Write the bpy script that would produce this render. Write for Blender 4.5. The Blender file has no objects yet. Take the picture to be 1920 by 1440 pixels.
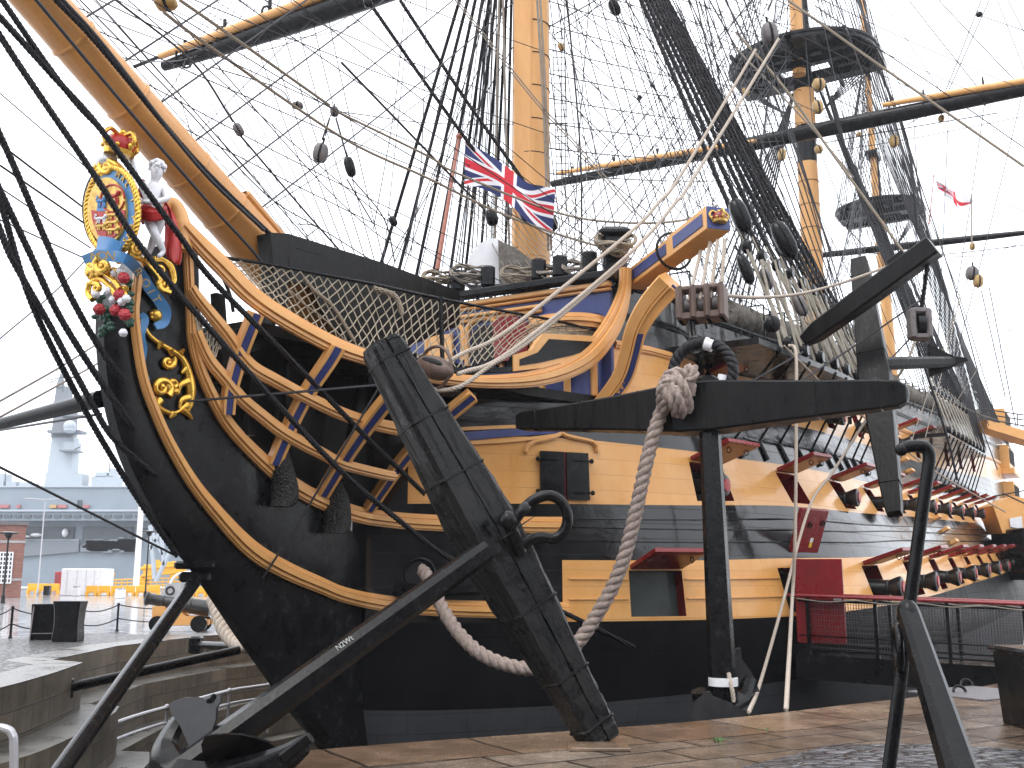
import bpy, math, random
import numpy as np
from mathutils import Vector
random.seed(7); RNG=np.random.default_rng(7)
scn=bpy.context.scene
COL=scn.collection
# ---------------------------------------------------------------- camera, world, sun
F=1940.0; PIT=math.atan(365/1940.0); EYE=1.7
CP,SP=math.cos(PIT),math.sin(PIT)
cam=bpy.data.cameras.new('camera'); cam.sensor_width=36; cam.lens=36*F/1920
cam.clip_start=0.1; cam.clip_end=4000
co=bpy.data.objects.new('camera',cam); COL.objects.link(co)
co.location=(0,0,EYE); co.rotation_euler=(math.pi/2+PIT,0,0); scn.camera=co
w=bpy.data.worlds.new('World'); scn.world=w; w.use_nodes=True
nt=w.node_tree; nt.nodes.clear()
out=nt.nodes.new('ShaderNodeOutputWorld'); add=nt.nodes.new('ShaderNodeAddShader')
sky=nt.nodes.new('ShaderNodeTexSky'); sky.sky_type='NISHITA'; sky.sun_disc=False
SUN_EL,SUN_AZ=math.radians(58),math.radians(215)
sky.sun_elevation=SUN_EL; sky.sun_rotation=SUN_AZ
b1=nt.nodes.new('ShaderNodeBackground'); b1.inputs[1].default_value=0.05
nt.links.new(sky.outputs[0],b1.inputs[0])
# overcast layer: pale cloud, brighter towards the zenith
tc=nt.nodes.new('ShaderNodeTexCoord'); sx=nt.nodes.new('ShaderNodeSeparateXYZ')
nt.links.new(tc.outputs['Generated'],sx.inputs[0])
mr=nt.nodes.new('ShaderNodeMapRange'); mr.inputs[1].default_value=0.0; mr.inputs[2].default_value=1.0
mr.inputs[3].default_value=1.45; mr.inputs[4].default_value=2.1
nt.links.new(sx.outputs[2],mr.inputs[0])
b2=nt.nodes.new('ShaderNodeBackground'); b2.inputs[0].default_value=(0.965,0.975,1.0,1)
nt.links.new(mr.outputs[0],b2.inputs[1])
nt.links.new(b1.outputs[0],add.inputs[0]); nt.links.new(b2.outputs[0],add.inputs[1]); nt.links.new(add.outputs[0],out.inputs[0])
sl=bpy.data.lights.new('sun','SUN'); sl.energy=0.9; sl.angle=math.radians(25); sl.color=(1.0,0.97,0.92)
so=bpy.data.objects.new('sun',sl); COL.objects.link(so)
so.rotation_euler=(math.pi/2-SUN_EL,0,math.radians(-35))
so.location=(0,0,60)
vs=scn.view_settings; vs.view_transform='Standard'; vs.look='None'; vs.exposure=0.3; vs.gamma=1.0
scn.cycles.max_bounces=6; scn.cycles.diffuse_bounces=3; scn.cycles.glossy_bounces=3
scn.cycles.sample_clamp_indirect=6.0; scn.cycles.use_denoising=True
# ---------------------------------------------------------------- geometry of the place
V=lambda *a: np.array(a,float)
SO=V(0.45,25.1); SD=V(.509,.861); SD/=np.linalg.norm(SD); SPV=V(SD[1],-SD[0])
D3=V(SD[0],SD[1],0); P3=V(SPV[0],SPV[1],0); Z3=V(0,0,1)       # aft, port, up
def S(s,t,z):
    q=SO+SD*s+SPV*t; return V(q[0],q[1],z)
def toS(p):
    q=p[:2]-SO; return V(q@SD,q@SPV,p[2])
CAM=V(0,0,EYE)
def ray(x,y):
    v=-(y-720)/F
    return V((x-960)/F, CP-SP*v, SP+CP*v)
def atY(x,y,Y):
    r=ray(x,y); return CAM+r*(Y/r[1])
def atS(x,y,s):
    r=ray(x,y); q=toS(CAM); k=(s-q[0])/(r[:2]@SD); return CAM+r*k
def atT(x,y,t):
    r=ray(x,y); q=toS(CAM); k=(t-q[1])/(r[:2]@SPV); return CAM+r*k
def atV(x,y,a,b):
    """on the vertical ship plane through (s,t) a and b"""
    A=S(a[0],a[1],0); B=S(b[0],b[1],0); d=B-A; n=V(-d[1],d[0],0)
    r=ray(x,y); k=((A-CAM)@n)/(r@n); return CAM+r*k
def gnd(x,y,z=0.0):
    r=ray(x,y); k=(z-EYE)/r[2]; return CAM+r*k
def atG(x,y,g0,g1):
    """on the vertical plane over the ground line g0-g1 (world xy)"""
    d=V(g1[0]-g0[0],g1[1]-g0[1],0); n=V(-d[1],d[0],0); r=ray(x,y)
    k=((V(g0[0],g0[1],0)-CAM)@n)/(r@n); return CAM+r*k
_PC={}
def I(T,x):
    """monotone cubic through the table"""
    k=id(T)
    if k not in _PC:
        X=np.array([a for a,_ in T],float);Y=np.array([c for _,c in T],float);h=np.diff(X);d=np.diff(Y)/h
        m=np.zeros(len(X)); m[0]=d[0];m[-1]=d[-1]
        for i in range(1,len(X)-1):
            if d[i-1]*d[i]>0:
                w1=2*h[i]+h[i-1];w2=h[i]+2*h[i-1]; m[i]=(w1+w2)/(w1/d[i-1]+w2/d[i])
        _PC[k]=(X,Y,h,m,T)
    X,Y,h,m,_=_PC[k]
    if x<=X[0]: return float(Y[0])
    if x>=X[-1]: return float(Y[-1])
    i=int(np.searchsorted(X,x))-1; u=(x-X[i])/h[i]
    return float((1+2*u)*(1-u)**2*Y[i]+u*(1-u)**2*h[i]*m[i]+u*u*(3-2*u)*Y[i+1]+u*u*(u-1)*h[i]*m[i+1])
def smooth_tab(T,n=8):
    P=cr([V(a,c) for a,c in T],n); return [(p[0],p[1]) for p in P]
def cr(pts,n=8,closed=False):
    """Catmull-Rom through the points"""
    P=[np.array(p,float) for p in pts]
    if len(P)<3 and not closed: 
        return [P[0]+(P[1]-P[0])*i/n for i in range(n+1)]
    if closed: E=[P[-1]]+P+[P[0],P[1]]
    else: E=[2*P[0]-P[1]]+P+[2*P[-1]-P[-2]]
    out=[]
    for i in range(1,len(E)-2):
        a,b,c,d=E[i-1:i+3]
        for k in range(n):
            u=k/n
            out.append(.5*((2*b)+(c-a)*u+(2*a-5*b+4*c-d)*u*u+(3*b-a-3*c+d)*u**3))
    if not closed: out.append(P[-1])
    return out
def nrm(v): 
    l=np.linalg.norm(v); return v/l if l>1e-9 else v
# ---------------------------------------------------------------- mesh builder
class MB:
    def __init__(s): s.v=[];s.f=[];s.m=[];s.uv=[];s.n=0
    def add(s,verts,faces,m=0,uv=None):
        verts=np.asarray(verts,float); o=s.n
        s.v.append(verts); s.n+=len(verts)
        for i,f in enumerate(faces):
            s.f.append([k+o for k in f]); s.m.append(m)
            s.uv.append(None if uv is None else uv[i])
        return s
    def box(s,c,size,ax=None,m=0,taper=1.0):
        """centre, full sizes along axes ax; taper scales the +third end"""
        ax=ax or (V(1,0,0),V(0,1,0),V(0,0,1)); c=np.array(c,float)
        h=[d/2 for d in size]; vs=[]
        for k in (-1,1):
            t=taper if k>0 else 1
            for i,j in ((-1,-1),(1,-1),(1,1),(-1,1)):
                vs.append(c+ax[0]*h[0]*i*t+ax[1]*h[1]*j*t+ax[2]*h[2]*k)
        return s.add(vs,[(3,2,1,0),(4,5,6,7),(0,1,5,4),(1,2,6,5),(2,3,7,6),(3,0,4,7)],m)
    def cbox(s,c,size,ax=None,m=0,ch=0.02):
        """chamfered box (octagon section along third axis, bevelled ends)"""
        ax=ax or (V(1,0,0),V(0,1,0),V(0,0,1)); c=np.array(c,float)
        h=[d/2 for d in size]; ch=min(ch,min(h)*.8)
        def ringp(a,b,z):
            o=[(-a+ch,-b),(a-ch,-b),(a,-b+ch),(a,b-ch),(a-ch,b),(-a+ch,b),(-a,b-ch),(-a,-b+ch)]
            return [c+ax[0]*x+ax[1]*y+ax[2]*z for x,y in o]
        R=[ringp(h[0]-ch,h[1]-ch,-h[2]),ringp(h[0],h[1],-h[2]+ch),ringp(h[0],h[1],h[2]-ch),ringp(h[0]-ch,h[1]-ch,h[2])]
        return s.loft(R,m)
    def loft(s,rings,m=0,closed=True,caps=True,wrap=False):
        n=len(rings[0]); vs=np.concatenate([np.asarray(r,float) for r in rings]); fs=[];uv=[]
        L=[0]
        for a,b in zip(rings[:-1],rings[1:]): L.append(L[-1]+float(np.linalg.norm(np.mean(b,axis=0)-np.mean(a,axis=0))))
        nr=len(rings)
        for i in range(nr if wrap else nr-1):
            j2=(i+1)%nr
            for j in range(n if closed else n-1):
                k=(j+1)%n
                fs.append((i*n+j,i*n+k,j2*n+k,j2*n+j))
                uv.append(((j/n,L[i]),((j+1)/n,L[i]),((j+1)/n,L[(i+1)%nr] if i+1<nr else L[i]+.1),(j/n,L[(i+1)%nr] if i+1<nr else L[i]+.1)))
        if caps and closed and not wrap:
            fs.append(tuple(range(n-1,-1,-1))); fs.append(tuple((nr-1)*n+j for j in range(n)))
            uv+= [None,None]
        return s.add(vs,fs,m,uv)
    def tube(s,pts,r,n=8,m=0,closed=False,caps=True,up=None,ell=1.0):
        P=np.asarray(pts,float); N=len(P)
        R=np.full(N,r,float) if np.isscalar(r) else np.asarray(r,float)
        if closed: T=np.roll(P,-1,0)-np.roll(P,1,0)
        else:
            T=np.empty_like(P); T[1:-1]=P[2:]-P[:-2]; T[0]=P[1]-P[0]; T[-1]=P[-1]-P[-2]
        T/= np.maximum(np.linalg.norm(T,axis=1,keepdims=True),1e-9)
        u=np.array(up,float) if up is not None else (V(0,0,1) if abs(T[0][2])<.9 else V(1,0,0))
        u=nrm(u-T[0]*(u@T[0])); rings=[]
        ang=np.arange(n)*2*math.pi/n; ca,sa=np.cos(ang)[:,None],np.sin(ang)[:,None]
        for i in range(N):
            u=nrm(u-T[i]*(u@T[i])); w_=np.cross(T[i],u)
            rings.append(P[i]+R[i]*(ca*u+sa*w_*ell))
        return s.loft(rings,m,caps=caps,wrap=closed)
    def rope(s,pts,r,m=0,pitch=None,n=6,strands=3,step=None):
        """a laid rope: twisted strands round a centre line"""
        P=np.asarray(pts,float); seg=np.linalg.norm(np.diff(P,axis=0),axis=1); L=np.concatenate([[0],np.cumsum(seg)])
        pitch=pitch or r*6.5; step=step or pitch/7
        k=max(2,int(L[-1]/step)); q=np.linspace(0,L[-1],k)
        C=np.stack([np.interp(q,L,P[:,i]) for i in range(3)],1)
        T=np.gradient(C,axis=0); T/=np.maximum(np.linalg.norm(T,axis=1,keepdims=True),1e-9)
        u=V(0,0,1) if abs(T[0][2])<.9 else V(1,0,0); U=[];W=[]
        for i in range(k):
            u=nrm(u-T[i]*(u@T[i])); U.append(u); W.append(np.cross(T[i],u))
        U=np.array(U);W=np.array(W); a=q/pitch*2*math.pi
        for j in range(strands):
            b=(a+j*2*math.pi/strands)[:,None]
            s.tube(C+r*.5*(np.cos(b)*U+np.sin(b)*W),r*.56,n,m)
        return s
    def lathe(s,p,axis,prof,n=20,m=0,up=None,caps=True):
        """prof: (distance along axis, radius)"""
        a=nrm(np.array(axis,float)); u=np.array(up,float) if up is not None else (V(0,0,1) if abs(a[2])<.9 else V(1,0,0))
        u=nrm(u-a*(u@a)); w_=np.cross(a,u); ang=np.arange(n)*2*math.pi/n
        R=[[np.array(p)+a*d+r*(math.cos(t)*u+math.sin(t)*w_) for t in ang] for d,r in prof]
        return s.loft(R,m,caps=caps)
    def prism(s,poly,ext,m=0,m2=None):
        """closed polygon (list of 3d points) extruded by vector ext"""
        P=np.asarray(poly,float); n=len(P); e=np.asarray(ext,float)
        nm=sum((np.cross(P[i]-P[0],P[(i+1)%n]-P[0]) for i in range(n)),V(0,0,0))
        if nm@e>0: P=P[::-1]
        vs=np.concatenate([P,P+e])
        s.add(vs,[tuple(range(n))],m)
        s.f.append([k+s.n-2*n for k in range(2*n-1,n-1,-1)]); s.m.append(m if m2 is None else m2); s.uv.append(None)
        o=s.n-2*n
        for i in range(n):
            k=(i+1)%n; s.f.append([o+k,o+i,o+n+i,o+n+k]); s.m.append(m); s.uv.append(None)
        return s
    def ball(s,c,r,n=10,m=0,ax=None):
        ax=ax or (V(1,0,0),V(0,1,0),V(0,0,1)); r=(r,r,r) if np.isscalar(r) else r
        k=max(4,n//2+1); R=[]
        for i in range(k+1):
            th=math.pi*(i+.02)/(k+.04); z=-math.cos(th); q=math.sin(th)
            R.append([np.array(c)+ax[0]*r[0]*q*math.cos(a)+ax[1]*r[1]*q*math.sin(a)+ax[2]*r[2]*z for a in np.arange(n)*2*math.pi/n])
        return s.loft(R,m)
    def torus(s,c,u,w_,R,r,n=28,k=8,m=0,a0=0,a1=2*math.pi):
        full=abs(a1-a0-2*math.pi)<1e-6; A=np.linspace(a0,a1,n+(0 if full else 1),endpoint=not full)
        pts=[np.array(c)+R*(math.cos(a)*u+math.sin(a)*w_) for a in A]
        return s.tube(pts,r,k,m,closed=full,up=np.cross(u,w_))
    def sweep(s,prof,pts,nor,m=0,caps=True,scale=None):
        """prof (a,b): a along side normal 'nor', b along the in-plane up = T x nor"""
        P=np.asarray(pts,float); N=len(P); T=np.gradient(P,axis=0); R=[]
        for i in range(N):
            t=nrm(T[i]); nn=np.array(nor[i] if not (isinstance(nor,np.ndarray) and nor.ndim==1) else nor,float)
            nn=nrm(nn-t*(nn@t)); bb=np.cross(nn,t)
            if bb[2]<0 and abs(bb[2])>1e-6 and False: bb=-bb
            k=1 if scale is None else scale[i]
            R.append([P[i]+nn*a*k+bb*c*k for a,c in prof])
        return s.loft(R,m,caps=caps)
    def build(s,name,mats,parent=None,smooth=35,loc=None,**props):
        me=bpy.data.meshes.new(name); vs=np.concatenate(s.v) if s.v else np.zeros((0,3))
        org=V(0,0,0)
        if parent is not None: org=V(*parent['_org'])
        elif loc is not None: org=np.array(loc,float)
        me.from_pydata((vs-org).tolist(),[],s.f)
        mats=mats if isinstance(mats,(list,tuple)) else [mats]
        for m in mats: me.materials.append(m)
        me.polygons.foreach_set('material_index',s.m)
        if any(u is not None for u in s.uv):
            uvl=me.uv_layers.new(name='UVMap'); arr=np.zeros((len(me.loops),2)); k=0
            for f,u in zip(s.f,s.uv):
                if u is not None: arr[k:k+len(f)]=u
                k+=len(f)
            uvl.data.foreach_set('uv',arr.ravel())
        if smooth:
            me.polygons.foreach_set('use_smooth',[True]*len(me.polygons)); me.set_sharp_from_angle(angle=math.radians(smooth))
        me.validate(); me.update()
        o=bpy.data.objects.new(name,me); COL.objects.link(o); o['_org']=[float(a) for a in org]
        if parent is not None: o.parent=parent
        else: o.location=org
        for k,v in props.items(): o[k]=v
        return o
def thing(name,label,cat,loc,group=None):
    o=bpy.data.objects.new(name,None); COL.objects.link(o); o.location=[float(a) for a in loc]; o['_org']=[float(a) for a in loc]
    o.empty_display_size=.3
    o['label']=label;o['category']=cat
    if group:o['group']=group
    return o
def dup(o,delta,label=None,parent=None):
    c=o.copy(); COL.objects.link(c)
    if parent is None:
        c.location=Vector(o.location)+Vector([float(a) for a in delta])
    else: c.parent=parent
    for ch in o.children: dup(ch,None,None,c)
    if label:c['label']=label
    return c
# ---------------------------------------------------------------- materials
def mat(name,col,rough=.5,metal=0,spec=None,noise=None,bump=0,bscale=20,col2=None,nscale=6,rvar=0,coat=0,uvw=None,detail=5,obj=True,stretch=None,streak=None):
    m=bpy.data.materials.new(name); m.use_nodes=True; t=m.node_tree; bs=t.nodes['Principled BSDF']
    bs.inputs['Base Color'].default_value=(*col,1); bs.inputs['Roughness'].default_value=rough; bs.inputs['Metallic'].default_value=metal
    if spec is not None: bs.inputs['Specular IOR Level'].default_value=spec
    if coat: bs.inputs['Coat Weight'].default_value=coat; bs.inputs['Coat Roughness'].default_value=.12
    tcx=t.nodes.new('ShaderNodeTexCoord'); src=tcx.outputs['Object']
    if stretch is not None:
        mp=t.nodes.new('ShaderNodeMapping'); mp.inputs['Scale'].default_value=stretch; t.links.new(src,mp.inputs[0]); src=mp.outputs[0]
    if col2 is not None or rvar:
        n=t.nodes.new('ShaderNodeTexNoise'); n.inputs['Scale'].default_value=nscale; n.inputs['Detail'].default_value=detail; n.inputs['Roughness'].default_value=.65
        t.links.new(src,n.inputs['Vector'])
        if col2 is not None:
            r=t.nodes.new('ShaderNodeValToRGB'); r.color_ramp.elements[0].position=.38; r.color_ramp.elements[1].position=.66
            r.color_ramp.elements[0].color=(*col,1); r.color_ramp.elements[1].color=(*col2,1)
            t.links.new(n.outputs['Fac'],r.inputs[0]); t.links.new(r.outputs[0],bs.inputs['Base Color'])
        if rvar:
            q=t.nodes.new('ShaderNodeMapRange'); q.inputs[1].default_value=.3; q.inputs[2].default_value=.7
            q.inputs[3].default_value=max(.02,rough-rvar); q.inputs[4].default_value=min(1,rough+rvar)
            t.links.new(n.outputs['Fac'],q.inputs[0]); t.links.new(q.outputs[0],bs.inputs['Roughness'])
    if bump:
        n2=t.nodes.new('ShaderNodeTexNoise'); n2.inputs['Scale'].default_value=bscale; n2.inputs['Detail'].default_value=6
        t.links.new(src,n2.inputs['Vector'])
        bp=t.nodes.new('ShaderNodeBump'); bp.inputs['Strength'].default_value=bump; bp.inputs['Distance'].default_value=.02
        t.links.new(n2.outputs['Fac'],bp.inputs['Height']); t.links.new(bp.outputs[0],bs.inputs['Normal'])
    return m
def planked(name,col,col2,rough,rvar,ph=.3,pl=6.0,bump=.25,spec=.5,seam=.35):
    """paint over horizontal planking, seams from the mesh UV (metres)"""
    m=bpy.data.materials.new(name); m.use_nodes=True; t=m.node_tree; bs=t.nodes['Principled BSDF']
    uv=t.nodes.new('ShaderNodeUVMap'); br=t.nodes.new('ShaderNodeTexBrick')
    br.inputs['Scale'].default_value=1; br.inputs['Brick Width'].default_value=pl; br.inputs['Row Height'].default_value=ph
    br.inputs['Mortar Size'].default_value=.008; br.inputs['Mortar Smooth'].default_value=.4
    br.inputs['Color1'].default_value=(*col,1); br.inputs['Color2'].default_value=(*[c*.93 for c in col],1)
    br.inputs['Mortar'].default_value=(*[c*seam for c in col],1)
    t.links.new(uv.outputs[0],br.inputs['Vector'])
    tcx=t.nodes.new('ShaderNodeTexCoord'); n=t.nodes.new('ShaderNodeTexNoise'); n.inputs['Scale'].default_value=1.6; n.inputs['Detail'].default_value=8; n.inputs['Roughness'].default_value=.7
    mp=t.nodes.new('ShaderNodeMapping'); mp.inputs['Scale'].default_value=(1,1,.45); t.links.new(tcx.outputs['Object'],mp.inputs[0]); t.links.new(mp.outputs[0],n.inputs['Vector'])
    r=t.nodes.new('ShaderNodeMapRange'); r.inputs[1].default_value=.4; r.inputs[2].default_value=.75
    t.links.new(n.outputs['Fac'],r.inputs[0])
    mx=t.nodes.new('ShaderNodeMix'); mx.data_type='RGBA'; t.links.new(r.outputs[0],mx.inputs[0])
    t.links.new(br.outputs['Color'],mx.inputs[6]); mx.inputs[7].default_value=(*col2,1)
    t.links.new(mx.outputs[2],bs.inputs['Base Color'])
    q=t.nodes.new('ShaderNodeMapRange'); q.inputs[1].default_value=.3; q.inputs[2].default_value=.7; q.inputs[3].default_value=max(.03,rough-rvar); q.inputs[4].default_value=rough+rvar
    t.links.new(n.outputs['Fac'],q.inputs[0]); t.links.new(q.outputs[0],bs.inputs['Roughness'])
    bs.inputs['Specular IOR Level'].default_value=spec
    bp=t.nodes.new('ShaderNodeBump'); bp.inputs['Strength'].default_value=bump; bp.inputs['Distance'].default_value=.01; bp.invert=True
    t.links.new(br.outputs['Fac'],bp.inputs['Height'])
    n3=t.nodes.new('ShaderNodeTexNoise'); n3.inputs['Scale'].default_value=3.0; n3.inputs['Detail'].default_value=3; t.links.new(tcx.outputs['Object'],n3.inputs['Vector'])
    bp2=t.nodes.new('ShaderNodeBump'); bp2.inputs['Strength'].default_value=.12; bp2.inputs['Distance'].default_value=.05
    t.links.new(n3.outputs['Fac'],bp2.inputs['Height']); t.links.new(bp.outputs[0],bp2.inputs['Normal']); t.links.new(bp2.outputs[0],bs.inputs['Normal'])
    return m
def ropemat(name,col,rough=.8,k=14.0,dist=.01,strength=.8):
    """thin laid rope: diagonal strands from the tube UV"""
    m=bpy.data.materials.new(name); m.use_nodes=True; t=m.node_tree; bs=t.nodes['Principled BSDF']
    uv=t.nodes.new('ShaderNodeUVMap'); sp=t.nodes.new('ShaderNodeSeparateXYZ'); t.links.new(uv.outputs[0],sp.inputs[0])
    a=t.nodes.new('ShaderNodeMath'); a.operation='MULTIPLY'; a.inputs[1].default_value=k; t.links.new(sp.outputs[1],a.inputs[0])
    b=t.nodes.new('ShaderNodeMath'); b.operation='MULTIPLY_ADD'; b.inputs[1].default_value=3; t.links.new(sp.outputs[0],b.inputs[0]); t.links.new(a.outputs[0],b.inputs[2])
    c=t.nodes.new('ShaderNodeMath'); c.operation='PINGPONG'; c.inputs[1].default_value=.5; t.links.new(b.outputs[0],c.inputs[0])
    r=t.nodes.new('ShaderNodeMapRange'); r.inputs[1].default_value=0; r.inputs[2].default_value=.35; t.links.new(c.outputs[0],r.inputs[0])
    mx=t.nodes.new('ShaderNodeMix'); mx.data_type='RGBA'; mx.inputs[6].default_value=(*[q*.45 for q in col],1); mx.inputs[7].default_value=(*col,1)
    t.links.new(r.outputs[0],mx.inputs[0]); t.links.new(mx.outputs[2],bs.inputs['Base Color'])
    bp=t.nodes.new('ShaderNodeBump'); bp.inputs['Strength'].default_value=strength; bp.inputs['Distance'].default_value=dist
    t.links.new(r.outputs[0],bp.inputs['Height']); t.links.new(bp.outputs[0],bs.inputs['Normal'])
    bs.inputs['Roughness'].default_value=rough; bs.inputs['Specular IOR Level'].default_value=.25
    return m
YEL=(.75,.395,.138); YEL2=(.68,.34,.108)
M={}
M['hull_black']=planked('hull_black',(.0055,.0055,.0065),(.011,.011,.012),.15,.09,ph=.31,bump=.7,seam=.3,spec=.62)
M['hull_low']=planked('hull_black_low',(.006,.006,.007),(.012,.012,.013),.5,.1,ph=.31,bump=.6,seam=.3,spec=.07)
M['hull_yellow']=planked('hull_yellow',YEL,(.66,.30,.075),.2,.09,ph=.31,bump=.16,seam=.7,spec=.4)
M['copper']=planked('copper',(.05,.051,.056),(.065,.066,.07),.5,.1,ph=.35,pl=1.2,bump=.3,spec=.12)
M['black']=mat('black_paint',(.005,.005,.006),.22,spec=.2,col2=(.012,.012,.013),rvar=.1,bump=.15,bscale=9,nscale=3)
M['blackwood']=mat('tarred_wood',(.0045,.0045,.0045),.38,spec=.16,col2=(.011,.0105,.01),rvar=.14,bump=.6,bscale=14,nscale=5,stretch=(1,1,.25))
M['iron']=mat('black_iron',(.0045,.0045,.0055),.24,spec=.2,col2=(.008,.008,.008),rvar=.06,bump=.1,bscale=22,nscale=7)
M['yellow']=mat('yellow_paint',YEL,.33,col2=YEL2,rvar=.08,bump=.06,bscale=12,nscale=2.5)
M['blue']=mat('blue_paint',(.028,.042,.16),.35,col2=(.04,.058,.2),rvar=.08,bump=.08,bscale=12,nscale=4)
M['red']=mat('dark_red_paint',(.23,.014,.018),.3,col2=(.18,.011,.014),rvar=.08,bump=.06,nscale=3)
M['mast']=mat('mast_buff',(.70,.365,.125),.38,col2=(.61,.30,.095),rvar=.1,bump=.1,bscale=9,nscale=2,stretch=(1,1,.2))
M['bowsprit']=mat('bowsprit_buff',(.60,.285,.085),.28,col2=(.53,.24,.065),rvar=.1,bump=.08,nscale=2)
M['tar']=ropemat('tarred_rope',(.014,.013,.016),.55,k=9,dist=.02)
M['tarthin']=mat('tarred_line',(.022,.021,.025),.6)
M['hemp']=ropemat('hemp_rope',(.36,.30,.23),.85,k=16)
M['hempthin']=mat('hemp_line',(.27,.235,.195),.85,col2=(.2,.17,.14))
M['pale']=mat('pale_hawser',(.47,.40,.33),.85,col2=(.36,.30,.25),nscale=30,bump=.3,bscale=60)
M['cable']=mat('mauve_cable',(.36,.285,.25),.9,col2=(.22,.17,.145),nscale=18,bump=.5,bscale=50)
M['gold']=mat('gold_leaf',(.83,.52,.1),.26,metal=.85,col2=(.6,.33,.05),nscale=9,bump=.15,bscale=20)
M['white']=mat('white_paint',(.78,.78,.8),.35,col2=(.68,.68,.7),nscale=4)
M['woodblock']=mat('block_wood',(.085,.05,.038),.45,col2=(.14,.09,.07),nscale=7,rvar=.1,bump=.3,stretch=(1,1,.2))
M['palewood']=mat('pale_wood',(.42,.27,.1),.5,col2=(.33,.2,.07),nscale=8)
M['greyblock']=mat('grey_block',(.16,.14,.14),.55,col2=(.1,.09,.09),nscale=6)
# ================================================================ SETTING: quay, dock, far ground
PORT=[(-18.2,0),(-17.6,2.2),(-15.9,4.3),(-13.5,5.1),(-9.6,7.6),(-6.6,8.95),(-4.6,9.75),(0,10.9),(6,12),(14,12.6),(70,12.6)]
STAR=[(-17.7,-1.0),(-15.5,-2.0),(-13.6,-2.35),(-11.8,-2.95),(-9.5,-4.6),(-7.4,-6.4),(-7.25,-7.6),(-3.5,-10.2),(1.1,-11.9),(8,-12.6),(70,-12.6)]
_pp=[V(a,b) for a,b in cr([V(*p) for p in PORT],5)]
_ss=[V(a,b) for a,b in cr([V(*p) for p in STAR[:6]],5)]+[V(*p) for p in STAR[6:]]
OUTL=_pp[::-1]+_ss        # from port aft round the head to starboard aft, (s,t)
def dock_outline(off=0.0):
    o=[]
    for i,p in enumerate(OUTL):
        a=OUTL[max(0,i-1)]; b=OUTL[min(len(OUTL)-1,i+1)]; d=nrm(b-a)
        o.append(p+V(-d[1],d[0])*off)      # positive = into the dock
    return o
def fill(outer,hole,z):
    from mathutils.geometry import tessellate_polygon
    L=[[Vector((p[0],p[1],0)) for p in outer]]+([[Vector((p[0],p[1],0)) for p in hole]] if hole is not None else [])
    tri=tessellate_polygon(L); P=[p for l in L for p in l]
    mb=MB(); vs=[V(p.x,p.y,z) for p in P]; fs=[]
    for a,b,c in tri:
        n=(P[b]-P[a]).cross(P[c]-P[a]).z
        fs.append((a,b,c) if n>0 else (a,c,b))
    mb.add(vs,fs); return mb
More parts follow.
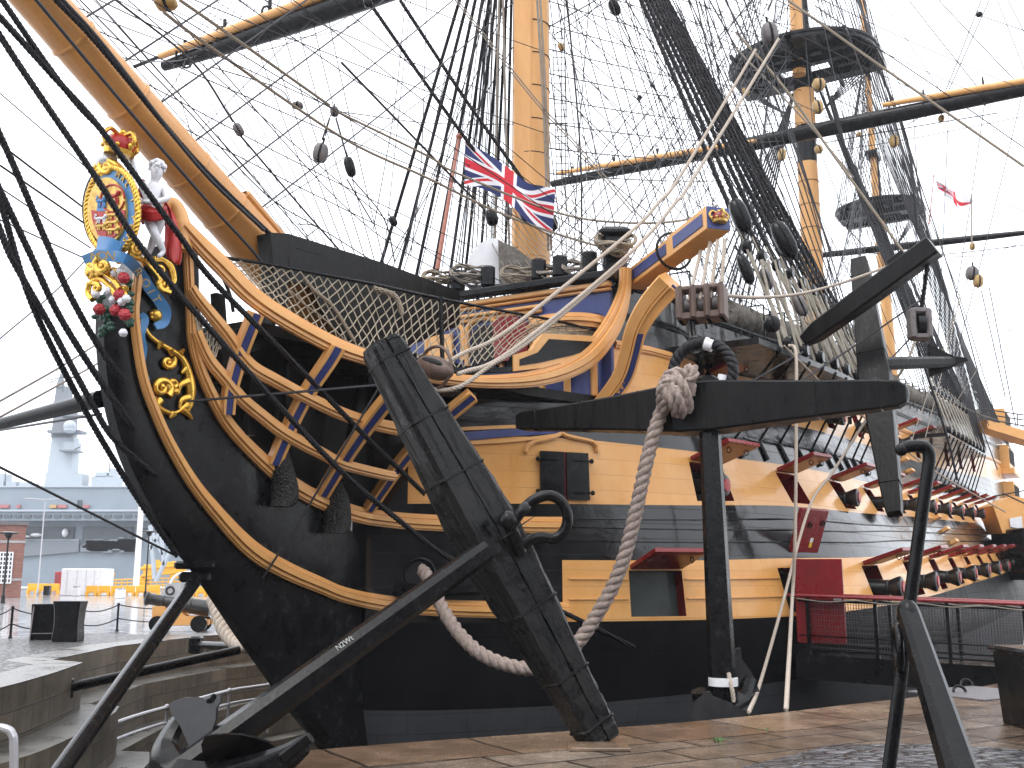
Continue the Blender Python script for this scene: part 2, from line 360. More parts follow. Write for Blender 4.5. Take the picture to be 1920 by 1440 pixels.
def ground_mat(name,c1,c2,mort,bw,rh,rough=(.12,.45),ang=0,off=0.5,bump=.6,mort_size=.012,wear=.5,squash=1.0,dark=.35):
    m=bpy.data.materials.new(name); m.use_nodes=True; t=m.node_tree; bs=t.nodes['Principled BSDF']; L=t.links.new
    g=t.nodes.new('ShaderNodeNewGeometry'); mp=t.nodes.new('ShaderNodeMapping'); mp.inputs['Rotation'].default_value=(0,0,ang)
    L(g.outputs['Position'],mp.inputs[0])
    nz=t.nodes.new('ShaderNodeTexNoise'); nz.inputs['Scale'].default_value=.9; nz.inputs['Detail'].default_value=3; L(mp.outputs[0],nz.inputs['Vector'])
    vm=t.nodes.new('ShaderNodeVectorMath'); vm.operation='MULTIPLY_ADD'; vm.inputs[1].default_value=(.16,.16,0); L(nz.outputs['Color'],vm.inputs[0]); L(mp.outputs[0],vm.inputs[2])
    br=t.nodes.new('ShaderNodeTexBrick'); br.inputs['Scale'].default_value=1; br.inputs['Brick Width'].default_value=bw; br.inputs['Row Height'].default_value=rh
    br.inputs['Mortar Size'].default_value=mort_size; br.inputs['Mortar Smooth'].default_value=.5; br.offset=off; br.squash=squash; br.squash_frequency=3
    br.inputs['Bias'].default_value=0
    br.inputs['Color1'].default_value=(*c1,1); br.inputs['Color2'].default_value=(*c2,1); br.inputs['Mortar'].default_value=(*mort,1)
    L(vm.outputs[0],br.inputs['Vector'])
    n=t.nodes.new('ShaderNodeTexNoise'); n.inputs['Scale'].default_value=1.3; n.inputs['Detail'].default_value=9; n.inputs['Roughness'].default_value=.72; L(g.outputs['Position'],n.inputs['Vector'])
    n2=t.nodes.new('ShaderNodeTexNoise'); n2.inputs['Scale'].default_value=13; n2.inputs['Detail'].default_value=6; n2.inputs['Roughness'].default_value=.7; L(g.outputs['Position'],n2.inputs['Vector'])
    r=t.nodes.new('ShaderNodeMapRange'); r.inputs[1].default_value=.35; r.inputs[2].default_value=.7; r.inputs[3].default_value=1-wear; r.inputs[4].default_value=1.15; L(n.outputs['Fac'],r.inputs[0])
    r2=t.nodes.new('ShaderNodeMapRange'); r2.inputs[1].default_value=.3; r2.inputs[2].default_value=.7; r2.inputs[3].default_value=.72; r2.inputs[4].default_value=1.2; L(n2.outputs['Fac'],r2.inputs[0])
    mm=t.nodes.new('ShaderNodeMath'); mm.operation='MULTIPLY'; L(r.outputs[0],mm.inputs[0]); L(r2.outputs[0],mm.inputs[1])
    vs_=t.nodes.new('ShaderNodeVectorMath'); vs_.operation='SCALE'; L(br.outputs['Color'],vs_.inputs[0]); L(mm.outputs[0],vs_.inputs['Scale']); L(vs_.outputs[0],bs.inputs['Base Color'])
    q=t.nodes.new('ShaderNodeMapRange'); q.inputs[1].default_value=.35; q.inputs[2].default_value=.65; q.inputs[3].default_value=rough[0]; q.inputs[4].default_value=rough[1]; L(n.outputs['Fac'],q.inputs[0]); L(q.outputs[0],bs.inputs['Roughness'])
    b1=t.nodes.new('ShaderNodeBump'); b1.invert=True; b1.inputs['Strength'].default_value=bump; b1.inputs['Distance'].default_value=.02; L(br.outputs['Fac'],b1.inputs['Height'])
    b2=t.nodes.new('ShaderNodeBump'); b2.inputs['Strength'].default_value=bump*.6; b2.inputs['Distance'].default_value=.02; L(n2.outputs['Fac'],b2.inputs['Height']); L(b1.outputs[0],b2.inputs['Normal'])
    L(b2.outputs[0],bs.inputs['Normal'])
    return m
def cobble_mat(name,c1,c2,scale,rough=(.15,.4),stretch=(1,1.5,1),ang=0):
    m=bpy.data.materials.new(name); m.use_nodes=True; t=m.node_tree; bs=t.nodes['Principled BSDF']; L=t.links.new
    g=t.nodes.new('ShaderNodeNewGeometry'); mp=t.nodes.new('ShaderNodeMapping'); mp.inputs['Rotation'].default_value=(0,0,ang); mp.inputs['Scale'].default_value=stretch; L(g.outputs['Position'],mp.inputs[0])
    v1=t.nodes.new('ShaderNodeTexVoronoi'); v1.feature='F1'; v1.inputs['Scale'].default_value=scale; v1.inputs['Randomness'].default_value=.75
    v2=t.nodes.new('ShaderNodeTexVoronoi'); v2.feature='DISTANCE_TO_EDGE'; v2.inputs['Scale'].default_value=scale; v2.inputs['Randomness'].default_value=.75
    L(mp.outputs[0],v1.inputs['Vector']); L(mp.outputs[0],v2.inputs['Vector'])
    e=t.nodes.new('ShaderNodeMapRange'); e.inputs[1].default_value=0; e.inputs[2].default_value=.22; L(v2.outputs['Distance'],e.inputs[0])
    hs=t.nodes.new('ShaderNodeSeparateColor'); L(v1.outputs['Color'],hs.inputs[0])
    mx=t.nodes.new('ShaderNodeMix'); mx.data_type='RGBA'; mx.inputs[6].default_value=(*c1,1); mx.inputs[7].default_value=(*c2,1); L(hs.outputs[0],mx.inputs[0])
    mx2=t.nodes.new('ShaderNodeMix'); mx2.data_type='RGBA'; mx2.inputs[6].default_value=(.02,.018,.015,1); L(e.outputs[0],mx2.inputs[0]); L(mx.outputs[2],mx2.inputs[7]); L(mx2.outputs[2],bs.inputs['Base Color'])
    n=t.nodes.new('ShaderNodeTexNoise'); n.inputs['Scale'].default_value=30; n.inputs['Detail'].default_value=4; L(g.outputs['Position'],n.inputs['Vector'])
    q=t.nodes.new('ShaderNodeMapRange'); q.inputs[3].default_value=rough[0]; q.inputs[4].default_value=rough[1]; L(n.outputs['Fac'],q.inputs[0]); L(q.outputs[0],bs.inputs['Roughness'])
    sm=t.nodes.new('ShaderNodeMath'); sm.operation='POWER'; sm.inputs[1].default_value=.6; L(e.outputs[0],sm.inputs[0])
    b1=t.nodes.new('ShaderNodeBump'); b1.inputs['Strength'].default_value=1; b1.inputs['Distance'].default_value=.05; L(sm.outputs[0],b1.inputs['Height'])
    b2=t.nodes.new('ShaderNodeBump'); b2.inputs['Strength'].default_value=.25; b2.inputs['Distance'].default_value=.02; L(n.outputs['Fac'],b2.inputs['Height']); L(b1.outputs[0],b2.inputs['Normal']); L(b2.outputs[0],bs.inputs['Normal'])
    return m
EDGE_ANG=-math.atan2(5.2,8.8)
M['asphalt']=ground_mat('wet_asphalt',(.44,.44,.455),(.4,.4,.415),(.26,.26,.275),9,9,rough=(.03,.22),bump=.05,wear=.4)
M['paving']=ground_mat('stone_paving',(.12,.08,.055),(.26,.21,.165),(.025,.02,.015),1.15,.62,rough=(.04,.34),ang=EDGE_ANG,bump=.7,wear=.5,mort_size=.03,squash=1.4)
M['coping']=ground_mat('coping_stone',(.145,.09,.058),(.26,.185,.125),(.025,.02,.015),1.6,40.0,rough=(.05,.34),ang=EDGE_ANG,bump=.5,wear=.45,mort_size=.03)
M['farcoping']=ground_mat('pale_coping_stone',(.19,.18,.17),(.24,.225,.205),(.07,.07,.06),1.5,40.0,rough=(.12,.5),ang=-1.0,bump=.35,wear=.5)
M['cobbles']=cobble_mat('wet_cobbles',(.035,.037,.045),(.17,.17,.185),4.6,ang=EDGE_ANG)
M['farcobbles']=cobble_mat('worn_cobbles',(.12,.12,.125),(.22,.22,.22),5.0,rough=(.15,.35))
def dockwall_mat():
    m=bpy.data.materials.new('dock_masonry'); m.use_nodes=True; t=m.node_tree; bs=t.nodes['Principled BSDF']; L=t.links.new
    uv=t.nodes.new('ShaderNodeUVMap'); br=t.nodes.new('ShaderNodeTexBrick'); br.inputs['Scale'].default_value=1; br.inputs['Brick Width'].default_value=.95; br.inputs['Row Height'].default_value=.42
    br.inputs['Mortar Size'].default_value=.012; br.inputs['Mortar Smooth'].default_value=.5
    br.inputs['Color1'].default_value=(.15,.125,.095,1); br.inputs['Color2'].default_value=(.24,.205,.16,1); br.inputs['Mortar'].default_value=(.045,.04,.03,1); L(uv.outputs[0],br.inputs['Vector'])
    g=t.nodes.new('ShaderNodeNewGeometry'); n=t.nodes.new('ShaderNodeTexNoise'); n.inputs['Scale'].default_value=1.1; n.inputs['Detail'].default_value=9; n.inputs['Roughness'].default_value=.75; L(g.outputs['Position'],n.inputs['Vector'])
    r=t.nodes.new('ShaderNodeMapRange'); r.inputs[1].default_value=.35; r.inputs[2].default_value=.68; L(n.outputs['Fac'],r.inputs[0])
    mx=t.nodes.new('ShaderNodeMix'); mx.data_type='RGBA'; mx.blend_type='MULTIPLY'; mx.inputs[0].default_value=1; L(br.outputs['Color'],mx.inputs[6])
    cr_=t.nodes.new('ShaderNodeMix'); cr_.data_type='RGBA'; cr_.inputs[6].default_value=(.42,.42,.34,1); cr_.inputs[7].default_value=(1.15,1.1,1.05,1); L(r.outputs[0],cr_.inputs[0]); L(cr_.outputs[2],mx.inputs[7])
    L(mx.outputs[2],bs.inputs['Base Color']); bs.inputs['Roughness'].default_value=.55
    b1=t.nodes.new('ShaderNodeBump'); b1.invert=True; b1.inputs['Strength'].default_value=.8; b1.inputs['Distance'].default_value=.03; L(br.outputs['Fac'],b1.inputs['Height'])
    b2=t.nodes.new('ShaderNodeBump'); b2.inputs['Strength'].default_value=.4; b2.inputs['Distance'].default_value=.03; L(n.outputs['Fac'],b2.inputs['Height']); L(b1.outputs[0],b2.inputs['Normal']); L(b2.outputs[0],bs.inputs['Normal'])
    return m
M['dockwall']=dockwall_mat()
hole=[S(p[0],p[1],0)[:2] for p in dock_outline(0)]
big=[V(-900,-120),V(900,-120),V(900,1600),V(-900,1600)]
fill(big,hole,0).build('ground',M['asphalt'],smooth=0,kind='structure')
def strip(o0,o1,z,i0=0,i1=None):
    a=dock_outline(o0)[i0:i1]; b=dock_outline(o1)[i0:i1]
    mb=MB(); n=len(a); vs=[S(*p,z) for p in a]+[S(*p,z) for p in b]
    return mb.add(vs,[(i,i+1,n+i+1,n+i) for i in range(n-1)])
NP=len(_pp)
strip(-1.15,0.0,.008,0,NP+8).build('coping',M['coping'],smooth=0,kind='structure')
strip(-.95,0.0,.008,NP+7,None).build('coping',M['farcoping'],smooth=0,kind='structure')
pav=[gnd(x,y)[:2] for x,y in ((60,1560),(1180,1560),(1400,1440),(1560,1398),(1650,1380),(2050,1402),(2300,1330),(2100,1262))]
inner=[S(*p,0)[:2] for p in dock_outline(-1.15)]
fill([V(-4.5,-2),V(9,-2),V(26,12),V(26,18.5)]+[S(*p,0)[:2] for p in dock_outline(-1.12)[10:NP+5]],None,.004).build('paving',M['paving'],smooth=0,kind='structure')
fill([gnd(x,y)[:2] for x,y in ((900,1700),(1392,1440),(1470,1421),(1560,1399),(1700,1396),(1830,1402),(2100,1420),(2800,1440),(2800,1700))],None,.012).build('cobbles',M['cobbles'],smooth=0,kind='structure')
# far cobbled apron beyond the head of the dock
a=[S(*p,0)[:2] for p in dock_outline(-.93)[NP+22:-2]]; b=[S(*p,0)[:2] for p in dock_outline(-5.2)[NP+22:-2]]
fill(a+b[::-1],None,.004).build('cobbled_apron',M['farcobbles'],smooth=0,kind='structure')
# dock: stepped altars down to the floor
mb=MB(); lev=[(0.0,0.008,-.92),(.8,-.92,-1.9),(1.5,-1.9,-3.0),(2.1,-3.0,-4.2),(2.7,-4.2,-5.6),(3.2,-5.6,-8.2)]
for i,(o,z0,z1) in enumerate(lev):
    a=dock_outline(o); n=len(a); L=[0]
    for p,q in zip(a[:-1],a[1:]): L.append(L[-1]+float(np.linalg.norm(q-p)))
    vs=[S(*p,z0) for p in a]+[S(*p,z1) for p in a]
    mb.add(vs,[(i,i+1,n+i+1,n+i) for i in range(n-1)],0,[((L[i],z0),(L[i+1],z0),(L[i+1],z1),(L[i],z1)) for i in range(n-1)])
    if i+1<len(lev):
        b=dock_outline(lev[i+1][0]); vs=[S(*p,z1) for p in a]+[S(*p,z1) for p in b]
        mb.add(vs,[(i,i+1,n+i+1,n+i) for i in range(n-1)],1)
M['tread']=ground_mat('altar_treads',(.10,.092,.08),(.14,.13,.11),(.04,.04,.03),1.5,40.0,rough=(.2,.6),ang=-1.0,bump=.4,wear=.6)
mb.build('dock_steps',[M['dockwall'],M['tread']],smooth=0,kind='structure')
fl=[S(*p,-8.2) for p in dock_outline(3.2)]
mb=MB(); mb.add(fl,[tuple(range(len(fl)))]); mb.build('dock_floor',M['dockwall'],smooth=0,kind='structure')
# ================================================================ THE SHIP: hull
ship=thing('warship','three-masted wooden sailing warship with yellow and black bands along its hull','sailing ship',S(0,0,0))
B0=[(-6.7,0.0),(-6.45,.7),(-6.0,1.35),(-5.2,2.1),(-4,3.1),(-3,3.87),(-1.5,4.97),(0,5.86),(2,6.82),(3.6,7.28),(5,7.5),(6.9,7.64),(10.2,7.78),(13.5,7.86),(16.8,7.93),(20,7.98),(23.4,8.02),(30,7.95),(38,7.6),(44,7.15),(50,6.5)]
TAU=[(-6.7,0),(-4.5,0),(-3,.06),(-1.2,.18),(1,.42),(4,.5),(20,.52),(30,.44),(40,.24),(50,.1)]
KB=[(-6.7,.75),(-3,.45),(3,.25),(15,.08),(35,.12),(50,.6)]
GZ=[(0.8,0),(2,.8),(5,3.8),(7,5.0),(9,5.3),(12,5.6)]
LB=[(-6.7,.92),(-2,.89),(1,.93),(3,1.03),(10.6,1.31),(17,1.56),(30,2.05),(50,3.2)]
LT=[(-6.7,2.04),(-2,2.06),(1,2.14),(3.6,2.19),(7.8,2.36),(13.3,2.52),(19,2.68),(30,3.04),(50,4.2)]
MBt=[(-6.7,3.05),(-4,3.12),(-1.7,3.18),(1.6,3.32),(4.7,3.34),(7,3.4),(14,3.66),(27,4.08),(50,5.2)]
MT=[(-6.7,4.3),(-4,4.4),(-1.5,4.35),(2,4.36),(5,4.37),(9,4.42),(15,4.7),(27,5.15),(50,6.3)]
UB=[(-6.7,5.35),(-2.8,5.33),(-1.6,5.33),(3.8,5.5),(6,5.6),(11,5.8),(27,6.4),(50,7.6)]
UT=[(-6.7,6.45),(-2.45,6.38),(.2,6.3),(4,6.48),(11,6.85),(27,7.5),(50,8.6)]
RL=[(-6.7,7.66),(0,7.7),(3,7.72),(6,7.85),(14,8.2),(27,8.9),(50,10.6)]
CU=[(-6.7,-.61),(-4.5,-.65),(2.2,-.32),(6,-.15),(15,.1),(50,.9)]
def hb(s,z):
    b=I(B0,s)-I(TAU,s)*I(GZ,z)
    if z<.9:
        k=I(KB,s); u=(.9-z)/6.0
        b*=1-k*min(1,u)**1.25
    return max(b,0.0)
BH=-3.1                     # beakhead bulkhead station
lowp=[(-2.94,-1.94),(.45,1.4),(3.62,4.62),(7.1,8.1),(10.6,11.6),(14.1,15.1),(17.6,18.6),(21.1,22.1),(24.6,25.6),(28.1,29.1),(31.6,32.6),(35.1,36.1),(38.6,39.6),(42.1,43.1)]
midp=[(-4.42,-3.67),(-1.33,-.15),(1.97,2.82),(4.75,5.65),(7.85,8.7),(11.1,11.95),(14.4,15.25),(17.7,18.55),(21,21.85),(24.3,25.15),(27.6,28.45),(30.9,31.75),(34.2,35.05),(37.5,38.35),(40.8,41.65)]
uppp=[(.42,1.35),(3.7,4.6),(7.4,8.2),(10.9,11.7),(14.2,15.0),(17.5,18.3),(20.8,21.6),(24.1,24.9),(27.4,28.2),(30.7,31.5),(34,34.8)]
pz={'low':(lambda s:I(LB,s)+.08,lambda s:I(LT,s)-.2),'mid':(lambda s:I(MBt,s)+.09,lambda s:I(MT,s)-.24),'up':(lambda s:I(UB,s)+.2,lambda s:I(UT,s)-.05)}
ports={'low':lowp,'mid':midp,'up':uppp}
sc=set([-6.7,-6.65,-6.5,-6.3,-6.05,-5.75,-5.4,-5,-4.7,-4.1,-3.4,BH,BH+.001,-2.5,-1.7,-.8,0,.9,1.6,2.4,3.1,5.1,6,6.6,9,10])
for k,L in ports.items():
    for a,b in L: sc|={a,b}
sc|=set(np.arange(12,50.1,1.5).tolist()); sc=sorted(sc)
sc=[a for i,a in enumerate(sc) if i==0 or a-sc[i-1]>.0005]
lines=[lambda s:-6.5,lambda s:-5,lambda s:-3.6,lambda s:-2.2,lambda s:-1.2,lambda s:I(CU,s),lambda s:I(CU,s)*.6+.4*I(LB,s),lambda s:I(LB,s),pz['low'][0],pz['low'][1],lambda s:I(LT,s),
 lambda s:I(LT,s)*.5+I(MBt,s)*.5,lambda s:I(MBt,s),pz['mid'][0],pz['mid'][1],lambda s:I(MT,s),lambda s:I(MT,s)*.5+I(UB,s)*.5,lambda s:I(UB,s),pz['up'][0],pz['up'][1],lambda s:I(UT,s),lambda s:I(UT,s)*.6+I(RL,s)*.4,lambda s:I(RL,s)]
#       materials per row: 0 black 1 yellow 2 copper
rowm=[2,2,2,2,2,3,3,1,1,1,0,0,1,1,1,0,0,1,1,1,0,0]
rowd={'low':8,'mid':13,'up':18}
def build_hull():
    mb=MB(); nr=len(lines); nc=len(sc)
    for side in (1,-1):
        vs=[];uv={}
        Lx=[0]
        for i,s in enumerate(sc):
            if i: Lx.append(Lx[-1]+math.hypot(s-sc[i-1],hb(s,1.5)-hb(sc[i-1],1.5)))
            for j,f in enumerate(lines):
                z=f(s)
                if s<=BH and z>5.28: z=5.28
                s2=s
                if z<-.7 and s<2: s2=s+(-.7-z)*.28*max(0,(2-s)/8.7)      # raked, curved forefoot
                t=hb(s,z)
                vs.append(S(s2,t*side,z))
        fs=[];ms=[];uvs=[]
        for i in range(nc-1):
            for j in range(nr-1):
                sm=(sc[i]+sc[i+1])/2
                if any(rowd[k]==j and any(a<sm<b for a,b in ports[k]) for k in ports if not (k=='mid' and sm<-3.5)): 
                    if side==1: continue
                if sc[i]<=BH-.0001 and sc[i+1]<=BH+.0001 and lines[j](sm)>5.28: continue
                a=i*nr+j
                q=(a,a+nr,a+nr+1,a+1) if side==1 else (a,a+1,a+nr+1,a+nr)
                fs.append(q)
                m=rowm[j]
                if sc[i]<-5.35 and 7<=j<=10: m=0            # bow below the hawse is black
                if sm<-4.05 and j in (7,8,9): m=0
                if sm<-6.2 and j in (12,13,14): m=0
                ms.append(m)
                Z=[lines[j](sc[i]),lines[j](sc[i+1]),lines[j+1](sc[i+1]),lines[j+1](sc[i])]
                X=[Lx[i],Lx[i+1],Lx[i+1],Lx[i]]
                u=[(X[k],Z[k]) for k in range(4)]
                if side==-1: u=[u[0],u[3],u[2],u[1]]
                uvs.append(u)
        o=mb.n; mb.v.append(np.array(vs)); mb.n+=len(vs)
        for f,m,u in zip(fs,ms,uvs): mb.f.append([k+o for k in f]); mb.m.append(m); mb.uv.append(u)
    # transom, forecastle deck, beakhead deck
    top=[S(s,hb(s,I(RL,s))-.02,I(RL,s)-1.0) for s in sc if s>=BH]; bot=[S(s,-hb(s,I(RL,s))+.02,I(RL,s)-1.0) for s in sc if s>=BH]; n=len(top)
    mb.add(top+bot,[(i,n+i,n+i+1,i+1) for i in range(n-1)],0)
    zz=[f(50) for f in lines]; vs=[S(50,hb(50,z),z) for z in zz]+[S(50,-hb(50,z),z) for z in zz]; n=len(zz)
    mb.add(vs,[(i,n+i,n+i+1,i+1) for i in range(n-1)],0)
    sb=[s for s in sc if s<=BH]; top=[S(s,hb(s,5.28),5.275) for s in sb]; bot=[S(s,-hb(s,5.28),5.275) for s in sb]; n=len(top)
    mb.add(top+bot,[(i,n+i,n+i+1,i+1) for i in range(n-1)],0)
    return mb.build('hull',[M['hull_black'],M['hull_yellow'],M['copper'],M['hull_low']],ship,smooth=30)
build_hull()
def onhull(x,y,off=0.0):
    r=ray(x,y); k=10.0
    while k<95:
        p=CAM+r*k; q=toS(p)
        if q[0]>-6.7 and q[1]<hb(q[0],q[2])+off: return p
        k+=.02
    return CAM+r*20
def hnorm(s,z):
    e=.05; ds=(hb(s+e,z)-hb(s-e,z))/(2*e); dz=(hb(s,z+e)-hb(s,z-e))/(2*e)
    return nrm(P3-D3*ds-Z3*dz)
def HS(s,z,off=0.0): return S(s,hb(s,z),z)+hnorm(s,z)*off
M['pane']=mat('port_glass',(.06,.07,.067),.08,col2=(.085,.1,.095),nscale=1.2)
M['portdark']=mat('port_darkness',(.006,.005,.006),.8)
def port_box(kind,a,b):
    """the recess behind one gun port: red reveals and a dark back"""
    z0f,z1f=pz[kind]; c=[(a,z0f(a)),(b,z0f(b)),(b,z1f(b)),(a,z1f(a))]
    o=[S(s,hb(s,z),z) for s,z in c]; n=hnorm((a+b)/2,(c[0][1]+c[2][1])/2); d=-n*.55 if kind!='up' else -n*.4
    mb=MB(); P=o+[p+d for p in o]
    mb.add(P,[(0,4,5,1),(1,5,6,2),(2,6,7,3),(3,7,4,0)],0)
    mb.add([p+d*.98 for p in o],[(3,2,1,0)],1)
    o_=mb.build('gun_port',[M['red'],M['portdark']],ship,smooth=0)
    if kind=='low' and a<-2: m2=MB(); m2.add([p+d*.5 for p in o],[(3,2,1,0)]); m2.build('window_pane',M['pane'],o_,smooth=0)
    return o_
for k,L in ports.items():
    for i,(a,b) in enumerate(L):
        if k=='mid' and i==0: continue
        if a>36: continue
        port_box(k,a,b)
# ---------------------------------------------------------------- bow profile (cutwater knee), cheeks, rails in the ship's head
def kneeT(x,y): return atT(x,y,0.0)
front=[(187,590),(187,640),(195,720),(212,800),(240,880),(275,945),(320,1015),(362,1065),(410,1135),(450,1195),(500,1265),(545,1330),(590,1385),(625,1440)]
back=[(690,1440),(668,1385),(655,1280),(645,1180),(640,1080),(600,985),(540,930),(470,880),(410,780),(375,690),(352,600),(345,520),(340,470)]
toplf=[(262,470),(215,505),(190,560)]
mb=MB()
poly=[kneeT(x,y) for x,y in front+back+toplf]
P=[p-P3*.26 for p in poly]
def kthick():
    # knee with bevelled leading edge: centre plane outline thin in front, thick behind
    F_=[atT(x,y,0) for x,y in cr([V(*p) for p in front],4)]; B_=[atT(x,y,0) for x,y in cr([V(*p) for p in [(262,470),(340,455),(352,600),(375,690),(410,780),(470,880),(540,930),(640,1000),(655,1120),(655,1280),(668,1385),(700,1440)]],4)]
    n=len(F_); idx=np.linspace(0,len(B_)-1,n); B2=[B_[int(round(i))] for i in idx]
    R=[]
    for f,b in zip(F_,B2):
        m=f+(b-f)*.16
        R.append([f-P3*.09,m-P3*.24,b-P3*.28,b+P3*.28,m+P3*.24,f+P3*.09])
    return R
mb.loft(kthick(),0)
mb.build('stem_knee',[M['black']],ship,smooth=40)
# ================================================================ the ship's head, bulkhead, cathead, bowsprit
def bowpt(x,y,off=0.0):
    """nearest of knee side and hull"""
    r=ray(x,y); q=toS(CAM); k1=(.28+off-q[1])/(r[:2]@SPV); p1=CAM+r*k1
    p2=onhull(x,y,off)
    if toS(p1)[0]>-6.3: return p2
    if x<560: return p1
    return p1 if np.linalg.norm(p1-CAM)<np.linalg.norm(p2-CAM) else p2
def depth(p): d=p-CAM; return d[1]*CP+d[2]*SP
STEP=[(0,-1),(.45,-1),(.45,-.82),(.7,-.78),(.7,-.42),(.62,-.36),(1,-.3),(1,.3),(.62,.36),(.7,.42),(.7,.78),(.45,.82),(.45,1),(0,1)]
FLAT=[(0,-1),(1,-.92),(1,.92),(0,1)]
def railsweep(mb,pix,fun,dep,prof,m=0,n=6,out=None,off=0):
    """pix: (x,y,width px). fun maps pixel to point"""
    P=cr([V(*p) for p in pix],n); pts=[fun(p[0],p[1]) for p in P]; pts=[np.array(p) for p in pts]
    # soften depth noise
    for _ in range(3):
        pts=[pts[0]]+[.25*pts[i-1]+.5*pts[i]+.25*pts[i+1] for i in range(1,len(pts)-1)]+[pts[-1]]
    hw=[p[2]*.5*depth(q)/F for p,q in zip(P,pts)]
    T=np.gradient(np.array(pts),axis=0); rings=[]
    for q,t,h in zip(pts,T,hw):
        t=nrm(t); nn=(CAM-q if isinstance(out,str) else np.array(out)) if out is not None else P3-D3*.35
        nn=nrm(nn-t*(nn@t)); bb=np.cross(nn,t)
        rings.append([q+nn*(a*dep+off)+bb*c*h for a,c in prof])
    mb.loft(rings,m); return pts
P1a,P1b=(-11.5,.45),(-2.6,4.0); P2a,P2b=(-11.5,.42),(-5.4,2.0); P3a,P3b=(-11.5,.36),(-6.2,1.15)
R1=[(342,425,26),(382,468,33),(420,505,36),(460,547,36),(503,580,35),(550,609,34),(595,634,33),(638,655,32),(684,671,28),(765,697,28),(855,714,22),(940,716,26),(1007,709,32),(1066,690,38),(1110,660,42),(1143,615,40),(1161,575,34),(1169,540,26),(1170,505,25)]
R2=[(356,540,18),(375,568,22),(425,628,24),(464,684,25),(510,712,25),(558,738,24),(606,762,24),(643,778,24),(685,792,24),(745,805,24),(850,822,24)]
R3=[(366,622,20),(389,674,22),(420,711,24),(450,748,24),(487,779,24),(524,808,24),(565,832,24),(604,852,22),(643,872,20),(716,890,19),(735,893,18)]
R4=[(349,452,18),(352,520,17),(355,577,16),(359,640,18),(375,697,20),(399,750,22),(425,795,24),(465,840,26),(510,882,29),(559,918,30),(606,942,31),(658,962,30),(720,974,30),(820,981,30),(950,984,30),(1054,985,31)]
R5=[(258,500,15),(252,560,16),(250,590,16),(255,640,16),(267,712,16),(290,775,17),(316,832,19),(357,902,22),(401,958,26),(466,1028,32),(535,1070,32),(600,1098,29),(638,1114,28),(704,1129,29),(785,1138,30),(930,1143,31),(1063,1145,31)]
out1=nrm(V(*(S(P1b[0],P1b[1],0)-S(P1a[0],P1a[1],0)))); outn=V(out1[1],-out1[0],0)
def mkrail(pix,fun,dep,prof=STEP,name='head_rail',out=None,label=None):
    mb=MB(); railsweep(mb,pix,fun,dep,prof,out=out); o=mb.build(name,M['yellow'],ship,smooth=25)
    return o
mkrail(R1,lambda x,y:atV(x,y,P1a,P1b),.17,out=outn)
mkrail(R2,lambda x,y:atV(x,y,P2a,P2b),.15,out=outn)
mkrail(R3,lambda x,y:atV(x,y,P3a,P3b),.15,out=outn)
mkrail(R4,lambda x,y:bowpt(x,y,.02),.16,name='cheek')
mkrail(R5,lambda x,y:bowpt(x,y,.02),.16,name='cheek')
# head timbers: yellow with a sunk blue face
def timber(pix,ft,fb):
    kt=(ft(pix[0][0],pix[0][1])-CAM)[1]/ray(*pix[0][:2])[1]; kb=(fb(pix[-1][0],pix[-1][1])-CAM)[1]/ray(*pix[-1][:2])[1]
    y0,y1=pix[0][1],pix[-1][1]
    f=lambda x,y: CAM+ray(x,y)*(kt+(kb-kt)*(y-y0)/(y1-y0)-.1)
    mb=MB(); pr=[(-.35,-1),(1,-1),(1,-.58),(.8,-.55),(.8,.55),(1,.58),(1,1),(-.35,1)]
    railsweep(mb,pix,f,.14,pr,0,5,out=nrm(outn-Z3*.25))
    o=mb.build('head_timber',M['yellow'],ship,smooth=25)
    m2=MB(); railsweep(m2,[(x,y,w*.56) for x,y,w in pix],f,.02,FLAT,0,5,out=nrm(outn-Z3*.25),off=.108)
    m2.build('blue_inlay',M['blue'],o,smooth=25)
f1=lambda x,y:atV(x,y,P1a,P1b); fb=lambda x,y:bowpt(x,y,.05)
timber([(478,586,26),(452,650,26),(437,700,25),(427,740,24),(424,776,22)],f1,fb)
timber([(630,648,28),(611,680,27),(576,731,26),(542,796,25),(511,868,24)],f1,fb)
timber([(735,738,28),(721,752,27),(675,811,26),(633,874,24),(603,924,22)],f1,fb)
timber([(885,738,25),(822,790,24),(762,850,22),(725,900,20),(690,952,19)],f1,fb)
# dark inner framing of the head, behind the rails
mb=MB()
mb.prism([atT(x,y,.0) for x,y in ((428,655),(470,640),(560,622),(690,650),(860,690),(860,860),(760,960),(640,960),(560,915),(480,850),(430,790),(395,725),(385,690),(412,690))],P3*.3)
for (x0,y0,x1,y1) in ((425,548,436,700),(560,680,548,850),(490,700,486,815),(700,700,660,900)):
    a=atV(x0,y0,P3a,P3b)-P3*.2; b=atV(x1,y1,P3a,P3b)-P3*.2; d=b-a
    mb.cbox((a+b)/2,(.2,.16,np.linalg.norm(d)),(D3,P3,nrm(d)),ch=.02)
a=atT(452,655,.5); b=atT(560,628,.5); mb.cbox((a+b)/2,(.18,.2,np.linalg.norm(b-a)),(P3,nrm(np.cross(nrm(b-a),P3)),nrm(b-a)))
mb.build('head_frame',M['blackwood'],ship)
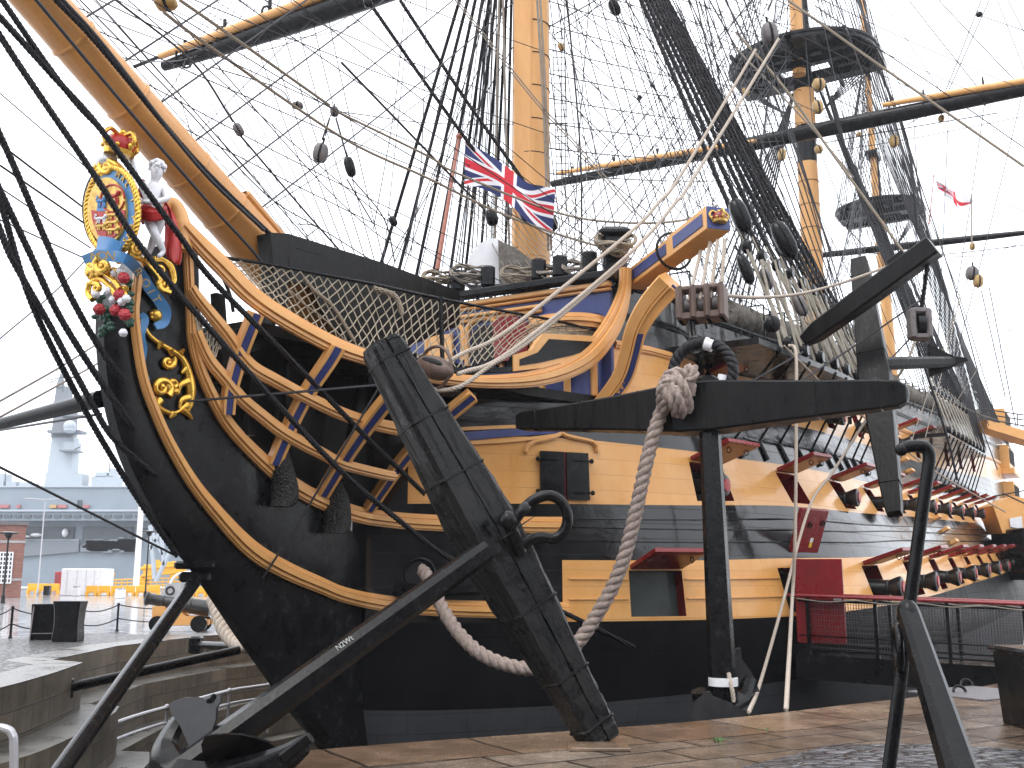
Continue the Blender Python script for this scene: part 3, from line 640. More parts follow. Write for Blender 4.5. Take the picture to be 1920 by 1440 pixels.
# head platform (gratings) inside the top rail
mb=MB(); g=[S(s,I([(-11.5,.3),(-2.6,3.9)],s)-.12,5.30+.085*max(0,-5-s)) for s in np.linspace(-10.2,BH,12)]; h=[S(toS(p)[0],-toS(p)[1],p[2]) for p in g]
vs=g+h; n=len(g); mb.add(vs,[(i,i+1,n+i+1,n+i) for i in range(n-1)]); vs2=[p-Z3*.18 for p in vs]; mb.add(vs2,[(n+i,n+i+1,i+1,i) for i in range(n-1)])
mb.add(g+[p-Z3*.18 for p in g],[(i+1,i,n+i,n+i+1) for i in range(n-1)])
mb.build('head_platform',M['blackwood'],ship)
# panel above the aft end of the top rail
def pxs(L,f): return [f(x,y) for x,y in L]
fpan=lambda x,y: atV(x,y,(P1a[0],P1a[1]-.03),(P1b[0],P1b[1]-.03))
mb=MB(); mb.prism(pxs([(1010,626),(1117,633),(1102,660),(1070,683),(1007,697),(860,702),(780,688),(720,668),(690,650),(760,668),(850,690),(952,690),(955,668),(990,657),(1008,640)],fpan),outn*.1)
o=mb.build('head_board',M['black'],ship)
mb=MB()
mb.prism(pxs([(1010,627),(1117,633),(1102,660),(1070,676),(1007,692),(955,698),(955,668),(990,657)],fpan),outn*.13)
mb.build('moulding',M['yellow'],o)
mb=MB(); mb.prism(pxs([(1021,638),(1104,643),(1092,659),(1066,668),(1005,682),(966,688),(966,676),(1000,663)],fpan),outn*.14)
mb.build('black_panel',M['black'],o)
# ---------------------------------------------------------------- beakhead bulkhead with arches
bk=lambda o: (lambda x,y: atS(x,y,BH-o))
mb=MB(); zt=7.75
mb.box(S(BH+.02,0,6.5),(7.35,.12,zt-5.25),(P3,D3,Z3)); bulk=mb.build('beakhead_bulkhead',M['blue'],ship)
def band(name,L,R,th,m,off,dep=.12,parent=None,mbx=None):
    """strip between two pixels on the bulkhead plane, th px tall"""
    a,b=atS(*L,BH),atS(*R,BH); h=th*depth((a+b)/2)/F; d=b-a; ln=np.linalg.norm(d); u=nrm(d)
    mbb=mbx or MB(); mbb.cbox((a+b)/2-D3*(off+dep/2-.02),(dep,h,ln),(D3,nrm(np.cross(u,D3)),u),ch=.02)
    if not mbx: return mbb.build(name,m,parent or bulk)
band('rail',(735,578),(1160,518),13,M['black'],.06,.3)
band('cornice',(735,594),(1150,534),9,M['yellow'],.06,.16); band('cornice',(735,602),(1150,543),5,M['yellow'],.06,.1)
band('cornice',(715,620),(1020,577),6,M['yellow'],.06,.18); band('cornice',(715,627),(1020,584),7,M['yellow'],.06,.1)
def arch(cx,yt,yb,hw,th,label='arch',off=.05):
    mb=MB(); pts=[(cx-hw,yb)]+[(cx-hw*math.cos(a),yt+hw*.75*(1-math.sin(a))) for a in np.linspace(0,math.pi,13)]+[(cx+hw,yb)]
    sl=-.142
    P=[atS(x,y+(x-cx)*sl,BH-off) for x,y in pts]; r=th*.5*depth(P[0])/F
    R=[]; T=np.gradient(np.array(P),axis=0)
    for p,t in zip(P,T):
        t=nrm(t); b=nrm(np.cross(D3,t)); R.append([p-b*r,p-b*r-D3*.07,p-b*r*.3-D3*.1,p+b*r*.3-D3*.1,p+b*r-D3*.07,p+b*r])
    mb.loft(R); return mb
for cx,yt,yb,hw in ((775,622,680,27),(842,607,680,28),(907,597,690,29),(971,588,690,28)):
    arch(cx,yt,yb,hw,9).build('arch',M['yellow'],bulk)
# round house at the port side: a shallow drum with its own arches
mb=MB(); c0=S(BH-.05,2.75,5.28); prof=[(0,.74),(1.75,.74)]
mb.lathe(c0,Z3,prof,28); rh=mb.build('round_house',M['blue'],ship)
for z,r,h in ((1.3,.79,.06),(1.4,.86,.1),(1.5,.92,.07),(1.6,.84,.08)):
    mb=MB(); mb.lathe(c0+Z3*z,Z3,[(0,r),(h,r)],28); mb.build('cornice',M['yellow'],rh)
for a in (-155,-112,-68,-25,25):
    an=math.radians(a); d=nrm(P3*math.cos(an)+D3*math.sin(an)); 
    mb=MB(); mb.cbox(c0+d*.76+Z3*.5,(.1,.14,1.0),(d,np.cross(Z3,d),Z3)); mb.cbox(c0+d*.78+Z3*1.02,(.13,.2,.1),(d,np.cross(Z3,d),Z3))
    mb.build('pilaster',M['yellow'],rh)
for a in (-133,-90,-47,0):
    an=math.radians(a); P=[]
    for q in np.linspace(0,math.pi,11):
        a2=an+math.radians(17)*math.cos(q); d=P3*math.cos(a2)+D3*math.sin(a2); P.append(c0+d*.76+Z3*(1.02+.2*math.sin(q)))
    mb=MB(); mb.tube(P,.05,6); mb.build('arch',M['yellow'],rh)
# door and hatches
mb=MB(); mb.prism([atS(x,y,BH-.16) for x,y in ((887,690),(887,626),(900,612),(925,610),(932,690))],-D3*.05); mb.build('doorway',M['portdark'],bulk)
mb=MB(); mb.prism([atS(x,y,BH-.2) for x,y in ((930,680),(926,604),(945,594),(965,593),(988,603),(992,672))],-D3*.06); mb.build('open_door',M['red'],bulk)
mb=MB(); mb.prism([atS(x,y,BH-.1) for x,y in ((806,690),(806,632),(850,626),(850,690))],-D3*.06); mb.build('door',M['yellow'],bulk)
# ---------------------------------------------------------------- cathead
ca,cb_=(-2.5,3.7),(-4.75,6.25)
A=atV(1178,522,ca,cb_); B=atV(1326,407,ca,cb_); ax=nrm(B-A); side=nrm(np.cross(ax,Z3)); 
if side@(CAM-A)<0: side=-side
upv=nrm(np.cross(side,ax)); upv=upv if upv[2]>0 else -upv
L=np.linalg.norm(B-A); hh=.44
mb=MB(); mb.cbox(A+ax*(L*.27)-side*.2,(hh*.9,.4,L*.6),(upv,side,ax),ch=.015); mb.cbox(A+ax*(L*.775)-side*.22,(hh,.48,L*.45),(upv,side,ax),ch=.015)
cath=mb.build('cathead',M['yellow'],ship)
for a,b,k,o_ in ((.07,.52,.5,.004),(.62,.96,.55,.022)):
    mb=MB(); mb.cbox(A+ax*L*(a+b)/2+side*o_,(hh*k,.03,L*(b-a)),(upv,side,ax),ch=.006); mb.build('blue_panel',M['blue'],cath)
mb=MB(); mb.cbox(B-side*.22+ax*.0,(hh*.96,.46,.02),(upv,side,ax),ch=.006); mb.build('end_cap',M['blue'],cath)
M['gilt']=mat('gilt_paint',(.75,.5,.12),.35,metal=.4,nscale=12,col2=(.5,.28,.06))
# gilded crown on the cathead's end
def crown(mb,c,r,up,fwd,m_gold=0,m_red=1):
    rt=np.cross(up,fwd)
    mb.lathe(c,up,[(0,r*.78),(.28*r,r*.85)],18,m_gold); mb.lathe(c+up*r*.25,up,[(0,r*.7),(r*.4,r*.82),(r*.75,r*.6),(r*.9,r*.2)],16,m_red)
    for a in np.arange(8)*math.pi/4:
        d=rt*math.cos(a)+fwd*math.sin(a)
        if int(round(a/(math.pi/4)))%2==0:
            mb.tube(cr([c+d*r*.85+up*r*.3,c+d*r*1.1+up*r*.8,c+d*r*.8+up*r*1.25,c+d*r*.25+up*r*1.1,c+up*r*1.08],5),r*.12,6,m_gold)
            mb.ball(c+d*r*.9+up*r*.5,r*.2,8,m_gold)
        else: mb.ball(c+d*r*.9+up*r*.42,r*.13,6,m_gold)
    mb.ball(c+up*r*1.3,r*.2,8,m_gold)
mb=MB(); crown(mb,B-side*.22+ax*.035-upv*.1,.17,upv,ax); mb.build('crown',[M['gilt'],M['red']],cath,smooth=50)
mb=MB(); mb.torus(A+ax*L*.5-side*.2,upv,side,.37,.028,24,6); mb.build('rope_grommet',M['tar'],cath)
# knee under the cathead sweeping down to the wale
mb=MB(); kn=[(1256,532,52),(1220,572,48),(1193,618,42),(1181,665,40),(1164,715,40),(1121,769,36)]
kA=(A+ax*L*.55-side*.1-CAM)[1]/ray(1258,548)[1]; kB=(onhull(1118,770,.05)-CAM)[1]/ray(1118,770)[1]
fk=lambda x,y: CAM+ray(x,y)*(kA+(kB-kA)*min(1,max(0,(y-532)/(770-532)))**.7)
railsweep(mb,kn,fk,.1,[(-2.6,-.8),(.6,-1),(1,-.9),(1,-.02),(.6,.02),(1.25,.08),(1.25,.22),(.9,.24),(.9,.78),(1.25,.8),(1.25,.96),(-2.6,1)],0,6,out='cam')
knee=mb.build('cathead_knee',M['yellow'],ship,smooth=25)
mb=MB(); railsweep(mb,[(x+w*.25,y+w*.06,w*.27) for x,y,w in kn],fk,.02,FLAT,0,6,out='cam',off=.093); mb.build('blue_inlay',M['blue'],knee,smooth=25)
# square timber head at the foot of the cathead
a=atV(1170,500,P1a,P1b); 
# ---------------------------------------------------------------- bowsprit
b0=atT(46,-32,0); b1_=atT(456,435,0); bd=nrm(b1_-b0)
e1=b1_+bd*5.2; e0=b0-bd*8
def brad(p): return 47.5*depth(p)/F
rA,rB=brad(b0)*.95,brad(b1_); pr=[]; LL=np.linalg.norm(e1-e0)
for u in np.linspace(0,1,30):
    p=e0+bd*LL*u; d_=np.linalg.norm(p-b0)*np.sign((p-b0)@bd); pr.append((LL*u,rA+(rB-rA)*d_/np.linalg.norm(b1_-b0)))
mb=MB(); mb.lathe(e0,bd,pr,32); bow=mb.build('bowsprit',M['bowsprit'],ship,smooth=40)
for (x,y) in ((137,72),(240,190),(352,320),(420,396)):
    p=atT(x,y,0); p=b0+bd*((p-b0)@bd); mb=MB(); mb.lathe(p-bd*.03,bd,[(0,brad(p)*1.0),(.012,brad(p)*1.022),(.05,brad(p)*1.022),(.062,brad(p)*1.0)],32); mb.build('hoop',M['bowsprit'],bow)
p=b0+bd*((atT(480,410,0)-b0)@bd); un=nrm(np.cross(P3,bd)); un=un if un[2]>0 else -un
mb=MB(); mb.cbox(p+un*(brad(p)+.02),(.5,.16,1.1),(P3,un,bd),ch=.05); mb.build('saddle',M['bowsprit'],bow)
# black screen beside the bowsprit, from the bulkhead forward
ft=lambda x,y: atT(x,y,.7)
mb=MB(); mb.prism(pxs([(540,462),(720,512),(862,560),(862,610),(790,640),(720,668),(660,640),(612,600),(590,545),(565,530),(545,530)],ft),-P3*.08)
mb.prism(pxs([(507,436),(541,438),(720,493),(862,546),(862,566),(720,514),(560,466),(541,464),(541,560),(524,600),(508,620),(515,520)],ft),-P3*.3)
mb.build('beak_screen',M['blackwood'],ship)
# ================================================================ gun ports' lids, guns, channels, hawse, rails
def onb(s,t): return S(s,t,0)
M['lidin']=mat('lid_inside',(.52,.2,.06),.4,col2=(.42,.15,.045),nscale=5)
def lid(kind,a,b,L=.92,ang=18):
    zf=pz[kind][1]; p0,p1=S(a,hb(a,zf(a)),zf(a)),S(b,hb(b,zf(b)),zf(b)); u=nrm(p1-p0); w_=np.linalg.norm(p1-p0)
    n=hnorm((a+b)/2,zf((a+b)/2)); n=nrm(V(n[0],n[1],0)); d=nrm(n*math.cos(math.radians(ang))+Z3*math.sin(math.radians(ang))); d=nrm(d-u*(d@u)); up=nrm(np.cross(u,d)); up=up if up[2]>0 else -up
    c=(p0+p1)/2+d*(L/2+.03)+Z3*.06
    mb=MB(); mb.cbox(c,(w_*.98,L,.09),(u,d,up),ch=.01); o=mb.build('gun_port_lid',M['red'],ship)
    mb=MB(); mb.cbox(c-up*.05,(w_*.86,L*.84,.02),(u,d,up),ch=.004); mb.build('lid_lining',M['lidin'] if kind!='low' or a>3 else M['red'],o)
    mb=MB()
    for k in (-.27,.27):
        mb.box(c+u*k*w_-d*.04+up*.052,(.06,L*1.02,.016),(u,d,up))
        mb.torus(c+u*k*w_+d*L*.28-up*.12,d,up,.055,.011,12,5)
    mb.build('hinge',M['iron'],o); return o
NO_LID={('low',1),('mid',0)}
for k,Lp in ports.items():
    for i,(a,b) in enumerate(Lp):
        if (k,i) in NO_LID or a>33: continue
        if k=='up' and i in (2,3,4): continue
        lid(k,a,b,1.0 if k!='up' else .85)
# raised red lid and red door at the visitors' entrance
zt=pz['low'][1](.9); c=HS(1.5,zt+.62,.5); n=hnorm(1.5,zt+.6); n=nrm(V(n[0],n[1],0)); u=nrm(np.cross(Z3,n)); dd=nrm(Z3*.93+n*.36)
mb=MB(); mb.cbox(c-n*.22,(.98,1.0,.1),(u,dd,nrm(np.cross(u,dd))),ch=.015); ld=mb.build('gun_port_lid',M['red'],ship,label='raised dark red port lid carrying a small yellow warning label')
M['label']=mat('label_white',(.8,.8,.78),.5); M['labely']=mat('label_yellow',(.8,.5,.03),.5)
fr=nrm(np.cross(u,dd)); fr=fr if fr@(CAM-c)>0 else -fr
mb=MB(); mb.box(c-n*.22+fr*.056+u*.12-dd*.2,(.1,.1,.006),(u,dd,fr),m=0); mb.box(c-n*.22+fr*.056+u*.12-dd*.31,(.1,.12,.006),(u,dd,fr),m=1); mb.build('warning_label',[M['label'],M['labely']],ld)
mb=MB(); mb.torus(c-n*.22+fr*.07+u*.36+dd*.2,u,dd,.06,.014,14,6); mb.torus(c-n*.22+fr*.07-u*.1+dd*.15,u,dd,.06,.014,14,6); mb.build('ring',M['iron'],ld)
# half lids closed on the foremost middle port
def hullquad(s0,s1,z0,z1,off,th,mb,m=0,ns=3):
    g=np.linspace(s0,s1,ns+1); A=[HS(s,z0,off) for s in g]+[HS(s,z1,off) for s in g]; B=[HS(s,z0,off+th) for s in g]+[HS(s,z1,off+th) for s in g]; n=ns+1; k=len(A); fs=[]
    for i in range(ns): fs+=[(k+i,k+i+1,k+n+i+1,k+n+i),(i,k+i,k+i+1,i+1)[::-1],(n+i,n+i+1,k+n+i+1,k+n+i)[::-1]]
    fs+=[(0,n,k+n,k)[::-1],(n-1,k+n-1,k+2*n-1,2*n-1)[::-1]]
    mb.add(A+B,fs,m)
za,zb=3.2,4.12
mb=MB(); hullquad(-4.06,-4.03,za,zb,.01,.03,mb,0,1); rs=mb.build('port_gap',M['red'],ship)
for s0,s1,hs in ((-4.46,-4.065,-4.46),(-4.025,-3.62,-3.62)):
    mb=MB(); hullquad(s0,s1,za,zb,.01,.07,mb); o=mb.build('half_port_lid',M['black'],ship)
    mb=MB()
    for z in (za+.14,zb-.16):
        e=hs+(.06 if hs<-4 else -.06); q=HS(hs+(.3 if hs<-4 else -.3),z,.09); p=HS(hs-(.05 if hs<-4 else -.05),z,.09); mb.tube([p,q],.02,6); mb.ball(p,.05,8)
    mb.build('hinge',M['iron'],o)
# drip moulding (rigol) above it
def onh(x,y): return onhull(x,y,.03)
mb=MB(); railsweep(mb,[(985,848,9),(988,838,9),(1000,829,8),(1020,825,8),(1040,819,8),(1052,813,8)],onh,.08,STEP,out=nrm(P3*.7-D3*.7)); railsweep(mb,[(1052,813,8),(1064,818,8),(1085,823,8),(1108,828,8),(1117,836,9),(1120,848,9)],onh,.08,STEP,out=nrm(P3*.7-D3*.7))
mb.build('rigol',M['yellow'],ship)
# blue painted panel along the top of the middle band
mb=MB(); railsweep(mb,[(868,818,15),(900,816,17),(950,811,17),(1000,809,15),(1040,809,9),(1058,810,4)],onh,.02,FLAT,out=nrm(P3*.7-D3*.7)); mb.build('blue_panel',M['blue'],ship)
mb=MB(); railsweep(mb,[(850,805,7),(900,803,7),(975,800,7),(1035,800,6)],onh,.05,FLAT,out=nrm(P3*.7-D3*.7)); railsweep(mb,[(850,832,7),(900,830,7),(960,826,7),(1030,818,6),(1056,812,5)],onh,.05,FLAT,out=nrm(P3*.7-D3*.7)); mb.build('moulding',M['yellow'],ship)
# mouldings along the side
def along(name,zf,s0,s1,h,dep,m,off=0,n=60,prof=STEP):
    pts=[];out=[]
    mb=MB(); R=[]
    for s in np.linspace(s0,s1,n):
        z=zf(s); p=HS(s,z,off); nn=hnorm(s,z); nn=nrm(V(nn[0],nn[1],0)); R.append([p+nn*a*dep+Z3*c*h/2 for a,c in prof])
    mb.loft(R); return mb.build(name,m,ship,smooth=25)
along('sheer_moulding',lambda s:I(UT,s)+.05,-2.9,46,.17,.09,M['yellow'])
along('sheer_moulding',lambda s:I(UT,s)*.45+I(RL,s)*.55,-2.9,46,.1,.07,M['black'])
along('sheer_moulding',lambda s:I(UT,s)*.5+I(RL,s)*.5,-2.9,46,.07,.05,M['black'])
along('gunwale',lambda s:I(RL,s)+.03,-2.9,46,.14,.16,M['black'],off=-.05)
for zf,dz in ((LT,.62),(LT,.36),(MBt,-.3)): along('wale_edge',lambda s,zf=zf,dz=dz:I(zf,s)+dz,-4.0,46,.02,.025,M['black'],prof=FLAT)
for dz in (.42,.80): along('strake_edge',lambda s,dz=dz:I(LB,s)+dz if True else 0,-4.0,-2.98,.025,.03,M['yellow'],prof=FLAT,n=8); along('strake_edge',lambda s,dz=dz:I(LB,s)+dz,-1.9,.42,.025,.03,M['yellow'],prof=FLAT,n=12)
# hawse hole and bolster
hp=onhull(787,1076,.0); hn=hnorm(*toS(hp)[[0,2]]); hn=nrm(V(hn[0],hn[1],0)); hu=nrm(np.cross(Z3,hn))
mb=MB(); mb.lathe(hp-hn*.3,hn,[(0,.25),(.325,.25)],20); o=mb.build('hawse_hole',M['portdark'],ship)
mb=MB(); mb.torus(hp+hn*.03,hu,Z3,.27,.04,24,6); mb.build('rim',M['iron'],o)
mb=MB(); railsweep(mb,[(740,1103,26),(775,1108,26),(830,1106,26),(900,1102,24)],lambda x,y:onhull(x,y,.02),.3,[(0,-1),(.8,-1),(1,-.5),(1,.4),(.7,1),(0,1)],out=nrm(P3*.6-D3*.75)); mb.build('bolster',M['black'],ship)
# draught marks
def numeral(x,y,txt):
    cu=bpy.data.curves.new('mark','FONT'); cu.body=txt; cu.size=.17; cu.extrude=.006
    p=onhull(x,y,.015); n=hnorm(*toS(p)[[0,2]]); n=nrm(V(n[0],n[1],n[2])); u=nrm(np.cross(Z3,n)); v_=np.cross(n,u)
    o=bpy.data.objects.new('draught_mark',cu); COL.objects.link(o)
    from mathutils import Matrix
    o.matrix_world=Matrix(((u[0],v_[0],n[0],p[0]),(u[1],v_[1],n[1],p[1]),(u[2],v_[2],n[2],p[2]),(0,0,0,1)))
    cu.materials.append(M['markred']); return o
M['markred']=mat('faded_red',(.16,.03,.025),.6)
def text_mesh(txt,size,p,u,v_,m,name,parent=None,extrude=.006,align='CENTER'):
    cu=bpy.data.curves.new(name,'FONT'); cu.body=txt; cu.size=size; cu.extrude=extrude; cu.align_x=align; cu.align_y='CENTER'; cu.resolution_u=3
    t=bpy.data.objects.new('tmp',cu); COL.objects.link(t); dg=bpy.context.evaluated_depsgraph_get(); dg.update()
    me=bpy.data.meshes.new_from_object(t.evaluated_get(dg)); bpy.data.objects.remove(t)
    n=np.cross(u,v_); co_=np.array([v.co[:] for v in me.vertices]); org=V(*parent['_org']) if parent else V(0,0,0)
    W=p+co_[:,:1]*u+co_[:,1:2]*v_+co_[:,2:]*n-org
    me.vertices.foreach_set('co',W.ravel()); me.materials.clear(); me.materials.append(m); me.update(); me.name=name
    o=bpy.data.objects.new(name,me); COL.objects.link(o); o['_org']=[float(a) for a in org]
    if parent: o.parent=parent
    return o
for x,y,tx in ((657,1276,'XVII'),(661,1307,'XVI')):
    p=onhull(x,y,.02); n=hnorm(*toS(p)[[0,2]]); n=nrm(V(n[0],n[1],0)); u=nrm(np.cross(Z3,n)); text_mesh(tx,.17,p+n*.03,nrm(np.cross(Z3,nrm(V(-.6,-.8,0)))),Z3,M['markred'],'draught_mark',ship)
# guns: each its own thing, muzzle run out of its port
M['tomp']=mat('tompion_red',(.36,.02,.025),.4)
M['gun']=mat('gun_black',(.013,.013,.014),.35,col2=(.03,.03,.03),nscale=8,rvar=.1)
def gun(kind,i,reach,label):
    a,b=ports[kind][i]; s=(a+b)/2; z0,z1=pz[kind][0](s),pz[kind][1](s); z=z0*.6+z1*.4; p=S(s,hb(s,z),z); d=P3
    if s<0: n=hnorm(s,z); d=nrm(V(n[0],n[1],0)*.6+P3*.4)
    r=.2 if kind=='low' else .175
    t=thing('cannon',label,'cannon',p,'guns run out along the side')
    L=1.5
    mb=MB(); mb.lathe(p-d*(L-reach),d,[(0,r*1.15),(L-.5,r*.95),(L-.36,r*.86),(L-.33,r*1.0),(L-.3,r*.88),(L-.14,r*1.2),(L-.07,r*1.32),(L-.02,r*1.28),(L,r*1.1)],18); mb.build('barrel',M['gun'],t,smooth=40)
    e=p+d*reach
    mb=MB(); mb.lathe(e-d*.02,d,[(0,r*.8),(.05,r*.76),(.06,r*.3)],16); mb.build('tompion',M['tomp'],t)
ORD=['first','second','third','fourth','fifth','sixth','seventh','eighth','ninth','tenth']
gl=[('low',j) for j in range(2,11)]+[('mid',1)]+[('mid',j) for j in range(3,11)]+[('up',j) for j in range(0,7)]
RN={'low':'lowest','mid':'middle','up':'upper'}
cnt={}
for k,j in gl:
    c=cnt.get(k,0); cnt[k]=c+1
    reach=.54 if k=='low' else (.3 if (k,j)==('mid',1) else (.35 if (k,j)==('mid',3) else (.6 if k=='mid' else .45)))
    gun(k,j,reach,'black cannon with red plug, %s from the bow in the %s row of ports'%(ORD[c],RN[k]))
# fore and main channels with deadeye chains
def channel(s0,s1,zf,tf,name='channel'):
    mb=MB(); R=[]
    for s in np.linspace(s0,s1,24):
        z=zf(s); ti=hb(s,z)-.05; to=tf(s); R.append([S(s,ti,z-.09),S(s,to,z-.06),S(s,to,z+.07),S(s,ti,z+.09)])
    mb.loft(R); return mb.build(name,M['black'],ship)
FCZ=lambda s:6.55+.032*s; FCT=lambda s:6.3+.07*s if s<4 else 6.58+.02*(s-4)
channel(-1.4,9.6,FCZ,FCT); MCZ=lambda s:7.15+.035*(s-21); MCT=lambda s:6.75; channel(20.5,33,MCZ,MCT)
# chain plates under the channels
mb=MB()
for s in np.arange(-.2,9.4,.95):
    z=FCZ(s); p=S(s,FCT(s)+.02,z); q=HS(s+.15,z-1.75,.03); mb.tube([p,q],.03,6); mb.tube([q,HS(s+.16,z-2.2,.04)],.045,6)
    mb.box((p+q)/2,(.09,.09,.2))
for s in np.arange(21,32.6,1.05):
    z=MCZ(s); p=S(s,MCT(s)+.02,z); q=HS(s+.2,z-1.7,.03); mb.tube([p,q],.032,6); mb.box(HS(s+.2,z-1.9,.06),(.14,.14,.3))
mb.build('chain_plates',M['iron'],ship,kind='stuff')
# bill board and fenders on the black topside under the channel
mb=MB()
for s in (-.3,.4,1.1): hullquad(s,s+.25,5.9,6.5,.0,.16,mb)
mb.build('fender',M['black'],ship)
# hammock netting along the rail, with iron stanchions
M['netstuff']=mat('hammock_cloth',(.10,.09,.08),.9,col2=(.2,.18,.155),nscale=9,bump=1,bscale=12)
mb=MB(); pts=[]
for s in np.arange(2.0,44,.12): 
    z=I(RL,s)+.42; pts.append(S(s,hb(s,z)-.15,z)+V(*RNG.normal(0,.05,3)))
mb.tube(pts,[.3+.07*math.sin(i*1.7)+.06*RNG.random() for i in range(len(pts))],9); mb.build('hammock_roll',M['netstuff'],ship,smooth=60)
mb=MB()
for s in np.arange(-1.5,44,1.3):
    z=I(RL,s); p=S(s,hb(s,z)+.08,z-.15); mb.tube([p,p+Z3*1.05],.022,5); mb.tube([p+Z3*1.05,p+Z3*1.05-P3*.5],.02,5)
for k in (.95,.55): mb.tube([S(s,hb(s,I(RL,s))+.08,I(RL,s)-.15+k) for s in np.arange(-1.5,44,1.3)],.012,4)
mb.build('netting_irons',M['iron'],ship,kind='stuff')
# stern quarter gallery at the far end
for i in range(3):
    z=5.6+i*2.2; mb=MB(); mb.cbox(S(47.8,hb(47.8,z)+.35,z+.2),(3.6,.9,.35),(D3,P3,Z3),m=0); mb.cbox(S(47.8,hb(47.8,z)+.25,z+1.1),(3.2,.6,1.4),(D3,P3,Z3),m=1)
    for k in range(4): mb.box(S(46.6+k*.8,hb(47.8,z)+.57,z+1.15),(.5,.03,.9),(D3,P3,Z3),m=2)
    mb.build('quarter_gallery',[M['yellow'],M['yellow'],M['portdark']],ship)
# entry port ladder / accommodation steps amidships
mb=MB()
for z in np.arange(1.6,8,.42): hullquad(18.0-1.35,18.0-.75,z,z+.09,.0,.22,mb,0,1)
mb.build('side_steps',M['yellow'],ship)
# ================================================================ ANCHORS, CABLES, GANGWAY AND QUAY FURNITURE
M['flk']=mat('sheen_fluke_iron',(.02,.02,.022),.35,col2=(.034,.034,.036),nscale=5,rvar=.1)  # lighter grey puts the wet sheen of the flukes into the colour
def px(x,y,Y): return atY(x,y,Y)
def palm(mb,pix,Y,th=.06,tilt=None):
    pts=[px(x,y,Y if tilt is None else Y+tilt[0]*(x-pix[0][0])+tilt[1]*(y-pix[0][1])) for x,y in pix]; mb.prism(pts,V(0,th,0))
def octag(p,q,w0,h0,w1,h1,up,mb,m=0,ch=.25):
    ax=nrm(q-p); u=nrm(up-ax*(up@ax)); s_=np.cross(ax,u); R=[]
    for c,w_,h in ((p,w0,h0),(q,w1,h1)):
        o=[(-1+ch*2,-1),(1-ch*2,-1),(1,-1+ch*2),(1,1-ch*2),(1-ch*2,1),(-1+ch*2,1),(-1,1-ch*2),(-1,-1+ch*2)]
        R.append([c+s_*w_/2*a+u*h/2*b for a,b in o])
    mb.loft(R,m)
# ---- the great anchor leaning on its wooden stock, in front
C0=px(925,1022,10.62); bot=gnd(1128,1392); top=px(712,642,10.95)
anA=thing('anchor','huge black anchor propped on the quay, cracked wooden stock leaning before the bow','anchor',gnd(1128,1392))
du=nrm(top-bot); sh0=nrm(px(318,1462,9.05)-C0); sd=nrm(sh0-du*(sh0@du)); fr=np.cross(sd,du); fr=fr if fr@(CAM-C0)>0 else -fr; sd=np.cross(du,fr)
L=np.linalg.norm(top-bot); mb=MB(); R=[]
for u,wd in ((0,.33),(.012,.37),(.04,.385),(.12,.41),(.3,.52),(.47,.62),(.55,.62),(.72,.53),(.88,.44),(.985,.39),(1,.33)):
    c=bot+(top-bot)*u; ch=.09*wd; h=wd/2; d=h*.95
    R.append([c+sd*a+fr*b for a,b in ((-h+ch,-d),(h-ch,-d),(h,-d+ch),(h,d-ch),(h-ch,d),(.012,d),(0,d-.02),(-.012,d),(-h+ch,d),(-h,d-ch),(-h,-d+ch))])
R2=[]
for a,b in zip(R[:-1],R[1:]):
    for k in np.linspace(0,1,8,endpoint=False): R2.append([np.array(p)*(1-k)+np.array(q)*k+V(*RNG.normal(0,.0035,3)) for p,q in zip(a,b)])
R2.append(R[-1]); mb.loft(R2)
def crackwood():
    m=mat('cracked_tarred_oak',(.0045,.0045,.005),.3,spec=.22,col2=(.013,.0125,.012),rvar=.16,nscale=4,bump=.0)
    t=m.node_tree; bs=t.nodes['Principled BSDF']; Lk=t.links.new; uv=t.nodes.new('ShaderNodeTexCoord')
    mp=t.nodes.new('ShaderNodeMapping'); mp.inputs['Rotation'].default_value=(0,math.atan2(du[0],du[2])*1.0,0)
    mp2=t.nodes.new('ShaderNodeMapping'); mp2.inputs['Scale'].default_value=(16,16,1.1)
    mp.inputs['Rotation'].default_value=(0,-math.atan2(du[0],du[2]),0)
    Lk(uv.outputs['Object'],mp.inputs[0]); Lk(mp.outputs[0],mp2.inputs[0]); n=t.nodes.new('ShaderNodeTexNoise'); n.inputs['Scale'].default_value=1; n.inputs['Detail'].default_value=6; n.inputs['Roughness'].default_value=.7; Lk(mp2.outputs[0],n.inputs['Vector'])
    r=t.nodes.new('ShaderNodeValToRGB'); r.color_ramp.elements[0].position=.34; r.color_ramp.elements[1].position=.46; Lk(n.outputs['Fac'],r.inputs[0])
    b=t.nodes.new('ShaderNodeBump'); b.inputs['Strength'].default_value=.9; b.inputs['Distance'].default_value=.03; Lk(r.outputs[0],b.inputs['Height'])
    n2=t.nodes.new('ShaderNodeTexNoise'); n2.inputs['Scale'].default_value=25; n2.inputs['Detail'].default_value=6; Lk(uv.outputs['Object'],n2.inputs['Vector'])
    b2=t.nodes.new('ShaderNodeBump'); b2.inputs['Strength'].default_value=.35; b2.inputs['Distance'].default_value=.01; Lk(n2.outputs['Fac'],b2.inputs['Height']); Lk(b.outputs[0],b2.inputs['Normal']); Lk(b2.outputs[0],bs.inputs['Normal']); return m
M['crack']=crackwood()
stk=mb.build('stock',M['crack'],anA,smooth=30)
for u in (.045,.165,.33,.66,.80,.955):
    w_=np.interp(u,[0,.12,.3,.5,.72,.88,1],[.38,.41,.52,.62,.53,.44,.38])+.02; c=bot+(top-bot)*u
    mb=MB(); mb.cbox(c,(w_,w_*.95,.07),(sd,fr,du),ch=.04); mb.build('hoop',M['iron'],stk)
mb=MB(); mb.cbox(gnd(1122,1404)+V(0,0,.02),(.62,.42,.04),ch=.01); mb.build('base_plate',M['coping'],anA)
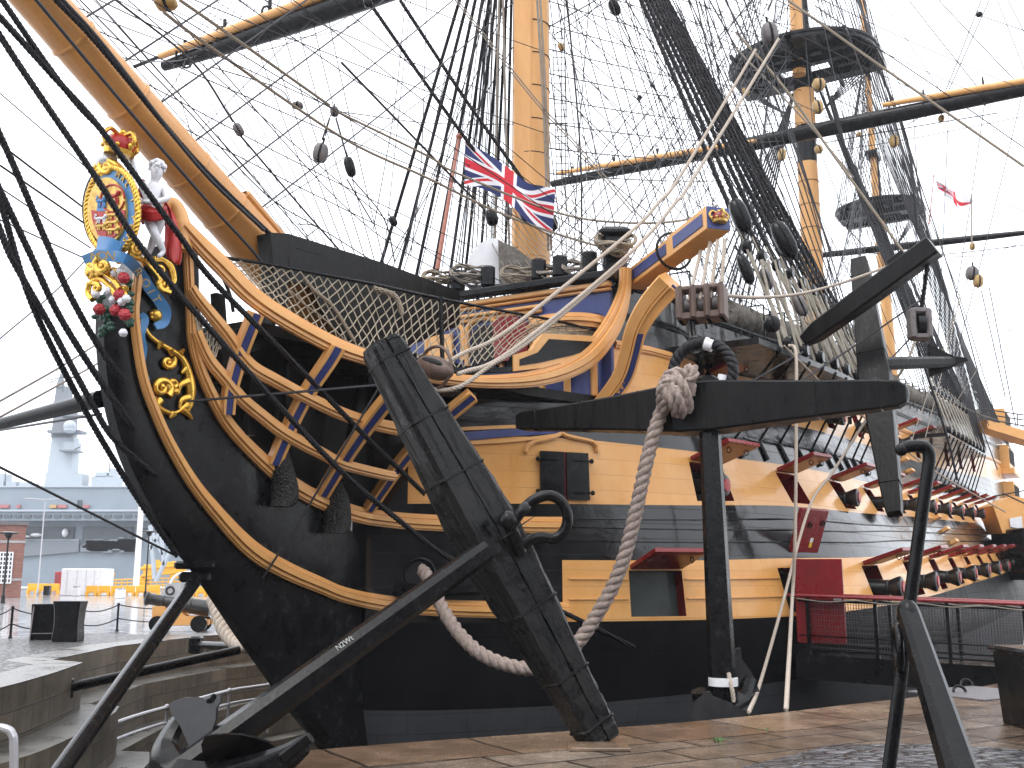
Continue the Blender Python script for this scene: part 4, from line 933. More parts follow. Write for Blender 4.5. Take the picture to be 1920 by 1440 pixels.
# shank
crown_=px(318,1462,9.05); head=px(985,984,10.9); sh=nrm(crown_-head)
mb=MB(); octag(C0+sh*.1,crown_,.21,.21,.27,.27,Z3,mb); mb.cbox(C0-sh*.3,(.24,.24,.5),(sd,np.cross(sd,sh),sh),ch=.06); mb.build('shank',M['iron'],anA,smooth=30)
# shackle at the head
hc=px(968,1000,10.8); mb=MB(); k=[(958,985),(975,962),(990,946),(1008,934),(1030,929),(1050,938),(1062,958),(1064,980),(1055,1000),(1038,1010),(1015,1008),(995,1012),(978,1022),(966,1030)]
mb.tube([px(x,y,10.75 if i<7 else 10.95) for i,(x,y) in enumerate(cr([V(*p) for p in k],4))],.058,10); a,b=px(952,975,10.72),px(975,1035,10.98); mb.tube([a,b],.07,12); mb.ball(px(953,975,10.72),.1,12); mb.build('shackle',M['iron'],anA,smooth=60)
# arms and flukes
mb=MB(); a1=[px(x,y,Y) for x,y,Y in ((330,1462,9.1),(308,1425,9.25),(316,1385,9.35),(350,1335,9.4),(400,1308,9.3))]; mb.tube(cr(a1,5),[.2]*6+list(np.linspace(.19,.05,15)),8,ell=.6)
a2=[px(x,y,Y) for x,y,Y in ((330,1470,9.0),(400,1475,8.9),(470,1452,8.8),(530,1425,8.75),(572,1396,8.7))]; mb.tube(cr(a2,5),[.2]*5+list(np.linspace(.19,.075,16)),8,ell=.6); mb.build('arms',M['iron'],anA,smooth=40)
mb=MB(); palm(mb,[(316,1322),(322,1316),(345,1309),(365,1308),(385,1313),(401,1318),(408,1302),(414,1303),(413,1316),(405,1328),(404,1350),(398,1368),(388,1388),(372,1404),(356,1402),(346,1380),(336,1358),(322,1340)],9.12,.07,(.002,-.001)); mb.build('fluke',M['flk'],anA,smooth=30)
mb=MB(); palm(mb,[(377,1396),(384,1381),(398,1378),(425,1377),(450,1378),(478,1384),(505,1393),(528,1406),(536,1420),(500,1428),(440,1440),(400,1446),(384,1430)],8.75,.08,(.001,.004)); mb.cbox(px(556,1402,8.7),(.09,.1,.3),(V(0,1,0),nrm(V(-.6,0,.7)),nrm(V(.78,0,.6))),ch=.02); mb.build('fluke',M['iron'],anA,smooth=30)
p=px(650,1208,9.95); ux=nrm(C0-crown_); 
M['markwhite']=mat('chalk_white',(.4,.4,.39),.7)
text_mesh('N2Wt',.07,px(648,1205,9.78)+V(0,-.06,0),ux,nrm(np.cross(V(0,-1,0),ux))*(1 if np.cross(V(0,-1,0),ux)[2]>0 else -1),M['markwhite'],'painted_number',anA,extrude=.004)
# ---- the bower anchor hanging from the cathead
e1,e2=px(972,791,18.6),px(1704,738,15.4); cB=px(1330,775,17.0)
anB=thing('anchor','black anchor hanging upright from the cathead, its long stock level across the bow','anchor',px(1340,1330,17))
ax_=nrm(e2-e1); mid=(e1+e2)/2; LB_=np.linalg.norm(e2-e1); upb=nrm(Z3-ax_*(Z3@ax_)); fb_=np.cross(ax_,upb); R=[]
for u,hgt in ((0,.26),(.02,.34),(.1,.40),(.3,.60),(.47,.82),(.56,.82),(.75,.62),(.93,.46),(.98,.4),(.996,.26),(1,.14)):
    c=e1+(e2-e1)*u-upb*(.0); h=hgt/2; d=h*.8; ch=.03; R.append([c+upb*a+fb_*b for a,b in ((-h+ch,-d),(h-ch,-d),(h,-d+ch),(h,d-ch),(h-ch,d),(-h+ch,d),(-h,d-ch),(-h,-d+ch))])
mb=MB(); mb.loft(R); stB=mb.build('stock',M['blackwood'],anB,smooth=25)
for u in (.06,.2,.36,.64,.8,.94):
    hgt=np.interp(u,[0,.1,.3,.5,.75,.98],[.34,.4,.6,.82,.62,.4])+.025; mb=MB(); mb.cbox(e1+(e2-e1)*u,(hgt,hgt*.8,.06),(upb,fb_,ax_),ch=.03); mb.build('hoop',M['iron'],stB)
t0,t1=px(1327,730,16.9),px(1357,1318,16.6)
mb=MB(); octag(t0,t1,.3,.3,.4,.4,fb_,mb); mb.cbox(px(1325,722,16.9),(.36,.34,.3),ch=.06); mb.build('shank',M['iron'],anB,smooth=30)
mb=MB(); mb.torus(px(1318,697,16.9),nrm(V(.9,-.35,0)),Z3,.5,.095,36,10); rg=mb.build('ring',M['tar'],anB,smooth=60)
for x,y,a in ((1329,646,0),(1357,712,1.2)):
    c=px(x,y,16.85); mb=MB(); t=nrm(V(.85,-.3,-.35)) if a==0 else nrm(V(-.25,.1,-.9)); mb.lathe(c-t*.07,t,[(0,.1),(.0,.112),(.14,.112),(.14,.1)],16); mb.build('canvas_band',M['white'],rg)
mb=MB(); mb.tube(cr([px(x,y,Y) for x,y,Y in ((1310,1295,16.2),(1320,1330,16.3),(1352,1345,16.5),(1390,1318,16.9),(1405,1275,17.2))],6),[.12]*6+[.2]*13+[.12]*6,8); mb.build('arms',M['iron'],anB,smooth=40)
mb=MB(); palm(mb,[(1376,1292),(1375,1240),(1381,1216),(1389,1215),(1391,1235),(1410,1262),(1425,1297),(1400,1299)],17.15,.09); mb.build('fluke',M['flk'],anB,smooth=30)
mb=MB(); palm(mb,[(1292,1345),(1302,1318),(1318,1298),(1332,1297),(1338,1306),(1370,1318),(1402,1336),(1390,1352),(1330,1360)],16.1,.09); mb.build('fluke',M['flk'],anB,smooth=30)
mb=MB(); c=px(1356,1278,16.55); mb.lathe(c-Z3*.06,Z3,[(0,.23),(.12,.23)],14); mb.build('canvas_band',M['white'],anB)
# ---- spare anchor stowed against the fore channel
anC=thing('anchor','black anchor stowed against the fore channel, stock upright and pointed fluke aft','anchor',px(1676,965,22.5))
e1,e2=px(1612,490,24.6),px(1677,964,22.0); ax_=nrm(e2-e1); fb_=nrm(P3-ax_*(P3@ax_)); sb_=np.cross(ax_,fb_); R=[]
for u,hgt in ((0,.36),(.03,.42),(.3,.56),(.5,.68),(.7,.56),(.97,.36),(1,.3)):
    c=e1+(e2-e1)*u; h=hgt/2; ch=.03; R.append([c+sb_*a+fb_*b for a,b in ((-h+ch,-h),(h-ch,-h),(h,-h+ch),(h,h-ch),(h-ch,h),(-h+ch,h),(-h,h-ch),(-h,-h+ch))])
mb=MB(); mb.loft(R); stC=mb.build('stock',M['blackwood'],anC,smooth=25)
for u in (.08,.42,.55,.9):
    hgt=np.interp(u,[0,.3,.5,.7,1],[.4,.56,.68,.56,.36])+.02; mb=MB(); mb.cbox(e1+(e2-e1)*u,(hgt,hgt,.05),(sb_,fb_,ax_),ch=.03); mb.build('hoop',M['iron'],stC)
mb=MB(); a,b=px(1648,682,23.2),px(1800,678,24.9); octag(a,b,.3,.3,.24,.24,Z3,mb); mb.build('shank',M['blackwood'],anC)
mb=MB(); palm(mb,[(1742,645),(1748,648),(1790,668),(1812,671),(1815,677),(1800,681),(1770,698),(1745,706)],24.6,.1); mb.build('fluke',M['blackwood'],anC)
# ---- iron-stocked anchor at the right, close to the camera
anD=thing('anchor','slim black anchor leaning on its bent iron stock rod at the right of the cobbles','anchor',V(3.1,8,0))
rod=[(1691,842),(1700,838),(1718,836),(1733,838),(1741,848),(1742,864),(1736,910),(1722,1010),(1706,1130),(1690,1262),(1672,1400),(1661,1482)]
P=cr([px(x,y,8.5) for x,y in rod],5); mb=MB(); mb.tube(P,[.042]*4+[.052]*(len(P)-4),12); mb.ball(px(1690,843,8.5),.055,10); mb.build('stock_rod',M['iron'],anD,smooth=60)
hd=px(1704,1168,8.42); ft_=V(3.07,7.2,.02); mb=MB(); octag(hd+Z3*.08,ft_,.15,.16,.235,.25,V(1,0,0),mb,ch=.2); mb.ball(hd+Z3*.06,(.09,.1,.13),12); mb.build('shank',M['iron'],anD,smooth=25)
mb=MB(); mb.torus(px(1684,1215,8.5),nrm(V(.25,.95,0)),Z3,.17,.03,28,8); mb.build('ring',M['iron'],anD,smooth=60)
mb=MB(); fx=V(1,.1,0); mb.tube(cr([ft_-fx*.75+V(0,.25,.3),ft_-fx*.4+V(0,.05,.08),ft_+V(0,-.05,.07),ft_+fx*.4+V(0,.05,.08),ft_+fx*.75+V(0,.25,.3)],5),[.05]*4+[.09]*13+[.05]*4,8)
for sg in (-1,1): mb.prism([ft_+fx*.45*sg+V(0,.12,.1),ft_+fx*.62*sg+V(.0,.02,.12),ft_+fx*.8*sg+V(0,.28,.36),ft_+fx*.55*sg+V(0,.4,.3)],V(0,.0,.05))
mb.build('arms',M['iron'],anD)
# ---------------------------------------------------------------- cables and ropes near the bow
def roped(name,pix,r,m,label,cat,n=10,kind=None,twist=True,pitch=None,group=None,parent=None,lab2=None):
    P=cr([px(*p) for p in pix],n); mb=MB()
    if twist: mb.rope(P,r,pitch=pitch)
    else: mb.tube(P,r,7)
    o=mb.build(name,m,parent,smooth=60)
    if parent is None:
        o['label']=label;o['category']=cat
        if group:o['group']=group
    return o
hz=[(792,1068,18.75),(806,1090,18.4),(828,1138,18.1),(858,1185,17.9),(900,1225,17.7),(950,1247,17.6),(1000,1254,17.5),(1045,1243,17.4),(1085,1203,17.35),(1118,1155,17.3),(1150,1098,17.2),(1172,1040,17.1),(1190,970,17.0),(1207,890,16.9),(1224,820,16.85),(1243,765,16.8),(1262,738,16.8),(1275,715,16.8)]
cab=roped('anchor_cable',hz,.122,M['cable'],'thick mauve cable looping from the hawse hole up to the hanging anchor ring','cable',pitch=.46)
mb=MB()
for q in ([(1237,742,16.75),(1250,705,16.6),(1275,697,16.5),(1292,712,16.55),(1290,735,16.65)],[(1240,765,16.7),(1240,730,16.5),(1258,712,16.42),(1280,722,16.45),(1287,748,16.55),(1275,770,16.7)],[(1246,770,16.65),(1252,740,16.42),(1270,730,16.38),(1284,750,16.45),(1284,775,16.6)],[(1238,722,16.6),(1252,738,16.4),(1262,760,16.42),(1268,778,16.6)],[(1250,712,16.5),(1266,735,16.34),(1276,760,16.4),(1280,778,16.6)],[(1264,700,16.5),(1280,722,16.36),(1290,750,16.45),(1292,770,16.6)],[(1282,720,16.5),(1300,708,16.45),(1300,690,16.5),(1286,694,16.6)],[(1284,700,16.6),(1296,722,16.5),(1294,742,16.6)]): mb.rope(cr([px(*p) for p in q],8),.085,pitch=.5)
mb.build('knot',M['cable'],cab,smooth=60)
# cat block with its falls
M['pal']=M['pale']
blk=thing('pulley_block','big brown three-sheave block hanging under the cathead','pulley block',px(1315,570,17.3))
c=px(1316,570,17.35); bx=nrm(V(.93,-.36,0)); by=np.cross(Z3,bx)
mb=MB()
for k in range(4): mb.cbox(c+bx*(.24*(k-1.5)),(.115,.5,.62),(bx,by,Z3),ch=.05)
mb.cbox(c-Z3*.24,(.8,.42,.14),(bx,by,Z3),ch=.03); mb.cbox(c+Z3*.27,(.8,.3,.1),(bx,by,Z3),ch=.03); mb.build('shell',M['woodblock'],blk,smooth=30)
mb=MB()
for k in range(3): mb.lathe(c+bx*(.24*(k-1))-bx*.05,bx,[(0,.12),(.1,.12)],18)
mb.build('sheave',M['greyblock'],blk)
mb=MB()
for x in (1292,1299): mb.tube(cr([px(x,600,17.3),px(x+2,622,17.25),px(x+6,640,17.15),px(1306,652,17.0)],5),.035,8)
mb.torus(px(1305,648,16.95),nrm(V(.9,-.3,0)),Z3,.14,.04,18,8); mb.build('hook',M['iron'],blk)
mb=MB(); tp=[(1296,468),(1313,452),(1327,448),(1340,446)]
for (x,y),bxo in zip(tp,(-.25,-.05,.12,.3)): mb.rope([atV(x,y,ca,cb_)-side*.2,c+bx*bxo-by*.0+Z3*.05+V(0,-.14,0)],.036,pitch=.17)
mb.build('cat_fall',M['pale'],ship,smooth=60)
# tack rope blocks and long pale falls
blk2=thing('pulley_block','heavy purple-brown block lying at the head rail with pale ropes through it','pulley block',px(815,692,16.6))
c=px(815,690,16.6); bx=nrm(px(855,707,16.3)-px(775,683,16.9)); bz=nrm(Z3-bx*(Z3@bx)); by=np.cross(bz,bx); mb=MB()
mb.ball(c,(.41,.2,.2),16,ax=(bx,by,bz)); mb.torus(c,bx,bz,.36,.03,24,6)
mb.build('shell',M['woodblock'],blk2,smooth=45)
mb=MB(); nn_=nrm(by*(1 if by@(CAM-c)>0 else -1)*.8+bz*.6); mb.ball(c+nn_*.165+bx*.03,(.24,.05,.06),12,ax=(bx,nn_,np.cross(bx,nn_))); mb.build('sheave_slot',M['portdark'],blk2)
tk=[[(812,694,16.55),(870,662,17),(960,614,17.8),(1180,437,20.5),(1235,380,21.4),(1280,323,22.3),(1417,93,25.5)],[(858,702,16.5),(960,657,17.4),(1180,476,20),(1267,380,21.4),(1300,335,22),(1460,73,25.5)],[(783,720,16.7),(812,730,16.6),(845,730,16.5),(875,718,16.6),(920,685,17),(1000,634,17.8),(1180,484,20)]]
for i,q in enumerate(tk): roped('tack_rope',q,.04,M['pale'],['upper pale laid rope running from the head-rail block up to the maintop','lower pale laid rope running from the head-rail block up to the maintop','short pale rope bight under the head-rail block rising beside its fellows'][i],'rope',n=8,pitch=.2,group='pale ropes from the head-rail block')
# boomkin and its guys
mb=MB(); mb.tube([px(700,712,16.4),px(880,735,19.3)],[.1,.16],12); mb.build('boomkin',M['black'],ship)
mb=MB(); mb.tube([atT(-60,812,-3.5),atT(0,795,-2.6),atT(188,748,-.2)],[.085,.09,.13],12); mb.build('boomkin',M['black'],ship)
for q in ([atT(-20,985/1+ -175,-6),atT(190,776,-.2)],[px(711,722,16.4),atT(345,753,.3)],[px(711,726,16.4),px(561,978,16.8),bowpt(492,1085,.05)]):
    mb=MB(); mb.tube(q,.02,6); mb.build('boomkin_guy',M['tarthin'],ship)
# falls on the ship's side
FALL=[('pale rope hanging straight down from the fore channel to the quay',[(1480,648,21.5),(1492,660,20.8),(1493,760,20.4),(1491,1000,20),(1484,1150,19.5),(1474,1330,14.2)],.035),
('pale rope slanting from the stowed anchor down to the hanging anchor',[(1735,575,24),(1700,680,24),(1640,763,24),(1563,883,23),(1517,953,22),(1460,1160,20),(1424,1285,18),(1404,1335,15)],.032),
('pale line crossing low from the fore channel toward the stern',[(1470,648,21.5),(1505,683,22),(1560,737,23),(1608,773,24.5),(1747,880,28),(1885,960,32)],.022),
('slack pale rope drooping from the cat block to the fish davit',[(1352,553,18),(1420,558,20),(1500,551,22),(1580,530,23),(1650,505,23.2),(1700,486,23)],.035),
('short pale rope end dangling by the hanging anchor flukes',[(1366,1262,16.4),(1372,1290,16.3),(1376,1316,16.3)],.035)]
for lb,q,r in FALL: roped('hanging_rope',q,r,M['pale'],lb,'rope',twist=True,pitch=.18)
# fish davit with its block
mb=MB(); a,b=px(1508,640,23.4),px(1752,462,21.6); ax_=nrm(b-a); upd=nrm(Z3-ax_*(Z3@ax_)); sdv=np.cross(ax_,upd); R=[]
for u,h in ((0,.26),(.1,.4),(.5,.46),(1,.46)): R.append([a+(b-a)*u+sdv*x*h/2+upd*y*h/2 for x,y in ((-1,-.8),(-.8,-1),(.8,-1),(1,-.8),(1,.8),(.8,1),(-.8,1),(-1,.8))])
mb.loft(R); mb.cbox(a+(b-a)*.78+upd*.28,(.3,.4,.14),(sdv,ax_,upd),ch=.02); mb.build('fish_davit',M['blackwood'],ship,smooth=25)
blk3=thing('pulley_block','long dark single-slot block hanging from the fish davit end','pulley block',px(1723,610,22)); c=px(1724,608,22); mb=MB()
mb.cbox(c-V(.17,0,0),(.13,.34,.68),ch=.04); mb.cbox(c+V(.17,0,0),(.13,.34,.68),ch=.04); mb.cbox(c+Z3*.29,(.4,.3,.12),ch=.03); mb.cbox(c-Z3*.29,(.4,.3,.12),ch=.03); mb.build('shell',M['greyblock'],blk3); mb=MB(); mb.lathe(c-V(.08,0,0),V(1,0,0),[(0,.22),(.16,.22)],14); mb.build('sheave',M['black'],blk3)
mb=MB(); mb.rope([px(1742,475,21.7),px(1728,578,22)],.05); mb.build('strop',M['tar'],blk3)
# ---------------------------------------------------------------- gangway on the right
g0=S(.15,6.2,0); gd=nrm(P3*1.0); gz=lambda k:.18-.03*k; LG=15
gw=thing('gangway','dark gangway with red handrails and mesh sides leading into the hull','gangway',g0)
perp=D3; W=1.45
def gp(k,j,z): return g0+gd*k+perp*j+Z3*(gz(k)+z)
mb=MB(); mb.add([gp(0,0,0),gp(LG,0,0),gp(LG,W,0),gp(0,W,0),gp(0,0,-.5),gp(LG,0,-.5),gp(LG,W,-.5),gp(0,W,-.5)],[(0,1,2,3),(7,6,5,4),(0,4,5,1),(3,2,6,7),(0,3,7,4),(1,5,6,2)]); mb.build('deck',M['black'],gw)
for j in (0,W):
    mb=MB(); mb.tube([gp(-.1,j,1.18),gp(LG,j,1.18)],.035,10); mb.build('handrail',M['red'],gw)
    mb=MB()
    for k in np.arange(.3,LG,1.35): mb.box((gp(k,j,0)+gp(k,j,1.16))/2,(.07,.05,1.16),(gd,perp,Z3))
    for z in (.1,1.08): mb.tube([gp(.1,j,z),gp(LG,j,z)],.02,6)
    if j==0: 
        for z in (.38,): mb.tube([gp(.1,j,z),gp(LG,j,z)],.015,6)
    mb.build('posts',M['black'],gw)
    mb=MB()
    for k in np.arange(.35,LG if j==0 else 9,.055): mb.tube([gp(k,j,.1),gp(k,j,1.08)],.0055,3,caps=False)
    for z in np.arange(.15,1.08,.11): mb.tube([gp(.3,j,z),gp(LG,j,z)],.005,3,caps=False)
    mb.build('mesh_panel',M['tarthin'],gw)
    mb=MB(); mb.tube(cr([gp(k,j-.05,1.12-.05*(i%2)) for i,k in enumerate(np.arange(.1,LG,.6))],4),.012,5); mb.build('rope_lights',M['hempthin'],gw)
# red hood and door
zd=1.72; mb=MB(); mb.cbox(gp(.55,.12,zd/2+.22),(.95,.06,zd),(gd,perp,Z3),ch=.01); mb.cbox(gp(.06,.6,zd/2+.22),(.06,1.0,zd),(gd,perp,Z3),ch=.01); mb.cbox(gp(.55,.14,.95),(.95,.012,.02),(gd,perp,Z3),ch=.004); dr=mb.build('door',M['red'],gw)
mb=MB(); mb.cbox(gp(.9,.07,1.12),(.16,.04,.05),(gd,perp,Z3),ch=.01); mb.build('handle',M['white'],dr)
# black bin
bc=gnd(2040,1379)+V(0,.5,0); bn=thing('bin','squat black metal bin with a grey lid beside the gangway','bin',bc); mb=MB(); h=.84
R=[[bc+V(x*w_,y*w_,z) for x,y in ((-.46,-.5),(.46,-.5),(.5,-.46),(.5,.46),(.46,.5),(-.46,.5),(-.5,.46),(-.5,-.46))] for z,w_ in ((0,.96),(.02,.98),(h,1.06))]; mb.loft(R); mb.build('body',M['black'],bn,smooth=20)
mb=MB(); mb.cbox(bc+Z3*(h+.03),(1.14,1.14,.08),ch=.035); mb.build('lid',M['black'],bn); mb=MB(); mb.lathe(bc+V(-.2,-.54,h-.2),V(0,-1,0),[(0,.06),(.02,.06),(.03,.04)],12); mb.build('lock',M['iron'],bn)
# hatch in the paving
a=gnd(1832,1302); mb=MB(); mb.cbox(a+V(0,0,.02),(1.5,1.3,.03),(nrm(V(.86,.5,0)),nrm(V(-.5,.86,0)),Z3),ch=.008); ht=mb.build('hatch_cover',mat('grey_planks',(.11,.10,.11),.4,bump=.4,stretch=(1,6,1),col2=(.16,.15,.16)),None); ht['label']='flat grey wooden hatch cover set in the paving'; ht['category']='hatch'
for x,y in ((1813,1291),(1800,1304)):
    mb=MB(); mb.torus(gnd(x,y)+V(0,0,.05),V(1,0,0),nrm(V(0,.4,.9)),.09,.022,12,6,a0=0,a1=math.pi); mb.build('handle',M['iron'],ht)

# yellow walkway structure by the far quarter of the ship
t=thing('gangway','yellow boarded walkway with handrails crossing to the far stern quarter','gangway',px(1950,1080,46))
mb=MB(); mb.prism([px(x,y,46) for x,y in ((1862,948),(1905,930),(1990,950),(1990,1000),(1905,1000),(1880,1000))],V(0,1.5,0)); mb.build('side_panel',M['yellow'],t); mb=MB(); mb.prism([px(x,y,50) for x,y in ((1848,786),(1925,808),(2010,830),(2010,850),(1925,826),(1852,803))],V(0,1.2,0)); mb.build('upper_walkway',M['yellow'],t)
mb=MB()
for a,b,Y in (((1838,766),(2000,790),50),((1838,775),(2000,800),50),((1848,786),(2000,812),50),((1866,930),(2000,905),46),((1880,925),(1990,975),46)): mb.tube([px(*a,Y),px(*b,Y)],.03,6)
for x in range(1842,1990,22): mb.tube([px(x,766+(x-1838)*.15,50),px(x,788+(x-1838)*.16,50)],.025,5)
mb.build('railing',M['tarthin'],t); mb=MB(); mb.prism([px(x,y,45.9) for x,y in ((1893,972),(1916,968),(1918,992),(1895,988))],V(0,.05,0)); mb.build('notice',M['white'],t)
mb=MB(); mb.cbox(px(1975,1040,46),(4,3,2.2),ch=.05); mb.build('support',M['black'],t)
# ================================================================ MASTS, TOPS, YARDS, RIGGING
def mastbuild(name,s,x0,y0,x1,y1,r0,r1,ztop,m,hoops=True):
    a=atS(x0,y0,s); b=atS(x1,y1,s); a_=S(s,0,a[2]); 
    return a,b
def spar(name,p,q,r0,r1,m,n=24,parent=None):
    d=nrm(q-p); L=np.linalg.norm(q-p); mb=MB(); mb.lathe(p,d,[(L*u,r0+(r1-r0)*u) for u in np.linspace(0,1,12)],n); return mb.build(name,m,parent or ship,smooth=40)
def taperspar(name,p,q,rmid,rend,m,n=16,parent=None):
    d=nrm(q-p); L=np.linalg.norm(q-p); mb=MB(); mb.lathe(p,d,[(L*u,rend+(rmid-rend)*(1-abs(2*u-1)**2)) for u in np.linspace(0,1,21)],n); return mb.build(name,m,parent or ship,smooth=40)
# foremast
fm0=S(0,0,6.6); fm1=S(.25,0,23.5); fm=spar('foremast',fm0,fm1,.5,.44,M['mast'],32)
mb=MB()
fd=nrm(V(-.25,-1,0)); fx_=nrm(np.cross(Z3,fd))
mb.cbox((fm0+fm1)/2+Z3*2.0+fd*.42-fx_*.12,(.5,.2,14.5),(fx_,fd,Z3),ch=.05); mb.build('front_fish',M['mast'],fm)
for z in np.arange(9.6,23,.92):
    p=fm0+(fm1-fm0)*((z-6.6)/16.9); mb=MB(); mb.torus(p,V(1,0,0),V(0,1,0),.478,.014,36,5); mb.build('woolding',M['tarthin'],fm)
p=fm0+(fm1-fm0)*((17.6-6.6)/16.9); mb=MB(); mb.lathe(p,Z3,[(0,.56),(.25,.58),(.3,.5)],24); mb.build('hoop',M['iron'],fm)
# mainmast (raked a little aft), stepped on the centre line
tp=lambda x,y: atT(x,y,0.0)
def onl(p,q,z): return p+(q-p)*((z-p[2])/(q[2]-p[2]))
mA,mB_=tp(1529,600),tp(1511,250); mtz=tp(1504,118)[2]; mmz=mtz
mm=spar('mainmast',onl(mA,mB_,7.5),onl(mA,mB_,mtz-5.6),.53,.5,M['mast'],28)
spar('mast_head',onl(mA,mB_,mtz-5.6),onl(mA,mB_,mtz+6),.5,.42,M['black'],20,mm); spar('bare_band',onl(mA,mB_,mtz-3.6),onl(mA,mB_,mtz-1.6),.52,.52,M['mast'],20,mm)
for z in np.arange(9,mtz-6,1.25):
    mb=MB(); mb.torus(onl(mA,mB_,z),V(1,0,0),V(0,1,0),.525,.014,30,5); mb.build('woolding',M['tarthin'],mm)
q=onl(mA,mB_,mtz)-D3*.75; spar('main_topmast',q-Z3*1,q+Z3*14,.33,.3,M['mast'],20)
zA,zB=tp(1668,650),tp(1646,385); ztz=tp(1650,398)[2]
mz=spar('mizzenmast',onl(zA,zB,8.5),onl(zA,zB,ztz-.8),.38,.34,M['mast'],22); spar('mast_head',onl(zA,zB,ztz-.8),onl(zA,zB,ztz+4.2),.33,.28,M['black'],16,mz)
q=onl(zA,zB,ztz)-D3*.55; spar('mizzen_topmast',q,q+Z3*20,.22,.16,M['mast'],16,mz)
mb=MB(); mb.cbox(onl(zA,zB,ztz+3.6)-D3*.3,(1.5,.8,.35),(D3,P3,Z3),ch=.04); mb.build('mast_cap',M['black'],mz)
ms_m=toS(onl(mA,mB_,mtz))[0]; ms_z=toS(onl(zA,zB,ztz))[0]
# tops: D-shaped platforms with a lubber's hole
def top_platform(s,z,hw,lf,la,par,name='top'):
    out=[(-lf*math.cos(a)*1.0,hw*math.sin(a)) for a in np.linspace(-math.pi/2,math.pi/2,21)]+[(la,hw),(la,-hw)]
    ho=[(-.5,-1.25),(-.5,1.25),(1.15,1.25),(1.15,-1.25)]
    w2=lambda L:[S(s+a,b,0)[:2] for a,b in L]
    mb=MB()
    for dz in (0,-.2):
        q=fill(w2(out),w2(ho),z+dz); 
        mb.add(np.concatenate(q.v),q.f if dz==0 else [f[::-1] for f in q.f])
    for Lp in (out,ho):
        n=len(Lp); a=[S(s+p,q_,z) for p,q_ in Lp]+[S(s+p,q_,z-.2) for p,q_ in Lp]; mb.add(a,[(i,(i+1)%n,n+(i+1)%n,n+i)[::-1] for i in range(n)]+[(i,(i+1)%n,n+(i+1)%n,n+i) for i in range(n)])
    for k in np.linspace(-.75,.75,5):      # bearers
        mb.box(S(s+(la-lf)*.5*.2,hw*k,z-.3),(lf*1.2+la*.9,.16,.2),(D3,P3,Z3))
    for k in (-1.0,0.9): mb.box(S(s+k,0,z-.55),(.34,hw*1.7,.36),(D3,P3,Z3))
    mb.tube([S(s+a*.99,b*.99,z+.08) for a,b in out]+[S(s+out[0][0],out[0][1],z+.08)],.13,6)
    o=mb.build(name,M['black'],par,smooth=25)
    return o
top_platform(ms_m,mtz,3.75,3.2,2.5,mm)
top_platform(ms_z,ztz,2.7,2.2,1.8,mz)
# yards
def yard(x0,y0,x1,y1,s,rm,re,ext=1.0,m=None):
    a=atS(x0,y0,s); b=atS(x1,y1,s); b=a+(b-a)*ext; return a,b,taperspar('yard',a,b,rm,re,m or M['black'])
ya,yb,my=yard(1035,345,1905,170,24.4,.36,.18,1.35)
yd=nrm(yb-ya)
for a,b in (((1045,325),(1420,264)),((1655,197),(1925,151))):
    p=atS(a[0],a[1],24.1); q=atS(b[0],b[1],24.1); q=q if b[0]<1900 else p+(q-p)*1.5; o=taperspar('boom',p,q,.15,.1,M['mast'],12,my)
for u in (.04,.12,.2,.3,.62,.7,.78):
    p=ya+(yb-ya)*u; mb=MB(); mb.tube([p,p+Z3*.75],.05,6); mb.torus(p+Z3*.75,Z3,D3,.17,.03,12,5); mb.torus(p,Z3,D3,.36,.03,14,5); mb.build('boom_iron',M['iron'],my)
fa,fb2,fy=yard(308,124,700,-8,-.9,.33,.16,1.6)
p=atS(300,106,-1.2); q=atS(560,8,-1.2); q=p+(q-p)*1.7; taperspar('boom',p,q,.14,.1,M['mast'],12,fy); mb=MB(); mb.tube([atS(252,125,-1.2),p],.06,8); mb.build('boom_end',M['black'],fy)
for x,y in ((345,108),(420,70),(505,32)):
    p=atS(x,y,-.95); mb=MB(); mb.torus(p,Z3,D3,.32,.04,14,5); mb.tube([p,p+Z3*.6],.06,6); mb.build('boom_iron',M['iron'],fy)
yard(1455,488,1925,436,40.6,.22,.1,1.1)
p=atS(1545,258,24.0); q=atS(1915,186,24.0); 
# ---- shrouds
M['lanyard']=mat('lanyard_hemp',(.36,.32,.26),.85,col2=(.25,.22,.18),nscale=10)
def deadeye(mb,p,d,r=.16):
    u=nrm(np.cross(d,P3)); mb.lathe(p-P3*.09,P3,[(0,r*.75),(.05,r),(.13,r),(.18,r*.75)],14)
def shrouds(side,H,lows,ln,rad,nm):
    """H: hounds point; lows: lower deadeye points; ln: distance to upper deadeye"""
    sh=MB(); la=MB(); de=MB(); ups=[]
    for p in lows:
        d=nrm(H-p); u=p+d*ln; ups.append(u)
        m1=MB(); m1.rope([u,H],rad,pitch=rad*8,n=5) if side>0 and rad>.04 else m1.tube([u,H],rad,6)
        m1.build('shroud',M['tar'] if side>0 else M['tar'],ship,smooth=60)
        deadeye(de,p,d); deadeye(de,u,d)
        t=nrm(np.cross(d,P3))
        for k in (-.1,0,.1): la.tube([p+t*k,u+t*k],.03 if side>0 else .02,5)
        la.tube([u-t*.1,u-t*.12+d*.5],.02,5)
    de.build('deadeyes',M['black'],ship,kind='stuff'); la.build('lanyards',M['hempthin'] if side<0 else M['lanyard'],ship,kind='stuff')
    return ups
def ratlines(ups,H,lo,hi,step=.42,r=.011):
    mb=MB(); zs=np.arange(lo,hi,step)
    for z in zs:
        P=[]
        for u in ups:
            k=(z-u[2])/(H[2]-u[2])
            if k<0: continue
            P.append(u+(H-u)*k)
        if len(P)>1: mb.tube(P,r,4,caps=False)
    mb.build('ratlines',M['tarthin'],ship,kind='stuff')
